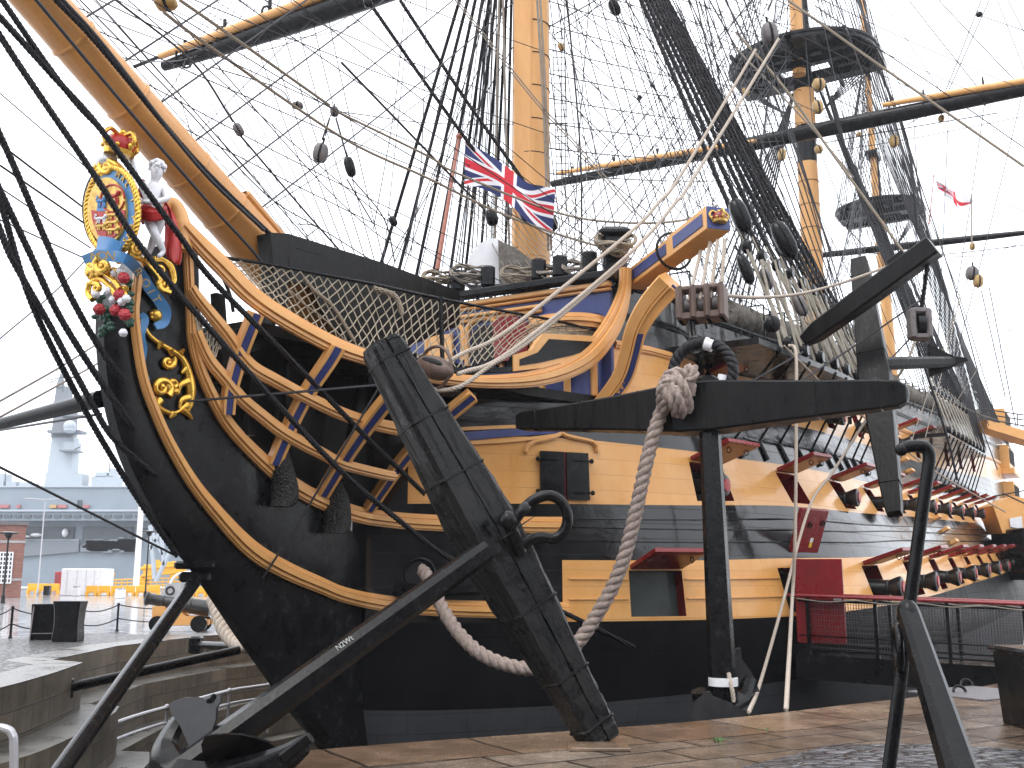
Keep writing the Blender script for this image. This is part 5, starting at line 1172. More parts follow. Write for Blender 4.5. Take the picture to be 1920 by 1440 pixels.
for i,s_ in enumerate(np.linspace(.2,7.5,14)):
    p=S(s_,FCT(s_)-.12,FCZ(s_)+.12); q=S(s_*.93+.1,FCT(s_)-.5-.03*i,FCZ(s_)+2.2+.12*(i%4)); m1=MB(); m1.tube([p,q],.026,5); m1.tube([p+D3*.1,q+D3*.03],.026,5); m1.build('tackle_fall',M['lanyard'],ship)
FH=S(.35,.6,23.0)
lows=[S(s,FCT(s)-.06,FCZ(s)+.25) for s in np.linspace(.5,9.2,9)]
ups=shrouds(1,FH,lows,2.5,.062,'fore'); ratlines(ups,FH,8.2,22.5)
FHs=S(.35,-.6,23.0); lowsS=[S(s,-6.4,FCZ(s)+.25) for s in np.linspace(.5,9.2,9)]
upsS=shrouds(-1,FHs,lowsS,2.3,.05,'fore'); ratlines(upsS[4:],FHs,9,22,1.3)
MH=S(ms_m+.5,.6,mtz-1.2); lows=[S(s,MCT(s)-.06,MCZ(s)+.25) for s in np.linspace(21.5,32.5,10)]; ups=shrouds(1,MH,lows,2.0,.05,'main'); ratlines(ups,MH,9,mtz-2)
MHs=S(ms_m+.5,-.6,mtz-1.2); lows=[S(s,-6.6,MCZ(s)+.25) for s in np.linspace(22,32.5,8)]; upsM=shrouds(-1,MHs,lows,2.0,.045,'main'); ratlines(upsM,MHs,9,mtz-2,.9)
ZH=S(ms_z+.4,.4,ztz-1); lows=[S(s,5.6,9.6) for s in np.linspace(40,45,6)]; ups=shrouds(1,ZH,lows,1.6,.035,'mizzen'); ratlines(ups,ZH,11.3,ztz-1)
# futtock and topmast shrouds of the main and mizzen tops
mb=MB()
for s0,z,hw,hh,n in ((ms_m,mtz,3.75,13,6),(ms_z,ztz,2.7,11,5)):
    for sg in (-1,1):
        for k in range(n):
            s=s0-.6+k*.5; p=S(s,hw*sg*.97,z); mb.tube([p,S(s0+.3,.3*sg,z+hh)],.028,5); mb.tube([p-Z3*.1,S(s0+.4,.9*sg,z-2.6)],.03,5)
        for zz in np.arange(z+1,z+hh-1,.5):
            k=(zz-z)/hh; mb.tube([S(s0-.6,hw*sg*.97*(1-k)+.3*sg*k,zz),S(s0-.6+(n-1)*.5*(1-k),hw*sg*.97*(1-k)+.3*sg*k,zz)],.009,3,caps=False)
mb.build('topmast_shrouds',M['tarthin'],ship,kind='stuff')
# ---- stays and running rigging, each a line with real ends
nline=[0]
def line(m,r,*pts,sag=True,laid=False,name='stay'):
    """pts (x,y,Y) pixels with depth"""
    P=[px(*p) for p in pts]; P=cr(P,6) if len(P)>2 else P
    mb=MB()
    if laid: mb.rope(P,r,pitch=r*4.5,n=5)
    else: mb.tube(P,r,6)
    mb.build(name,m,ship,smooth=60); nline[0]+=1
T_,K,G_,H_=M['tar'],M['tarthin'],M['hempthin'],M['hemp']
def YT(x,t=0.0): return atT(x,700,t)[1]
# bowsprit shrouds and bobstays (centre-line gear in front of the head)
def cl(m,r,pts,ends=None,t0=.0,t1=.3,laid=True,name='stay',app=None):
    n=len(pts); P=[]
    for i,(x,y) in enumerate(pts): P.append(atT(x,y,t0+(t1-t0)*i/(n-1)))
    d=P[0]-P[1]; P=[P[0]+d*1.0]+P
    if app is not None: P+=app
    P=cr(P,6); mb=MB(); mb.rope(P,r,pitch=r*4.2,n=6) if laid else mb.tube(P,r,7)
    mb.build(name,m,ship,smooth=60)
def sv(m,r,pts,A,B,laid=True,name='bowsprit_shroud'):
    P=[atV(x,y,A,B) for x,y in pts]; d=P[0]-P[1]; P=[P[0]+d]+P; P=cr(P,6); mb=MB(); mb.rope(P,r,pitch=r*4.2,n=6) if laid else mb.tube(P,r,7); mb.build(name,m,ship,smooth=60)
sv(T_,.046,[(0,67),(50,143),(180,333),(277,480),(450,680),(630,874),(751,978),(860,1057),(1060,1150),(1190,1214)],(-14.5,.7),(-2.75,4.15))
sv(T_,.046,[(0,32),(100,143),(187,240),(333,437),(400,527),(551,680),(680,813),(796,926)],(-14.5,.75),(-5.6,2.15))
sv(T_,.042,[(4,0),(80,110),(140,190),(187,240)],(-14.5,.75),(-5.6,2.15))
cl(T_,.046,[(0,375),(60,570),(157,765),(250,922),(332,1042)],t1=.02,name='bobstay')
cl(T_,.046,[(0,430),(25,490),(100,622),(167,747),(213,822),(292,892)],t1=.3,name='bobstay')
cl(T_,.048,[(0,357),(57,477),(110,590),(183,707),(254,806)],t1=.3,name='bobstay')
cl(T_,.048,[(0,253),(30,320),(97,477),(133,557),(187,653),(236,716)],t1=.3,name='bobstay')
cl(K,.018,[(0,876),(330,1042)],t1=.0,laid=False,name='guy')
cl(T_,.042,[(105,0),(187,87),(363,297),(507,440),(575,505)],t0=.45,t1=.6,name='bowsprit_rope'); cl(K,.03,[(118,0),(200,92),(372,312),(495,432)],t0=.45,t1=.6,laid=False,name='bowsprit_rope')
cl(K,.026,[(68,0),(233,197),(391,380),(491,492),(548,590)],t0=.55,t1=.6,laid=False,name='bowsprit_rope')
# pixel lines: material, radius, points
for a in (
 (K,.016,(150,0,18),(333,187,20),(493,360,22),(597,427,23)), (K,.014,(180,0,18),(640,520,22)),
 (K,.022,(217,0,16),(360,115,17),(437,228,18)), (K,.02,(447,250,18),(575,400,20),(700,540,21)),
 (H_,.03,(337,0,15),(433,67,16),(617,197,19)), (H_,.03,(307,23,15),(383,80,16),(640,257,19),(800,333,20.5),(923,393,21.5),(1027,433,22),(1140,467,22)),
 (H_,.028,(627,207,19),(803,293,20.5),(853,323,21),(1040,397,22),(1160,417,22.5),(1280,413,23),(1345,385,23)),
 (K,.025,(640,117,18),(807,290,20.5),(905,390,22)), (K,.012,(240,0,17),(640,345,21),(870,520,22)), (K,.012,(300,0,17),(660,400,21),(880,540,22)),
 (G_,.018,(853,0,24),(1000,187,24.2),(1073,267,24.4),(1187,400,24)), (G_,.018,(858,0,24),(1006,187,24.2),(1079,267,24.4),(1300,520,23)),
 (G_,.03,(1007,0,24.3),(1020,220,24.3),(1028,470,24.3)), (G_,.03,(1013,0,24.3),(1026,240,24.3),(1034,470,24.3)), (G_,.03,(936,0,24.5),(931,200,24.5),(928,460,24.4)), (G_,.03,(943,0,24.5),(950,300,24.5),(955,460,24.4)),
 (K,.026,(1063,0,26),(1082,200,26),(1090,333,26),(1090,500,26)), (K,.014,(1105,0,26),(1085,270,26),(1076,490,25)), (K,.012,(1058,0,27),(1062,500,25)),(K,.012,(1052,0,27),(1054,500,25)),
 (K,.016,(1150,20,26),(1203,123,28),(1267,240,30),(1330,360,31)), (K,.014,(1158,25,26),(1230,170,28),(1300,330,30)),
 (K,.012,(1090,277,27),(1198,184,28)), (K,.014,(1060,70,30),(1130,0,30)), (K,.016,(1040,65,29),(1140,0,30)),
 (K,.018,(395,125,25),(520,165,28),(545,195,29)), (K,.012,(620,215,20),(610,255,20)), (K,.02,(618,222,20),(604,262,20)), (K,.02,(630,222,20),(648,285,20)), (K,.016,(660,335,20.5),(720,410,21),(740,490,22)), (K,.016,(650,335,20.5),(700,420,21)),
 (K,.012,(0,175,17),(180,330,19)), (K,.02,(0,270,16),(160,392,18)),(K,.02,(0,310,16),(160,420,18)), (K,.014,(0,352,16),(170,465,18)),(K,.014,(0,412,16),(160,485,18)), (K,.012,(0,635,15),(110,540,17),(215,430,19),(300,350,20)),
 (G_,.022,(0,752,17),(110,690,19),(190,640,21)), (G_,.022,(0,782,17),(110,722,19),(200,672,21)),
 (K,.012,(370,250,24),(560,60,27),(640,0,28)), (K,.012,(500,390,24),(640,300,26),(880,120,28)),
 (K,.014,(560,0,28),(470,95,28),(600,60,29),(700,0,30)), (K,.012,(400,82,28),(600,65,28),(720,20,29)),
 (K,.014,(760,0,30),(740,200,28),(700,430,25)), (K,.014,(800,0,30),(790,300,27),(770,480,25)), (K,.014,(840,120,30),(760,480,25)),
 (K,.012,(770,0,29),(720,480,25)), (K,.012,(640,210,20),(830,232,26),(1090,232,28)),
 (K,.014,(560,420,22),(597,427,23),(700,490,23)), (K,.014,(573,445,22),(597,427,23)),
 (K,.03,(1305,0,36),(1335,130,36),(1367,267,36),(1440,470,36)), (K,.03,(1320,0,36),(1363,223,36)), (K,.04,(1360,0,38),(1460,200,38),(1560,477,38)), (K,.03,(1330,0,38),(1420,160,40)), (K,.025,(1395,0,40),(1500,300,40),(1590,640,40)),
 (H_,.06,(1477,0,40),(1660,130,40),(1920,312,40)), (G_,.04,(1373,83,38),(1513,230,38),(1600,333,38)), (H_,.055,(1380,60,36),(1467,160,36),(1557,283,36),(1697,477,36)),
 (K,.025,(1527,10,42),(1780,180,42),(1920,277,42)), (K,.022,(1840,0,44),(1780,153,44),(1757,197,44),(1700,235,44)), (K,.022,(1855,0,44),(1783,160,44),(1762,200,44)), (K,.018,(1830,27,40),(1920,57,40)), (K,.016,(1880,380,42),(1920,396,42)), (K,.018,(1870,0,42),(1920,130,42)), (K,.018,(1890,0,42),(1930,80,42)),
 (K,.025,(1545,268,45),(1700,240,44),(1870,212,42)), (K,.018,(1555,285,45),(1720,258,44),(1920,218,42)), (K,.02,(1550,470,48),(1740,478,46),(1920,460,44)), (K,.016,(1750,478,46),(1830,480,45),(1920,455,44)),
 (K,.04,(1440,20,40),(1448,0,40)), (K,.03,(1462,40,40),(1470,0,40)), (K,.03,(1395,150,44),(1440,300,44)),
 (G_,.03,(1822,365,38),(1822,455,38)), (G_,.014,(1812,470,38),(1790,600,36),(1735,820,33)), (G_,.014,(1815,520,38),(1708,830,33)), (K,.02,(1840,545,38),(1885,745,36)), (K,.02,(1855,540,38),(1905,800,36)),
 (K,.02,(1780,640,37),(1870,880,34)), (K,.03,(1690,560,24.5),(1770,800,25.5),(1795,900,26)), (K,.02,(1505,660,22),(1400,720,21)) , (K,.02,(1730,560,23),(1600,650,23),(1500,715,22)),(K,.02,(1720,620,24),(1650,690,24),(1560,740,23)),
 (K,.03,(1690,290,46),(1760,500,46),(1830,750,46)),(K,.03,(1700,270,46),(1790,540,46),(1850,760,46)),(K,.02,(1720,350,46),(1800,560,46),(1870,790,46)),
 (G_,.014,(1920,570,50),(1850,700,46)), (G_,.014,(1920,610,50),(1870,640,46),(1750,820,44)), (G_,.012,(1560,620,40),(1800,760,40),(1920,800,40)),
 ): line(a[0],a[1],*a[2:],name='running_rigging')
line(T_,.047,(695,8,22),(820,187,23),(920,323,23.6),(975,390,23.8),laid=True); line(T_,.047,(750,0,22.5),(873,187,23.3),(973,327,23.8),(1022,405,24),laid=True)
line(T_,.045,(920,325,23.5),(945,360,23.6),(968,385,23.7)); line(T_,.045,(985,360,23.9),(1000,385,23.9),(1018,402,24))
line(T_,.08,(1560,180,44),(1600,330,43),(1660,440,42),(1700,560,41),(1730,640,40),laid=True); line(T_,.07,(1545,150,44),(1585,280,43),(1640,420,42),laid=True)
line(T_,.07,(1612,0,52),(1640,110,51),(1700,260,50),(1720,430,49)); line(K,.05,(1620,0,52),(1650,130,51),(1712,300,50),(1745,470,49)); 
# lines from the forecastle rail to the fiferail (fan of belayed ropes)
for i in range(16):
    x0=905+i*13; line(G_,.011,(x0-90+i*4,330+i*2,24),(x0,430+i*2,23.6),(x0+40+i*3,500-i*.5,23.0),name='running_rigging')
# fine running rigging between real points: yards, tops, mastheads, rails and bowsprit
fine=MB()
def fl(p,q,r=.012,sag=0.0):
    r*=1.15
    p=np.array(p);q=np.array(q); fine.tube([p+(q-p)*u-Z3*sag*4*u*(1-u) for u in np.linspace(0,1,9 if sag else 2)],r,4,caps=False)
rail=lambda s,sg=1: S(s,(hb(s,I(RL,s))-.1)*sg,I(RL,s)+.3)
fpt=lambda u: fa+(fb2-fa)*u
mpt=lambda u: ya+(yb-ya)*u
foretop=S(.3,0,24); foretm=S(0,0,40); maintop=onl(mA,mB_,mtz); maintm=maintop+Z3*15
bsp=lambda k: b1_-bd*k+un*brad(b1_)
for i,u in enumerate(np.linspace(.03,.5,12)):
    fl(fpt(u),rail(-2.5+i*.25,-1),.012,.25); fl(fpt(u),S(.3,-.3,30+i),.012); fl(fpt(u),bsp(1.5+i*.9),.01,.15)
for i,u in enumerate(np.linspace(.02,.75,16)):
    fl(mpt(u),maintop+Z3*(6+i*.5),.018,.2); fl(mpt(u),rail(18+i*.7,-1 if u<.4 else 1),.016,.3); fl(mpt(u),S(1.5,(.5-u)*2,12+i*.7),.016,.4)
for i in range(14):
    fl(S(.2,-.6,17+i*1.6),bsp(i*.8),.014,.1); fl(S(.3,.4,18+i*1.5),rail(-2.4+i*.8,1),.012); fl(S(.3,-.5,16+i*1.8),rail(-2.2+i*.8,-1),.012)
    fl(maintop+Z3*(i*.8),S(2.5-.2*i,(-1)**i*1.5,8.2),.018,.2); fl(maintop+Z3*(1+i),rail(26+i*.5,1),.018); fl(maintop+Z3*(i),rail(24+i*.7,-1),.016)
    fl(onl(zA,zB,ztz)+Z3*(i*1.2),S(27+.3*i,(-1)**i*1.2,10),.016,.25); fl(onl(zA,zB,ztz)+Z3*(i*.9),rail(40+i*.3,1),.018); fl(onl(zA,zB,ztz)+Z3*(1.5+i),S(33,-3+.3*i,11),.016)
for i in range(10):
    fl(S(.4,.8,20+i*2),S(5+i*.4,6.4,7),.016); fl(S(.4,-.8,20+i*2),S(5+i*.4,-6.4,7),.016); fl(maintm+Z3*i,S(31+i*.4,6.6,8),.02); fl(maintm+Z3*(i-3),S(.4,0,16+i*.8),.018,.5)
    fl(S(.4,0,24+i),S(24+.2*i,(-1)**i*2,9.5),.016,.4)
for i in range(0,26,2):
    fl(bsp(2+i*.45),S(.4-.05*i,(-.5 if i%4 else .5),8.5+.55*i),.010,.12)
for i in range(0,26,4): fl(bsp(6+i*.3),rail(-2.6+.15*i,-1 if i%8 else 1),.010,.1)
for i in range(20):
    fl(S(.4,.3,12+i*.7),maintop+Z3*(i*.9-6),.015,.35); fl(maintop+Z3*(2+i*.6)+P3*(3.5-.3*i),S(30+i*.7,7,9),.016); fl(S(.4,-.5,14+i*.8),S(8+i*.5,(-1)**i*5,8.3),.014)
fine.build('fine_rigging',K,ship,kind='stuff')
# ladder up the back of the foremast
mb=MB(); 
for k in (0,.32): mb.tube([px(1036,60,26.2)+V(k,0,-.0),px(1044,345,26)+V(k,0,0)],.012,4)
for u in np.linspace(0,1,24): p=px(1036,60,26.2)*(1-u)+px(1044,345,26)*u; mb.tube([p,p+V(.32,0,0)],.012,4)
mb.build('rope_ladder',K,ship)
# ---- pulley blocks hanging in the rigging: things of their own
def pulley(x,y,Y,w_,h,m,tilt,label,sh=1):
    c=px(x,y,Y); t=thing('pulley_block',label,'pulley block',c,'pulley blocks in the rigging')
    k=Y/F; W,Hh=w_*k,h*k; a=math.radians(tilt); ux=V(math.cos(a),0,math.sin(a)); uz=V(-math.sin(a),0,math.cos(a)); uy=V(0,1,0)
    mb=MB(); R=[]
    for u,q in ((-.5,.45),(-.42,.78),(-.2,1),(.2,1),(.42,.78),(.5,.45)): R.append([c+uz*Hh*u+ux*W*.5*q*p1+uy*W*.5*q*p2 for p1,p2 in ((-.9,-.55),(-.6,-.85),(.6,-.85),(.9,-.55),(.9,.55),(.6,.85),(-.6,.85),(-.9,.55))])
    mb.loft(R); mb.build('shell',m,t,smooth=45)
    mb=MB(); mb.tube([c+uz*Hh*.5*math.sin(b)*1.08+ux*W*.02-uy*W*.5*math.cos(b)*1.0 for b in np.linspace(0,2*math.pi,16)],W*.07,6); mb.tube([c+uz*Hh*.5,c+uz*Hh*.85],W*.08,6); mb.build('strop',M['tar'],t)
    mb=MB()
    for i in range(sh):
        o=(i-(sh-1)/2)*W*.3; mb.box(c+ux*o-uy*W*.435-uz*Hh*.02,(W*.12,W*.04,Hh*.55),(ux,uy,uz))
    mb.build('sheave_slot',M['portdark'],t)
GB,DB,TB=M['greyblock'],M['black'],M['palewood']
for a in ((447,243,18,20,26,GB,30,'small grey block left of the foremast, hanging alone below the fore yard arm'),
 (627,209,19.3,18,20,GB,0,'small grey block where two laid ropes meet, above the twin hanging blocks'),
 (601,287,20,30,38,GB,-12,'square grey block hanging by a strop just left of a dark narrower one'),
 (656,313,20.2,22,40,DB,15,'narrow dark block hanging right of a square grey one left of the flag'),
 (558,198,29,24,12,GB,0,'flat grey block lying on a rope under the fore yard'),
 (737,415,21.5,16,20,DB,30,'small dark block low among the starboard shrouds left of the flagstaff'),
 (922,408,22.2,26,32,DB,15,'dark block in front of the flag, left of the two stay hearts'),
 (953,400,23.4,18,24,GB,0,'grey block hanging between flag and foremast foot'),
 (986,402,23.9,26,34,DB,30,'black heart block ending a thick stay, over the flag centre'),
 (1033,418,24.1,27,32,DB,20,'black heart block ending a thick stay, over the flag fly end'),
 (1052,88,25,12,16,TB,25,'tiny tan block hanging beside the foremast ladder'),
 (1443,63,26,34,44,GB,8,'large grey block holding two pale ropes before the main top'),
 (1152,14,26,22,34,DB,25,'dark block at the top of the picture right of the foremast'),
 (1822,512,37.6,22,26,GB,-10,'grey block of a hanging pair right of the fish davit'),
 (1834,527,37.5,18,24,TB,-5,'tan block of a hanging pair right of the fish davit'),
 (1823,462,38,10,14,TB,0,'small tan block above a hanging pair at the right'),
 (1676,265,44,18,24,TB,0,'tan block hanging under the main yard, square and pale'),
 (1535,159,43.5,26,24,TB,0,'pale slotted block just under the main top, the upper of two'),
 (1533,201,43.5,22,26,TB,10,'pale slotted block just under the main top, the lower of two'),
 (1466,290,43,16,24,TB,-5,'tan block with dark strap under the main yard left of the mainmast'),
 (1535,280,43,16,16,TB,20,'small tan block beside the mainmast under the yard'),
 (1765,222,43,12,14,TB,-10,'small tan block hanging from the main yard far right'),
 (1610,252,44,9,9,TB,0,'tiny tan block under the main yard beside the mizzen top'),
 (1403,290,43,8,10,TB,0,'tiny tan block on the starboard half of the main yard'),
 (1397,172,43,18,16,TB,0,'tan block under the starboard edge of the main top'),
 (311,5,14.5,46,26,TB,10,'large tan block cut by the top edge above the fore yard arm'),
 (690,5,22,20,18,DB,20,'dark heart block at the top edge left of the foremast'),
 (1199,183,28,10,9,DB,35,'tiny dark block on the tip of a slanting line right of the foremast'),
 (1836,27,40,12,10,DB,25,'tiny dark block on a line in the top right sky'),
 (1388,405,22.2,34,70,DB,20,'big black wrapped block beside the cathead tip'),
 (1470,450,23.5,36,78,DB,25,'big black wrapped block before the mainmast foot'),
 (1398,505,21.8,24,60,DB,20,'black wrapped tackle block nearest the fish tackle ropes'),
 (1437,522,22.6,20,44,GB,18,'grey tackle block second along the fore channel lanyards'),
 (1500,572,23.6,22,44,GB,22,'grey tackle block farthest along the fore channel lanyards'),
 (1448,608,21,30,30,DB,10,'round black block sitting on the forward end of the fore channel')):
    pulley(*a)
# ---- forecastle clutter: coils, canvas hood, timber heads
def coil(x,y,Y,R,r,n,label,m,flat=.55):
    c=px(x,y,Y); mb=MB()
    for k in range(n):
        q=R*(1-.05*k+.06*math.sin(k*2.3)); u=V(1,.1*math.sin(k),0); v_=nrm(V(.15*math.cos(k*1.7),.75,flat+.2*math.sin(k*3.1)))
        o=V(.04*math.sin(k*2),.03*k-.1,-.02*k+.1*math.sin(k*1.3)*R)
        mb.tube([c+o+u*q*math.cos(t)+v_*q*.8*math.sin(t)+Z3*.1*R*math.sin(3*t+k) for t in np.linspace(0,2*math.pi,22)],r,6)
    o=mb.build('rope_coil',m,None,smooth=60); o['label']=label;o['category']='rope coil';o['group']='rope coils on the forecastle rail'
coil(820,518,22.9,.34,.025,7,'small pale rope coil on the rail below the flagstaff foot',M['hemp']); coil(880,510,22.6,.42,.025,9,'wide rope coil on the rail just left of the white canvas hood',M['hempthin'])
coil(972,512,22.1,.4,.022,9,'rope coil hanging over the rail under the white canvas hood',M['hemp']); coil(1035,508,21.8,.34,.022,7,'rope coil on the rail before the foremast foot',M['hempthin']); coil(1085,500,21.5,.36,.022,7,'rope coil on the rail just left of the black bitt',M['hempthin'])
coil(1152,452,20.6,.42,.03,9,'thick laid rope coil turned round the black bitt by the cathead',M['hemp'])
mb=MB(); mb.cbox(px(1152,485,20.9),(.5,.42,1.1),ch=.06); mb.cbox(px(1152,440,20.9),(.7,.6,.22),ch=.08); mb.build('bitt',M['black'],ship)
for x in (858,915,1010,1050,1105): mb=MB(); mb.cbox(px(x,528-(x-858)*.14,22.7-(x-858)*.006),(.32,.3,.5),ch=.05); mb.build('timber_head',M['black'],ship)
mb=MB(); mb.prism([px(x,y,23.4) for x,y in ((872,536),(880,480),(897,458),(918,447),(934,447),(938,532))],V(.35,.9,0)); hd_=mb.build('canvas_hood',M['white'],None,smooth=30); hd_['label']='white canvas hood standing on the forecastle in front of the foremast'; hd_['category']='canvas cover'
mb=MB(); mb.prism([px(x,y,23.1) for x,y in ((936,530),(934,450),(968,465),(1000,490),(1012,520),(990,540),(950,545))],V(.3,.8,0)); o=mb.build('canvas_bundle',M['netstuff'],None,smooth=30); o['label']='grey brown canvas bundle beside the white hood on the forecastle'; o['category']='canvas cover'
# ---- flags
M['fblue']=mat('flag_blue',(.02,.03,.12),.8); M['fred']=mat('flag_red',(.55,.02,.035),.8); M['fwhite']=mat('flag_white',(.75,.75,.78),.8)
def jack(u,v):
    x,y=u*60,v*30
    if abs(y-15)<3 or abs(x-30)<3: return 1
    if abs(y-15)<5 or abs(x-30)<5: return 2
    d1=(y-x*.5)/1.118; d2=(y-(30-x*.5))/1.118
    for d,sg in ((d1,1),(d2,-1)):
        if abs(d)<3:
            left=x<30
            red=(0<d<2) if (left==(sg==1)) else (-2<d<0)
            return 1 if red else 2
    return 0
def flag(name,label,corn,Y,nu,nv,pat,amp,pole=None):
    c=[px(x,y,Y) for x,y in corn[0]]; d=[px(x,y,Y) for x,y in corn[1]]; tp=cr(c,nu//(len(c)-1)); bt=cr(d,nu//(len(d)-1)); nu=len(tp)-1
    t=thing('flag',label,'flag',tp[0]); mb=MB(); vs=[]
    for i in range(nu+1):
        for j in range(nv+1):
            v=j/nv; vs.append(bt[i]*(1-v)+tp[i]*v+V(0,amp*math.sin(i/nu*9+v*2.2)*(i/nu)**.5,amp*.25*math.sin(i/nu*7+v)))
    fs=[];ms=[]
    mb.v.append(np.array(vs)); mb.n+=len(vs)
    for i in range(nu):
        for j in range(nv):
            mb.f.append([i*(nv+1)+j,(i+1)*(nv+1)+j,(i+1)*(nv+1)+j+1,i*(nv+1)+j+1]); mb.m.append(pat((i+.5)/nu,(j+.5)/nv)); mb.uv.append(None)
    mb.build('cloth',[M['fblue'],M['fred'],M['fwhite']],t,smooth=60)
    if pole: 
        a,b,r=pole; mb=MB(); p,q=px(*a),px(*b); mb.tube([p,q],[r,r*.7],10); mb.ball(q,r*1.6,10); mb.build('staff',M['staff'],t)
    return t
M['staff']=mat('faded_red_staff',(.36,.12,.08),.5,col2=(.42,.17,.12))
flag('flag','union flag sagging from a red staff before the foremast',[[(872,263),(915,292),(955,312),(1000,345),(1041,362)],[(871,346),(912,358),(952,382),(990,412),(1036,440)]],23.4,120,60,jack,.15,((820,505,23.2),(861,256,23.5),.055))
def ensign(u,v):
    if u<.48 and v>.52: return jack(u/.46,(v-.54)/.46) if u<.46 and v>.54 else 2
    if abs(v-.5)<.1 or abs(u-.5)<.06: return 1
    return 2
flag('flag','small white ensign with red cross streaming far astern',[[(1754,338),(1775,352),(1800,360),(1824,381)],[(1760,362),(1782,375),(1798,396),(1815,386)]],70,60,36,ensign,.25,((1742,420,70),(1751,330,70),.05))
# ================================================================ FIGUREHEAD, CARVING, NETTING
M['skyblue']=mat('ribbon_blue',(.07,.24,.5),.35,col2=(.055,.2,.44),nscale=5)
M['scarlet']=mat('scarlet_paint',(.45,.018,.015),.35,col2=(.36,.012,.012),nscale=6)
M['green']=mat('leaf_green',(.012,.06,.035),.4); M['rose']=mat('rose_red',(.4,.02,.03),.4); M['silver']=mat('silver_paint',(.55,.55,.56),.3,metal=.5)
M['statue']=mat('statue_white',(.74,.74,.77),.4,col2=(.64,.64,.68),nscale=8)
SF=toS(atT(212,395,0.0))[0]
fg=lambda o:(lambda x,y:atS(x,y,SF-o))
fig=MB()
def ell(cx,cy,rx,ry,o,n=40,a0=0,a1=2*math.pi): return [atS(cx+rx*math.cos(a),cy-ry*math.sin(a),SF-o) for a in np.linspace(a0,a1,n,endpoint=abs(a1-a0-2*math.pi)>1e-6)]
mb=MB(); mb.prism(ell(211,395,50,84,.15),-D3*.07); shield=mb.build('figurehead_shield',M['black'],ship)
mb=MB(); mb.prism(ell(211,395,45,77,.22),-D3*.03); mb.build('garter',M['skyblue'],shield)
mb=MB(); mb.rope(ell(211,395,48,81,.25)+[ell(211,395,48,81,.25)[0]],.05,pitch=.2,n=6); mb.build('gold_rope_border',M['gold'],shield,smooth=60)
mb=MB(); mb.prism(ell(204,396,36,62,.25),-D3*.04); mb.build('gold_field',M['gilt'],shield)
def fpoly(pts,o,th,m,name,par=None): 
    q=MB(); q.prism([atS(x,y,SF-o) for x,y in pts],-D3*th); return q.build(name,m,par or shield)
fpoly([(203,452),(222,440),(234,412),(236,394),(203,398)],.29,.012,M['scarlet'],'red_quarter'); fpoly([(201,452),(184,440),(174,412),(172,394),(201,398)],.29,.012,M['scarlet'],'red_quarter')
fpoly([(182,396),(186,372),(199,376),(199,396)],.29,.012,M['skyblue'],'blue_quarter')
def beast(cx,cy,w_,h,o,m,flip=1):
    """small passant beast in relief"""
    q=MB(); f=lambda a,b: atS(cx+a*w_*flip,cy-b*h,SF-o)
    q.tube(cr([f(-.5,.1),f(-.2,.2),f(.15,.18),f(.42,.35)],4),.026,6); q.ball(f(.5,.42),.04,8)
    for a in (-.42,-.22,.2,.38): q.tube([f(a,.1),f(a+.06,-.2),f(a+.02,-.48)],.014,5)
    q.tube(cr([f(-.5,.1),f(-.68,.3),f(-.5,.55),f(-.65,.7)],4),.012,5); q.build('lion',m,shield,smooth=60)
for y in (405,419,433): beast(212,y,20,13,.31,M['gilt'])
beast(190,412,18,14,.31,M['silver']); beast(190,426,16,12,.31,M['gilt']); beast(212,372,20,24,.3,M['scarlet']); beast(190,380,14,18,.31,M['skyblue'])
mb=MB(); mb.tube(ell(211,372,22,26,.3,30),.014,5); mb.build('tressure',M['scarlet'],shield)
for i,(ch,a) in enumerate(zip('MAL·Y·PENSE',np.linspace(72,-66,11))):
    an=math.radians(a); p=atS(208+43*math.cos(an),395-70*math.sin(an),SF-.262); t_=nrm(P3*math.sin(an)*.8-Z3*math.cos(an)*-1*0+P3*0+V(0,0,0)) if False else None
    u=nrm(P3*math.sin(an)*.62-Z3*math.cos(an)); v_=nrm(np.cross(-D3,u)); 
    text_mesh(ch,.13,p,u,v_,M['gilt'],'garter_letter',shield,extrude=.008)
# crown above, helmet and scrolls
mb=MB(); c=atS(222,292,SF-.1); crown(mb,c-V(0,0,.0),.27,nrm(Z3+P3*.18),-D3); mb.build('crown',[M['gold'],M['scarlet']],shield,smooth=60)
mb=MB(); mb.ball(atS(200,303,SF-.16),(.16,.14,.15),14); mb.build('helmet',M['silver'],shield)
def scroll(mb,cx,cy,R,turns,a0,o,r0,r1=None,sg=1,f=None,n=26,asp=1.0):
    f=f or (lambda x,y:atS(x,y,SF-o)); P=[];rr=[]
    for i in range(n+1):
        u=i/n; a=a0+sg*turns*2*math.pi*u; q=R*(1-.82*u); P.append(f(cx+q*math.cos(a)*asp,cy-q*math.sin(a))); rr.append(r0*(1-.45*u))
    mb.tube(P,rr,7); mb.ball(P[-1],r0*.8,8)
mb=MB(); scroll(mb,200,313,13,1.3,2.6,.26,.045); scroll(mb,182,318,9,1.2,.5,.2,.05,sg=-1); mb.tube(cr([fg(.2)(x,y) for x,y in ((175,322),(188,306),(205,302),(222,312),(238,330))],5),.05,7)
for x,y in ((178,326),(186,330),(194,328)): mb.ball(atS(x,y,SF-.22),.055,8)
mb.build('gold_scroll',M['gold'],shield,smooth=60)
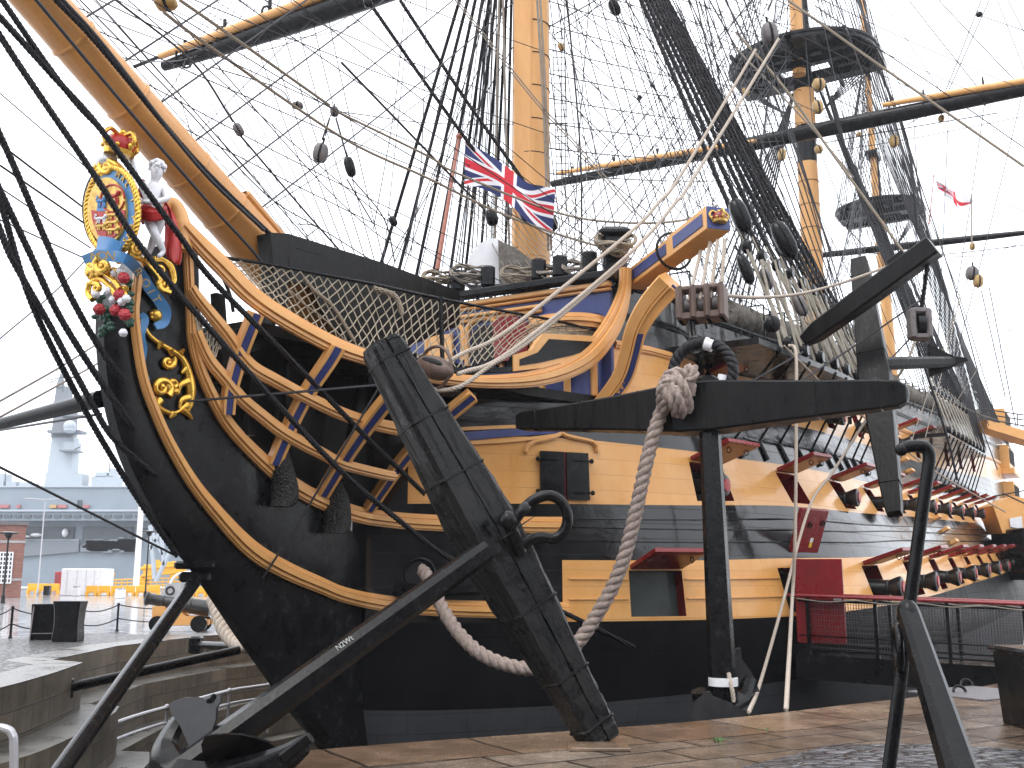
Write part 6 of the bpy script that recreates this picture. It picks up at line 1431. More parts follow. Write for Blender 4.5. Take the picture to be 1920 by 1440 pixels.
# motto ribbon
def ribbon(pts,wd,name,m,par,dep=.05,n=6):
    mb=MB(); P=cr([np.concatenate([q[0],[q[1]]]) for q in pts],n); R=[]
    C=[p[:3] for p in P]; T=np.gradient(np.array(C),axis=0)
    for p,t in zip(P,T):
        vw=nrm(CAM-p[:3]); b=nrm(np.cross(vw,nrm(t))); h=p[3]/2*depth(p[:3])/F; n_=nrm(np.cross(nrm(t),b))
        R.append([p[:3]-b*h-n_*dep/2,p[:3]-b*h+n_*dep/2,p[:3]+b*h+n_*dep/2,p[:3]+b*h-n_*dep/2])
    mb.loft(R); return mb.build(name,m,par,smooth=50)
SFK=lambda x,y,o: atT(x,y,.32+o)
rb=ribbon([(atS(160,489,SF-.42),22),(atS(185,480,SF-.45),22),(atS(212,480,SF-.45),22),(atS(238,487,SF-.4),20),(SFK(262,511,.12),20),(SFK(281,541,.08),20),(SFK(297,562,.06),20),(SFK(309,582,.06),22),(SFK(306,604,.04),20),(SFK(290,613,.02),12)],20,'motto_ribbon',M['skyblue'],ship)
ribbon([(atS(185,458,SF-.4),30),(atS(205,462,SF-.46),34),(atS(225,470,SF-.4),26)],20,'ribbon_bow',M['skyblue'],rb)
ribbon([(SFK(265,588,.02),10),(SFK(272,600,.05),14),(SFK(266,628,.04),12),(SFK(270,655,.04),12),(SFK(267,690,.02),8),(SFK(278,712,.02),8)],20,'ribbon_tail',M['skyblue'],rb)
for ch,x,y,an in (('M',178,482,-6),('O',192,480,-2),('N',207,480,4),('D',240,491,22),('R',259,510,48),('O',273,531,56),('I',283,547,58),('T',293,561,58)):
    p=atS(x,y,SF-.5) if x<225 else SFK(x,y,.22); a=math.radians(an); vw=nrm(CAM-p); p=p+vw*(.16 if x<225 else .05); u0=nrm(np.cross(Z3,vw)); v0=np.cross(vw,u0); u=u0*math.cos(a)-v0*math.sin(a); v_=np.cross(vw,u)
    text_mesh(ch,.165,p,u,v_,M['gilt'],'motto_letter',rb,extrude=.01)
# gold scrollwork, roses and leaves under the shield
mb=MB(); 
for cx,cy,R,t_,a0,o,r0,sg in ((193,498,15,1.3,2.0,.45,.06,1),(172,500,10,1.1,.4,.4,.06,-1),(230,552,12,1.2,1.0,.3,.05,1),(180,540,9,1.0,2,.35,.045,-1),(225,487,9,1.1,0,.42,.05,1)): scroll(mb,cx,cy,R,t_,a0,o,r0,sg=sg)
for pts in (((168,520),(190,512),(210,522),(226,542)),((170,532),(184,522),(200,530),(214,548),(222,560)),((168,530),(165,550),(174,562))): mb.tube(cr([fg(.34)(x,y) for x,y in pts],5),.045,7)
for k in range(14): mb.ball(atS(163+RNG.random()*22,502+RNG.random()*18,SF-.38),.045,7)
for k in range(8): mb.ball(atS(205+RNG.random()*25,505+RNG.random()*12,SF-.36),.04,7)
mb.build('gold_scroll',M['gold'],shield,smooth=60)
mb=MB(); 
for k in range(60):
    x,y=np.array([(190,560),(238,540)][k%2])+RNG.normal(0,1,2)*(7,12)+V((k%20)*.4,(k%20)*3.6)
    if x>246: x=246-RNG.random()*8
    p=atS(x,min(y,632),SF-.18-.1*RNG.random()); mb.ball(p,(.055,.03,.04),6)
mb.build('leaves',M['green'],shield,smooth=60)
def rose(x,y,r,m):
    c=atS(x,y,SF-.36); mb=MB(); q=nrm(CAM-c); u=nrm(np.cross(Z3,q)); v_=np.cross(q,u)
    for rr,n,h in ((1,6,0),(.62,5,.3),(.3,3,.5)):
        for i in range(n): a=i*2*math.pi/n+h*3; mb.ball(c+(u*math.cos(a)+v_*math.sin(a))*r*rr*.7+q*h*r,(r*.5,r*.3,r*.45),7,ax=(u*-math.sin(a)+v_*math.cos(a),u*math.cos(a)+v_*math.sin(a),q))
    mb.build('flower',m,shield,smooth=60)
for x,y in ((232,521),(224,553),(217,582),(234,590),(186,580)): rose(x,y,.085,M['rose'])
for x,y in ((215,512),(226,508),(237,560),(205,545),(228,566),(180,552),(231,624),(212,562)): rose(x,y,.06,M['statue'])
# gold shell and mask at the cupid's feet
mb=MB(); kn=lambda x,y: atT(x,y,.42)
for cx,cy,R,t_,a0,r0,sg in ((256,468,12,1.3,2.2,.06,1),(278,486,10,1.2,0.5,.05,-1),(308,535,14,1.2,1.6,.05,1),(300,508,9,1.,3,.05,-1)): scroll(mb,cx,cy,R,t_,a0,0,r0,sg=sg,f=kn)
for k in range(7): mb.tube(cr([kn(282+k*3,490-k),kn(300+k*3.5,486+k*2),kn(315+k*2,500+k*4),kn(322,520+k*2)],4),.035,6)
mb.tube(cr([kn(x,y) for x,y in ((240,478),(262,485),(280,500),(296,520),(300,540),(318,548))],4),.045,6); mb.build('gold_scroll',M['gold'],ship,smooth=60)
# acanthus carving on the knee
mb=MB(); kk=lambda x,y: atT(x,y,.315)
st=[(272,590,4),(270,604,6),(277,625,7),(296,642,7),(322,657,8),(342,673,10),(353,700,13),(357,728,16),(356,755,12),(352,772,7),(360,786,3)]
P=cr([V(*q) for q in st],6); pts=[kk(q[0],q[1]) for q in P]; mb.tube(pts,[max(.014,q[2]*.68*depth(w_)/F) for q,w_ in zip(P,pts)],8)
scroll(mb,315,679,13,1.25,.8,0,.05,sg=-1,f=kk); scroll(mb,325,722,13,1.2,5.2,0,.055,sg=-1,f=kk); scroll(mb,303,728,19,1.35,5.4,0,.065,sg=1,f=kk); scroll(mb,262,610,8,1,.5,0,.04,sg=1,f=kk)
mb.ball(kk(292,592),.1,10); 
for k in range(7): a=k*.9; mb.ball(kk(292+8*math.cos(a),592-8*math.sin(a)),.045,7)
for pts in (((285,745),(292,760),(306,770),(324,775),(341,768)),((300,750),(290,765),(300,780)),((325,776),(318,784)),((341,768),(352,776),(360,786)),((300,642),(296,655)),((318,655),(322,668)),((335,665),(345,655)),((350,690),(340,700)),((352,715),(338,722),(334,738)),((355,745),(340,750),(336,765)),((350,760),(336,770))):
    mb.tube(cr([kk(x,y) for x,y in pts],5),np.linspace(.07,.022,len(cr([kk(x,y) for x,y in pts],5))),7)
mb.build('gold_carving',M['gold'],ship,smooth=60)
# the painted cupid: one skinned body
YC=atT(292,400,.62)[1]
def skin_body(name,J,E,m,parent,root,sub=2):
    me=bpy.data.meshes.new(name); me.from_pydata([tuple(j[0]) for j in J.values()],[(list(J).index(a),list(J).index(b)) for a,b in E],[])
    o=bpy.data.objects.new(name,me); COL.objects.link(o); sk=o.modifiers.new('skin','SKIN'); ss=o.modifiers.new('sub','SUBSURF'); ss.levels=sub; ss.render_levels=sub
    for i,j in enumerate(J.values()): 
        d=me.skin_vertices[0].data[i]; r=j[1] if isinstance(j[1],tuple) else (j[1],j[1]); d.radius=r; d.use_root=(i==root)
    dg=bpy.context.evaluated_depsgraph_get(); dg.update(); m2=bpy.data.meshes.new_from_object(o.evaluated_get(dg)); bpy.data.objects.remove(o)
    org=V(*parent['_org']); c=np.array([v.co[:] for v in m2.vertices])-org; m2.vertices.foreach_set('co',c.ravel()); m2.materials.clear(); m2.materials.append(m); m2.polygons.foreach_set('use_smooth',[True]*len(m2.polygons)); m2.update(); m2.name=name
    q=bpy.data.objects.new(name,m2); COL.objects.link(q); q.parent=parent; q['_org']=parent['_org']; return q
cp=lambda x,y,dy=0: atY(x,y,YC+dy)
J={'pel':(cp(289,404),(.135,.11)),'waist':(cp(288,386),(.115,.095)),'chest':(cp(288,362),(.15,.11)),'neck0':(cp(288,346),.065),'neck':(cp(290,339),.055),'head0':(cp(293,331,-.02),.085),'head1':(cp(294,319,-.02),.108),'head2':(cp(294,309,0),.075),
 'shl':(cp(268,350),.062),'ell':(cp(254,328,.05),.047),'hal':(cp(247,300,.05),.04),'hll':(cp(244,286,.05),.035),
 'shr':(cp(309,353),.062),'elr':(cp(314,373,-.1),.05),'har':(cp(290,380,-.2),.042),'hrr':(cp(266,378,-.2),.036),
 'hipa':(cp(278,412),.105),'kna':(cp(290,438,-.1),.068),'cala':(cp(300,456,-.06),.062),'ana':(cp(307,473,-.02),.04),'fta':(cp(296,482,-.12),.036),
 'hipb':(cp(301,412),.105),'knb':(cp(291,441,.05),.066),'calb':(cp(285,456,.08),.06),'anb':(cp(280,473,.1),.04),'ftb':(cp(274,482,.02),.036)}
E=[('pel','waist'),('waist','chest'),('chest','neck0'),('neck0','neck'),('neck','head0'),('head0','head1'),('head1','head2'),('chest','shl'),('shl','ell'),('ell','hal'),('hal','hll'),('chest','shr'),('shr','elr'),('elr','har'),('har','hrr'),('pel','hipa'),('hipa','kna'),('kna','cala'),('cala','ana'),('ana','fta'),('pel','hipb'),('hipb','knb'),('knb','calb'),('calb','anb'),('anb','ftb')]
cup=skin_body('figurehead_cupid',J,E,M['statue'],ship,0)
mb=MB()
hcen=cp(294,318,-.02)
for k in range(46):
    a=RNG.random()*6.28; e=.15+RNG.random()*1.4; d=V(math.cos(a)*math.cos(e),math.sin(a)*math.cos(e)*.95+.12,math.sin(e)); mb.ball(hcen+d*.112+Z3*.02,.032+.014*RNG.random(),7)
mb.build('curly_hair',M['statue'],cup,smooth=60)
mb=MB(); fd=nrm(V(.35,-.93,-.05)); fu=nrm(np.cross(Z3,fd)); mb.ball(hcen+fd*.115-Z3*.02,(.016,.022,.026),8); mb.ball(hcen+fd*.1-Z3*.062,(.026,.014,.01),8)
for s_ in (-1,1): mb.ball(hcen+fd*.098+fu*.04*s_+Z3*.012,(.018,.012,.012),8); mb.ball(hcen+fu*.108*s_,(.014,.03,.036),8); mb.tube([hcen+fd*.1+fu*(.04*s_-.025)+Z3*.034,hcen+fd*.1+fu*(.04*s_+.025)+Z3*.034],.008,5)
for hx in ('hll','hrr'):
    b=J[hx][0]; dd=nrm(b-J['hal' if hx=='hll' else 'har'][0]); cr_=nrm(np.cross(dd,V(0,1,0)))
    for k in range(4): mb.tube([b+cr_*(k-1.5)*.017,b+dd*.05+cr_*(k-1.5)*.019,b+dd*.08+cr_*(k-1.5)*.017+V(0,-.02,0)],.0095,6)
    mb.tube([b-cr_*.03,b-cr_*.05+dd*.03],.011,6)
mb.build('face_and_fingers',M['statue'],cup,smooth=60)
# red drapery round the hips and behind
mb=MB(); R=[]
for y,w_,d_,x0 in ((391,25,.13,288),(397,27,.155,287),(404,28,.165,288),(411,27,.16,289),(416,22,.15,288)):
    c=cp(x0,y); h=w_*depth(c)/F; R.append([c+V(h*math.cos(a),-d_*1.05*math.sin(a),.03*math.sin(a*3+y)+.012*math.sin(9*a)) for a in np.linspace(0,2*math.pi,28,endpoint=False)])
mb.loft(R,caps=False)
for k in range(6): mb.tube(cr([cp(262+k,394+k*3.4,-.15),cp(285,400+k*2.6,-.19),cp(312,393+k*3,-.15)],6),.022,6)
R=[]
for x,y,w_,o in ((310,380,6,.1),(318,400,16,.14),(322,425,24,.16),(325,450,30,.16),(326,472,32,.14),(328,488,22,.12),(331,495,8,.12)):
    c=cp(x,y,o); h=w_*.5*depth(c)/F; R.append([c+V(h*math.cos(a),.06*math.sin(a)+.035*math.sin(a*4+y*.05),0) for a in np.linspace(0,2*math.pi,24,endpoint=False)])
mb.loft(R); mb.prism([cp(x,y,.1) for x,y in ((258,334),(270,336),(276,352),(270,372),(262,380),(257,366),(260,350))],V(0,.06,0)); mb.build('red_drapery',M['scarlet'],cup,smooth=60)
# scroll end of the top rail behind the cupid
mb=MB(); mb.tube(cr([atV(x,y,P1a,P1b) for x,y in ((345,470),(342,430),(338,405),(331,388),(322,380),(314,384),(313,394),(320,399))],5),[.13]*8+list(np.linspace(.12,.05,28)),8); mb.build('rail_scroll',M['yellow'],ship,smooth=60)
# ---------------------------------------------------------------- netting of the head
M['net']=mat('net_cord',(.40,.345,.26),.9)
def net(lo,hi,f,nu,nv,r,name,sag=.03):
    A=cr([V(*p) for p in lo],12); B=cr([V(*p) for p in hi],12)
    def pt(u,v):
        a=np.array(A); b=np.array(B); i=u*(len(a)-1); j=u*(len(b)-1)
        pa=V(np.interp(i,range(len(a)),a[:,0]),np.interp(i,range(len(a)),a[:,1])); pb=V(np.interp(j,range(len(b)),b[:,0]),np.interp(j,range(len(b)),b[:,1]))
        q=pa+(pb-pa)*v; return q
    grid={}
    mb=MB()
    for i in range(nu*2+1):
        for j in range(nv+1):
            u=(i+RNG.normal(0,.12))/(nu*2); u=min(1,max(0,u)); v=min(1,max(0,j/nv+ (RNG.normal(0,.1)/nv if 0<j<nv else 0))); q=pt(u,v); grid[i,j]=f(q[0],q[1])+outn*(RNG.normal(0,.015)-.06*math.sin(v*3.1))
    for i in range(nu*2+1):
        for j in range(nv):
            if (i+j)%2==0:
                for k in (i-1,i+1):
                    if 0<=k<=nu*2: mb.tube([grid[i,j],grid[k,j+1]],r,4,caps=False)
    return mb.build(name,M['net'],ship,kind='stuff')
fn=lambda x,y:atV(x,y,(P1a[0],P1a[1]-.12),(P1b[0],P1b[1]-.12))
net([(436,500),(500,562),(590,614),(690,658),(760,678),(850,692),(930,668),(1010,628),(1120,634)],[(418,484),(500,497),(600,517),(700,537),(800,560),(880,577),(960,588),(1050,605),(1140,628)],fn,46,9,.011,'head_netting')
mb=MB(); mb.tube([fn(x,y) for x,y in cr([V(*p) for p in ((415,482),(500,495),(600,514),(700,533),(826,560),(960,586),(1050,603),(1142,628))],5)],.028,7); mb.tube([fn(826,556),fn(830,690)],.04,8); mb.build('netting_rail',M['iron'],ship)
net([(364,585),(376,640),(395,680),(420,640)],[(362,570),(385,590),(410,612),(425,630)],lambda x,y:atV(x,y,P2a,(P2b[0],P2b[1]-.3)),10,5,.009,'head_netting')
for pts in (((410,490),(398,470),(380,455),(352,408)),((420,500),(440,545),(447,580))): mb=MB(); mb.tube(cr([fn(x,y)+outn*-.2 for x,y in pts],5),.03,6); mb.build('gammon_lashing',M['tar'],ship)
mb=MB(); mb.rope(cr([fn(x,y) for x,y in ((570,520),(590,545),(625,575),(665,640))],6),.03); mb.rope(cr([fn(x,y) for x,y in ((700,540),(740,555),(755,590))],6),.05); mb.rope(cr([fn(x,y) for x,y in ((545,545),(570,570),(610,600),(650,640),(690,655))],6),.016); mb.build('lashings',M['hemp'],ship)
# woven chafing mats hanging over the cheek
def mat_weave():
    m=mat('woven_mat',(.016,.015,.015),.6); t=m.node_tree; bs=t.nodes['Principled BSDF']; tcx=t.nodes.new('ShaderNodeTexCoord'); vv=t.nodes.new('ShaderNodeTexVoronoi'); vv.inputs['Scale'].default_value=26; t.links.new(tcx.outputs['Object'],vv.inputs['Vector'])
    b=t.nodes.new('ShaderNodeBump'); b.inputs['Strength'].default_value=1; b.inputs['Distance'].default_value=.03; b.invert=True; t.links.new(vv.outputs['Distance'],b.inputs['Height']); t.links.new(b.outputs[0],bs.inputs['Normal']); return m
M['weave']=mat_weave()
for L_ in (((527,845,26),(529,868,38),(532,892,46),(534,915,52),(533,938,52),(527,950,40)),((628,905,26),(630,925,42),(632,945,50),(632,965,54),(631,988,54),(629,1000,48))):
    mb=MB(); P=cr([V(*p) for p in L_],5); R=[]
    for i,p in enumerate(P):
        c=bowpt(min(p[0],560) if p[0]<560 else p[0],p[1],.22); h=p[2]*.5*depth(c)/F; u=i/(len(P)-1); R.append([c+nrm(V(.8,-.15,0))*h*math.cos(a)+nrm(V(-.3,-.95,0))*(.12+.05*u)*math.sin(a) for a in np.linspace(0,2*math.pi,16,endpoint=False)])
    mb.loft(R); mb.build('chafing_mat',M['weave'],ship,smooth=50)
# ================================================================ DOCK FITTINGS AND BACKGROUND
def G(x,y,z=0.0): return gnd(x,y,z)
def top(label,name,cat,o,group=None):
    o['label']=label;o['category']=cat
    if group:o['group']=group
    return o
# props from stem and hull to the dock side
t=thing('shore_prop','long black prop slanting from the ship stem down to the dock edge','prop',px(80,1492,9.6)); a=atT(371,1082,-.05); b=px(84,1486,9.7)
mb=MB(); d=nrm(b-a); mb.lathe(a,d,[(0,.09),(.25,.1),(np.linalg.norm(b-a),.088)],14); mb.build('pole',M['iron'],t); mb=MB(); mb.cbox(a-Z3*.0,(.5,.4,.16),ch=.04); mb.cbox(a+Z3*.18,(.62,.5,.12),ch=.03); mb.build('cap',M['iron'],t)
for i,(p,q,r) in enumerate((((117,1292,21.0),(447,1219,24.0),.1),((368,1209,28),(452,1213,25.5),.1))):
    a,b=px(*p),px(*q); t=thing('shore_prop',['black horizontal prop from the masonry wall to the bow, bolted at its left end','short black horizontal prop high between dock wall and bow'][i],'prop',a,'black props holding the bow in the dock')
    mb=MB(); mb.tube([a,b],r,12); mb.build('pole',M['iron'],t); mb=MB(); mb.cbox(a,(.3,.45,.45),ch=.05); mb.build('wall_plate',M['iron'],t)
mb=MB(); mb.rope(cr([px(*p) for p in ((398,1118,26),(405,1140,25.8),(415,1172,25.5),(432,1198,25.2),(452,1211,24.9),(470,1206,24.6),(478,1192,24.4))],8),.17,pitch=.5); top('thick pale mooring rope looped under the stem by the prop','mooring_rope','rope',mb.build('mooring_rope',M['pale'],None,smooth=60))
# galvanised handrail on the altar
M['galv']=mat('galvanised_steel',(.42,.42,.44),.35,metal=.5,rvar=.1)
t=thing('handrail','galvanised handrail following the curved dock steps','handrail',G(80,1425,-1)); 
hp_=[(55,1448),(80,1424),(130,1395),(190,1366),(250,1344),(313,1326),(380,1308),(430,1295),(475,1288),(505,1284)]
mb=MB(); P=[G(x,y,-1.25) for x,y in hp_]; mb.tube(cr(P,4),.045,8); mb.build('top_tube',M['galv'],t); mb=MB(); mb.tube(cr([p-Z3*.34 for p in P],4),.035,8); mb.build('lower_tube',M['galv'],t)
for i in (1,3,5,7,9): mb=MB(); mb.tube([P[i]+Z3*.03,P[i]-Z3*1.3],.04,8); mb.ball(P[i],.075,8); mb.build('post',M['galv'],t)
t=thing('handrail','bent galvanised handrail end at the bottom left corner','handrail',px(25,1440,9)); mb=MB(); mb.tube(cr([px(-80,1362,8.8),px(-10,1364,9),px(14,1368,9),px(23,1378,9),px(26,1400,9),px(26,1520,9)],6),.036,10); mb.build('tube',M['galv'],t)
# chain fence along the far quay
t=thing('chain_fence','low black posts linked by two sagging chains across the far quay','fence',G(20,1197))
pb=[(-70,1207),(19,1197),(122,1190),(128,1189),(219,1184),(387,1172),(470,1168)]; hts=.92
for x,y in pb:
    p=G(x,y); mb=MB(); mb.lathe(p,Z3,[(0,.07),(.06,.045),(.1,.035),(hts-.08,.035),(hts-.05,.055),(hts,.03)],10); mb.build('post',M['black'],t)
for (a,b) in ((0,1),(1,2),(3,4),(4,5),(5,6)):
    for z in (.86,.42):
        p,q=G(*pb[a])+Z3*z,G(*pb[b])+Z3*z; mb=MB(); mb.tube([p+(q-p)*u-Z3*.2*4*u*(1-u) for u in np.linspace(0,1,16)],.02,5); mb.build('chain',M['tarthin'],t)
# sign board and bin by the fence
c=G(82,1200); t=thing('sign_board','black folding sign board standing on the cobbles beside a black sack bin','sign',c); mb=MB(); r=nrm(V(.95,.3,0)); n=nrm(np.cross(Z3,r))
mb.cbox(c+Z3*.5-n*.1,(.72,.05,1.02),(r,nrm(n+Z3*.18),nrm(Z3-n*.18)),ch=.012); mb.build('board',M['black'],t); mb=MB()
for sg in (-1,1): mb.tube([c+r*.3*sg+Z3*.95-n*.18,c+r*.3*sg-n*.62],.02,6)
mb.tube([c-r*.3-n*.5+Z3*.2,c+r*.3-n*.5+Z3*.2],.015,5); mb.build('leg_frame',M['greyblock'],t)
c=G(127,1203); t=thing('bin','black waisted litter bin between the sign board and the chain post','bin',c); mb=MB(); R=[[c+V(x*k,y*k,z) for x,y in ((-.33,-.28),(.33,-.28),(.36,-.25),(.36,.25),(.33,.28),(-.33,.28),(-.36,.25),(-.36,-.25))] for z,k in ((0,.95),(.1,.97),(.5,.9),(.85,.95),(1.05,1.03))]; mb.loft(R); mb.build('body',M['black'],t); mb=MB(); mb.cbox(c+Z3*1.07,(.74,.6,.05),ch=.015); mb.build('rim',M['iron'],t)
# cannon on a yellow carriage
c=G(333,1184); t=thing('cannon','old black cannon on a yellow wooden truck carriage across the dock','cannon',c); r=nrm(V(-.96,-.12,.16)); fw=nrm(V(-.96,-.12,0)); sdw=nrm(np.cross(Z3,fw))
mb=MB(); mb.lathe(c-fw*1.0+Z3*.72,r,[(-.22,.03),(-.14,.1),(-.06,.07),(0,.27),(.15,.27),(.6,.25),(.62,.28),(.66,.25),(1.5,.2),(1.52,.23),(1.56,.19),(1.95,.18),(2.05,.24),(2.1,.2)],18); mb.build('barrel',M['gun'],t,smooth=40)
for sg in (-1,1):
    mb=MB(); A=c+sdw*.33*sg; mb.prism([A+fw*x+Z3*z for x,z in ((-1.05,.22),(.75,.22),(.75,.82),(.4,.82),(.2,.62),(-.15,.62),(-.3,.5),(-.6,.5),(-.75,.38),(-1.05,.38))],sdw*.12*sg); mb.build('cheek',M['yellow'],t)
    for x in (-.75,.55): mb=MB(); mb.lathe(A+fw*x+Z3*.26+sdw*.14*sg,sdw*sg,[(0,.26),(.14,.26)],18); mb.build('wheel',M['black'],t)
mb=MB(); mb.cbox(c+Z3*.26,(1.7,.6,.12),(fw,sdw,Z3)); mb.build('bed',M['yellow'],t)
# far things on the wet quay
def lamppost(x,yb,yt,label,m,kind='disc',grp=None):
    b=G(x,yb); Yd=b[1]; h=(atY(x,yt,Yd)-b)[2]; t=thing('lamp_post',label,'lamp post',b,grp)
    mb=MB(); mb.lathe(b,Z3,[(0,.16),(.5,.14),(.6,.075),(h-.3,.06),(h-.05,.06)],10); mb.build('post',m,t); mb=MB()
    if kind=='disc': mb.lathe(b+Z3*(h-.5),Z3,[(0,.12),(.3,.3),(.34,.62),(.44,.64),(.5,.3)],18)
    else:
        for sg in (-1,1): mb.tube([b+Z3*h,b+V(1.4*sg,0,h+.12)],.05,6); mb.cbox(b+V(1.7*sg,0,h+.1),(.9,.3,.14),ch=.04)
    mb.build('lamp',m,t); return t
lamppost(5,1131,997,'black lamp post with flat disc head before the brick building',M['black']); lamppost(272,1120,995,'black disc-headed lamp post just right of the white flagpole',M['black'])
lamppost(70,1116,937,'tall grey lamp post with two arms in front of the grey warship',M['galv'],'arm')
b=G(254,1114); t=thing('flagpole','thick white flagpole rising behind the bow',"flagpole",b); mb=MB(); mb.lathe(b,Z3,[(0,.5),(.5,.5),(.6,.34),(30,.2)],14); mb.build('pole',M['white'],t); mb=MB(); mb.lathe(b,Z3,[(0,.75),(.3,.75),(.35,.6)],14); mb.build('plinth',M['white'],t)
M['shippale0']=mat('container_grey',(.6,.6,.6),.5)
def boxthing(name,label,cat,x0,x1,yb,yt,m,dep=None,grp=None):
    a,b=G(x0,yb),G(x1,yb); Yd=a[1]; h=(atY(x0,yt,Yd)-a)[2]; w_=b[0]-a[0]; dp=dep or w_; c=(a+b)/2+V(0,dp/2,h/2); t=thing(name,label,cat,c-V(0,0,h/2),grp); mb=MB(); mb.cbox(c,(w_,dp,h),ch=min(.06,h*.06)); mb.build('body',m,t); return t,c,w_,h
t,c,w_,h=boxthing('container','white site container on the far quay','container',112,190,1117,1066,M['white'],3.0)
mb=MB(); 
for k in (-.36,-.12,.1,.3): mb.box(c+V(w_*k,-1.53,0),(.06,.04,h*.9))
mb.build('door_bars',M['shippale0'],t)
t,c,w_,h=boxthing('bin','white cylinder bin before the container',"bin",134,146,1118,1101,M['white']); mb=MB(); mb.lathe(c+Z3*h*.48,Z3,[(0,w_*.56),(.12,w_*.56)],14); mb.build('rim',M['galv'],t)
t,c,w_,h=boxthing('bin','white bin standing alone left of the flagpole','bin',215,230,1122,1105,M['white']); mb=MB(); mb.lathe(c+Z3*h*.48,Z3,[(0,w_*.56),(.12,w_*.56)],14); mb.build('rim',M['galv'],t)
t,c,w_,h=boxthing('bin','small dark bin beside the tall grey lamp post','bin',80,91,1116,1100,M['black']); mb=MB(); mb.cbox(c+Z3*(h*.5+.04),(w_*1.1,w_*1.1,.08),ch=.02); mb.build('lid',M['iron'],t)
t,c,w_,h=boxthing('cabinet','red cabinet left of the white container','cabinet',100,110,1108,1072,M['scarlet'],1.0); mb=MB(); mb.cbox(c-V(0,.52,0),(w_*.8,.04,h*.85),ch=.01); mb.build('door',M['red'],t)
M['concrete']=mat('pale_concrete',(.36,.35,.35),.6,col2=(.28,.275,.275),nscale=3)
a=G(322,1121); t=thing('concrete_block','grey slanted concrete block with an arched opening near the cannon','block',a); mb=MB(); k=a[1]/F
mb.prism([a+V(x*k,-.4,z*k) for x,z in ((-21,0),(12,0),(20,26),(-8,26))],V(0,.9,0)); mb.build('body',M['concrete'],t); mb=MB(); mb.torus(a+V(-1*k,-.42,13*k),V(1,0,0),Z3,.34,.1,18,6); mb.build('opening',M['portdark'],t)
mb=MB(); p=G(318,1112); k=p[1]/F; mb.tube(cr([p+V(0,0,0),p+V(1*k,0,20*k),p+V(10*k,0,32*k),p+V(24*k,0,37*k),p+V(36*k,0,38*k)],6),.14,8); top('curved white pipe arching over the yellow barriers','white_pipe','pipe',mb.build('bent_pipe',M['white'],None,smooth=60))
M['saf']=mat('safety_yellow',(.78,.40,.02),.5)
def barrier(x0,x1,yb,yt,label,n):
    a,b=G(x0,yb),G(x1,yb); Yd=(a[1]+b[1])/2; h=(atY(x0,yt,Yd)-a)[2]; t=thing('barrier',label,'barrier',a,'yellow barriers along the far quay'); d=(b-a)/n
    for i in range(n):
        mb=MB(); p=a+d*(i+.5); u=nrm(d); mb.cbox(p+Z3*h*.62,(np.linalg.norm(d)*.95,.12,h*.55),(u,np.cross(Z3,u),Z3),ch=.04); mb.cbox(p+Z3*h*.3,(np.linalg.norm(d)*.95,.08,h*.1),(u,np.cross(Z3,u),Z3),ch=.02)
        for sg in (-1,1): mb.cbox(p+u*np.linalg.norm(d)*.36*sg+Z3*h*.18,(.25,.5,h*.36),(u,np.cross(Z3,u),Z3),ch=.03)
        mb.build('panel',M['saf'],t)
barrier(50,111,1114,1092,'yellow barrier run between brick building and white container',3); barrier(160,300,1117,1096,'yellow barrier run between white container and concrete block',6); barrier(345,430,1118,1098,'yellow barrier run behind the prop under the bow',4)
# yellow floating-bridge gear behind
a=G(190,1108); Yd=a[1]+6; t=thing('gangway_gear','yellow gangway machinery with railings beside the grey warship','gangway',a)
mb=MB(); 
for (x0,y0,x1,y1,r) in ((190,1088,350,1083,.1),(190,1094,350,1090,.1),(200,1100,350,1096,.1),(262,1066,345,1060,.22),(265,1080,345,1072,.18)): mb.tube([px(x0,y0,Yd),px(x1,y1,Yd)],r,6)
for x in np.arange(195,350,11): mb.tube([px(x,1112,Yd),px(x,1086,Yd)],.07,5)
mb.build('railing',M['saf'],t); mb=MB()
for (x,y,w_,h) in ((285,1072,26,26),(310,1064,30,20),(292,1058,8,16),(335,1068,24,30),(205,1077,12,8),(268,1090,16,20)): mb.cbox(px(x,y,Yd+1),(w_*Yd/F,2,h*Yd/F),ch=.1)
mb.build('machinery',M['saf'],t); mb=MB(); mb.cbox(px(330,1056,Yd+1),(10*Yd/F,1,8*Yd/F),ch=.1); mb.cbox(px(206,1076,Yd-.1),(11*Yd/F,1,7*Yd/F),ch=.1); mb.build('panel',M['scarlet'],t)
# lattice gangway legs, pale grey
mb=MB(); 
for q in (((282,985,150),(290,1085,150)),((300,990,150),(308,1060,150)),((285,1000,150),(306,1040,150)),((330,1010,150),(292,1090,150)),((318,1030,150),(350,1030,150)),((283,1030,150),(300,1000,150))): mb.tube([px(*q[0]),px(*q[1])],.35,6)
M['shipgrey']=mat('warship_grey',(.25,.295,.34),.5,col2=(.22,.262,.305),nscale=.15); M['shipdark']=mat('warship_shadow_grey',(.10,.115,.13),.6); M['shippale']=mat('warship_pale_grey',(.40,.445,.49),.5)  # warship greys kept paler, distance mist put into the paint
top('pale grey lattice gangway tower behind the bow','gangway_tower','tower',mb.build('lattice_tower',M['shippale'],None))
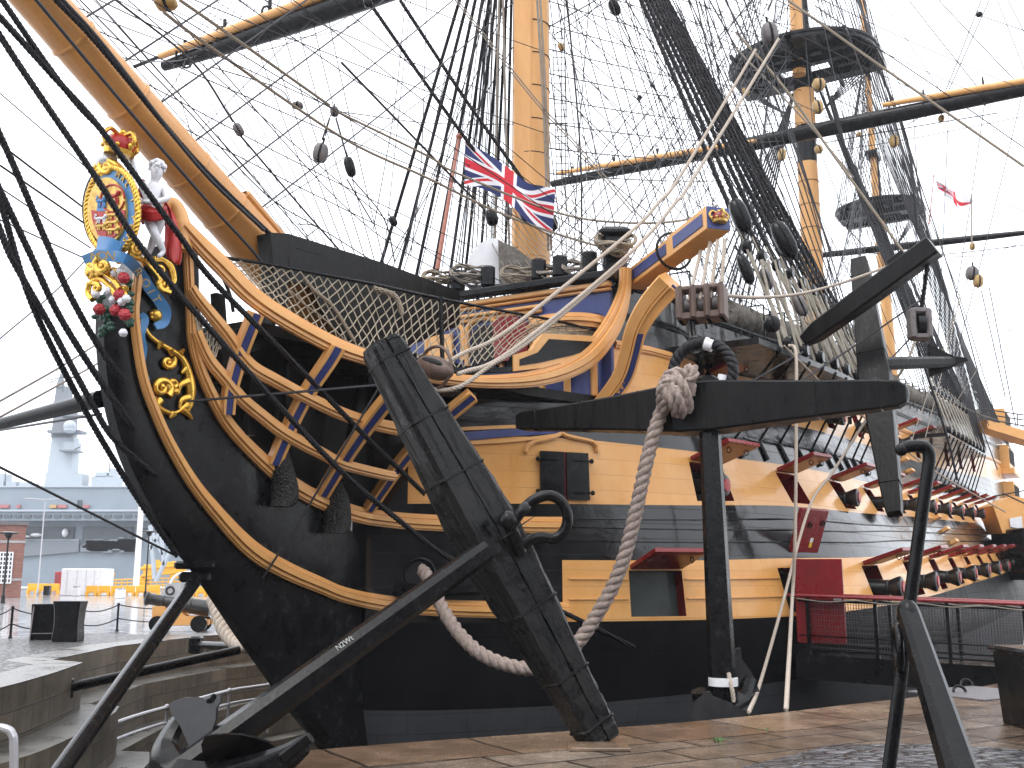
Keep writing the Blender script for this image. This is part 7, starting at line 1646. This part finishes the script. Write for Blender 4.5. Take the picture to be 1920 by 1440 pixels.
# brick building at the left edge
b1q=G(38,1121); YB=b1q[1]; rd=nrm(V(b1q[0],b1q[1],0)); fr_=V(rd[1],-rd[0],0); h=(atY(38,985,YB)-b1q)[2]; t=thing('brick_building','red brick building with a white sash window at the left edge','building',b1q)
def brickm():
    m=bpy.data.materials.new('red_brick'); m.use_nodes=True; tt=m.node_tree; bs=tt.nodes['Principled BSDF']; g=tt.nodes.new('ShaderNodeTexCoord'); mp=tt.nodes.new('ShaderNodeMapping'); mp.inputs['Rotation'].default_value=(math.pi/2,0,0); tt.links.new(g.outputs['Object'],mp.inputs[0]); br=tt.nodes.new('ShaderNodeTexBrick'); br.inputs['Scale'].default_value=1; br.inputs['Brick Width'].default_value=.45; br.inputs['Row Height'].default_value=.16; br.inputs['Mortar Size'].default_value=.014
    br.inputs['Color1'].default_value=(.20,.075,.055,1); br.inputs['Color2'].default_value=(.27,.11,.08,1); br.inputs['Mortar'].default_value=(.2,.15,.13,1); tt.links.new(mp.outputs[0],br.inputs['Vector']); tt.links.new(br.outputs['Color'],bs.inputs['Base Color']); bs.inputs['Roughness'].default_value=.8; return m
M['brick']=brickm()
W_=14.0; AXB=(fr_,rd,Z3); cB_=b1q-fr_*W_/2+rd*4
mb=MB(); mb.box(cB_+Z3*h/2,(W_,8,h),AXB); mb.build('wall',M['brick'],t); mb=MB(); mb.box(cB_+Z3*h*.25,(W_+.08,8.08,.2),AXB); mb.box(cB_+Z3*h*.77,(W_+.08,8.08,.22),AXB); mb.build('string_course',M['concrete'],t)
mb=MB(); mb.box(cB_+Z3*(h+.15),(W_+.4,8.4,.3),AXB); mb.build('roof',M['greyblock'],t)
k_=YB/F
for x0,x1 in ((-9,17),(-90,-64)):
    c=b1q+fr_*((x0+x1)/2-38)*k_*.93+Z3*(1121-1066.5)*k_; ww,hh_=26*k_,55*k_; mb=MB(); mb.box(c-rd*.02,(ww,.1,hh_),AXB); wd=mb.build('window',M['portdark'],t); mb=MB()
    for k in range(6): mb.box(c+fr_*ww*(k/5-.5)-rd*.09,(.12,.06,hh_),AXB)
    for k in range(8): mb.box(c-rd*.1+Z3*hh_*(k/7-.5),(ww+.1,.06,.12),AXB)
    mb.build('sash_bars',M['white'],wd)
# the modern grey warship beyond the quay
YS=175.0; sp=lambda x,y,d=0: atY(x,y,YS+d)
t=thing('aircraft_carrier','large modern grey warship with island tower moored in the misty background','warship',sp(100,1097))
xl,xr=-500,620; zb=lambda y: sp(100,y)[2]
mb=MB(); A=sp(xl,1,0)[0]; B=sp(xr,1,0)[0]
A,B=(xl-960)/F*YS*1.02,(xr-960)/F*YS*1.02
def slab(y0,y1,d,th,m=0,x0=A,x1=B): 
    z0,z1=zb(y1),zb(y0); mb.box(V((x0+x1)/2,YS+d+th/2,(z0+z1)/2),(x1-x0,th,z1-z0),m=m)
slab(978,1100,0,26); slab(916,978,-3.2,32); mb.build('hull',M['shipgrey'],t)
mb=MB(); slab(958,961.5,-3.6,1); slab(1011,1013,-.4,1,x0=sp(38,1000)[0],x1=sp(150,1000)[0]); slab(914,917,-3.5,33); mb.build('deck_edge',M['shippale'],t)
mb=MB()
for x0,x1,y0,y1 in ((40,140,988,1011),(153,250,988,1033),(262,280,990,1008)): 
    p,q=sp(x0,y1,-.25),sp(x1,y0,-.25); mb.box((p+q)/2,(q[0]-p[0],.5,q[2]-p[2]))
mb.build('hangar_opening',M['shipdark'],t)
mb=MB(); p,q=sp(155,1031,-.5),sp(248,1012,-.5)
for k in range(40): c=V(p[0]+(q[0]-p[0])*RNG.random(),p[1]-.15,p[2]+(q[2]-p[2])*RNG.random()); mb.box(c,(1+2*RNG.random(),.3,.4+RNG.random()))
for x0,x1 in ((38,150),): p,q=sp(x0,1044,-.25),sp(x1,1013,-.25); mb.prism([p,V(q[0],p[1],p[2]+.8),V(q[0],p[1],q[2]),V(p[0],p[1],q[2])],V(0,-.3,0))
mb.build('side_plating',mat('warship_mid_grey',(.2,.225,.25),.6),t)
for x,y,w_,h in ((68,1003,22,7),(122,999,10,16),(44,1003,7,10),(52,1006,10,4)): mb=MB(); mb.ball(sp(x,y,-1.2),(w_*.5*YS/F,.8,h*.5*YS/F),10); mb.build('ship_boat',M['white'],t)
mb=MB()
for x,w_,c in ((8,18,0),(100,12,1),(117,16,0),(162,10,0),(35,6,0)): p=sp(x,949.5,-3.5); mb.box(p,(w_*YS/F,.4,.5),m=c)
mb.build('deck_gear',[mat('faded_deck_red',(.42,.16,.16),.6),mat('faded_deck_orange',(.5,.32,.14),.6)],t)
mb=MB()
for x in np.arange(-60,290,19): p=sp(x+4*math.sin(x),968,-3.35); mb.box(p,(1.2,.3,.5))
for x in (146,151): mb.box(sp(x,947,-3.4),(.25,.3,1.6))
mb.build('scuttles',M['shipdark'],t)
mb=MB()
def blk(x0,x1,y0,y1,d=4,th=3,k=1.0,m=0):
    p,q=sp(x0,y1,d),sp(x1,y0,d); c=(p+q)/2+V(0,th/2,0); mb.box(c,(q[0]-p[0],th,q[2]-p[2]),taper=k,m=m)
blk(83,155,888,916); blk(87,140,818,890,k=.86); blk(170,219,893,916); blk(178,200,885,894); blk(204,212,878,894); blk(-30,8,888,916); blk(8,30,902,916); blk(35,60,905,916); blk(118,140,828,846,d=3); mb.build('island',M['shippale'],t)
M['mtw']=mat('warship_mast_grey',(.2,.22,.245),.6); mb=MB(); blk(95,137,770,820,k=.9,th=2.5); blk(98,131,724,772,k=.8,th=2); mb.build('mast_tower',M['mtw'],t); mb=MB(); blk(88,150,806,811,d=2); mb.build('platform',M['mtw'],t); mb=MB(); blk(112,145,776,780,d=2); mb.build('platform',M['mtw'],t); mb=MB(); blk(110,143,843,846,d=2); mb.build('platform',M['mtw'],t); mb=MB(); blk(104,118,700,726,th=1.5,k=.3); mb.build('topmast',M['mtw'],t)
mb=MB(); mb.ball(sp(131,799,1),1.05,14); mb.ball(sp(131,806,1),(1.0,1.0,.6),12); mb.build('radome',M['shippale'],t)
mb=MB()
for x0,y0,x1,y1 in ((107,705,107,690),(95,712,122,706),(92,718,108,712),(118,735,118,712),(140,843,150,838),(60,916,60,900),(10,916,10,885),(205,885,205,868),(150,780,160,776)): mb.tube([sp(x0,y0,3),sp(x1,y1,3)],.09,5)
mb.build('aerials',M['shipdark'],t)
# dark building added out of view behind the viewpoint (it darkens what the wet paint mirrors)
M['mirrordark']=mat('reflection_dark_brick',(.05,.045,.045),.8)  # wall colour set near black so the wet hull mirrors something dark
t=thing('unseen_storehouse','long brick dockyard storehouse standing across the road from the ship','building',V(0,-34,0)); mb=MB(); mb.box(V(-5,-40,7),(190,12,14)); mb.build('wall',M['mirrordark'],t); mb=MB(); mb.prism([V(-101,-33.4,14),V(-101,-46.6,14),V(-101,-40,18)],V(192,0,0)); mb.build('roof',M['greyblock'],t)
for x in range(-90,90,9):
    for z in (3,8.2): mb=MB(); mb.box(V(x,-33.98,z),(2,.12,2.8)); mb.build('window',M['portdark'],t)
# weeds in the paving joints
M['weed']=mat('weed_green',(.05,.11,.025),.7)
mb=MB()
for x,y,n in ((1350,1392,16),(1428,1372,4)):
    g=gnd(x,y)
    for k in range(n): a=RNG.random()*6.28; d=V(math.cos(a),math.sin(a),0)*(.03+.05*RNG.random()); b=g+d*RNG.random(); mb.add([b,b+d*.5+V(0,0,.03+.02*RNG.random())+V(-d[1],d[0],0)*.25,b+d+V(0,0,.02),b+d*.5+V(0,0,.035)-V(-d[1],d[0],0)*.25],[(0,1,2,3)])
o=mb.build('weeds',M['weed'],None,smooth=0); o['kind']='stuff'
# thin mist over the whole basin
hz_=bpy.data.materials.new('mist'); hz_.use_nodes=True; tt=hz_.node_tree; tt.nodes.clear(); o_=tt.nodes.new('ShaderNodeOutputMaterial'); pv=tt.nodes.new('ShaderNodeVolumePrincipled'); pv.inputs['Color'].default_value=(.93,.95,1,1); pv.inputs['Density'].default_value=.0004; pv.inputs['Anisotropy'].default_value=.2; tt.links.new(pv.outputs[0],o_.inputs['Volume'])
if True:
    mb=MB(); mb.box(V(0,100,36),(760,270,92)); hzo=mb.build('haze',hz_,None,smooth=0); hzo['kind']='stuff'
for o in list(bpy.data.objects):
    if '_org' in o: del o['_org']
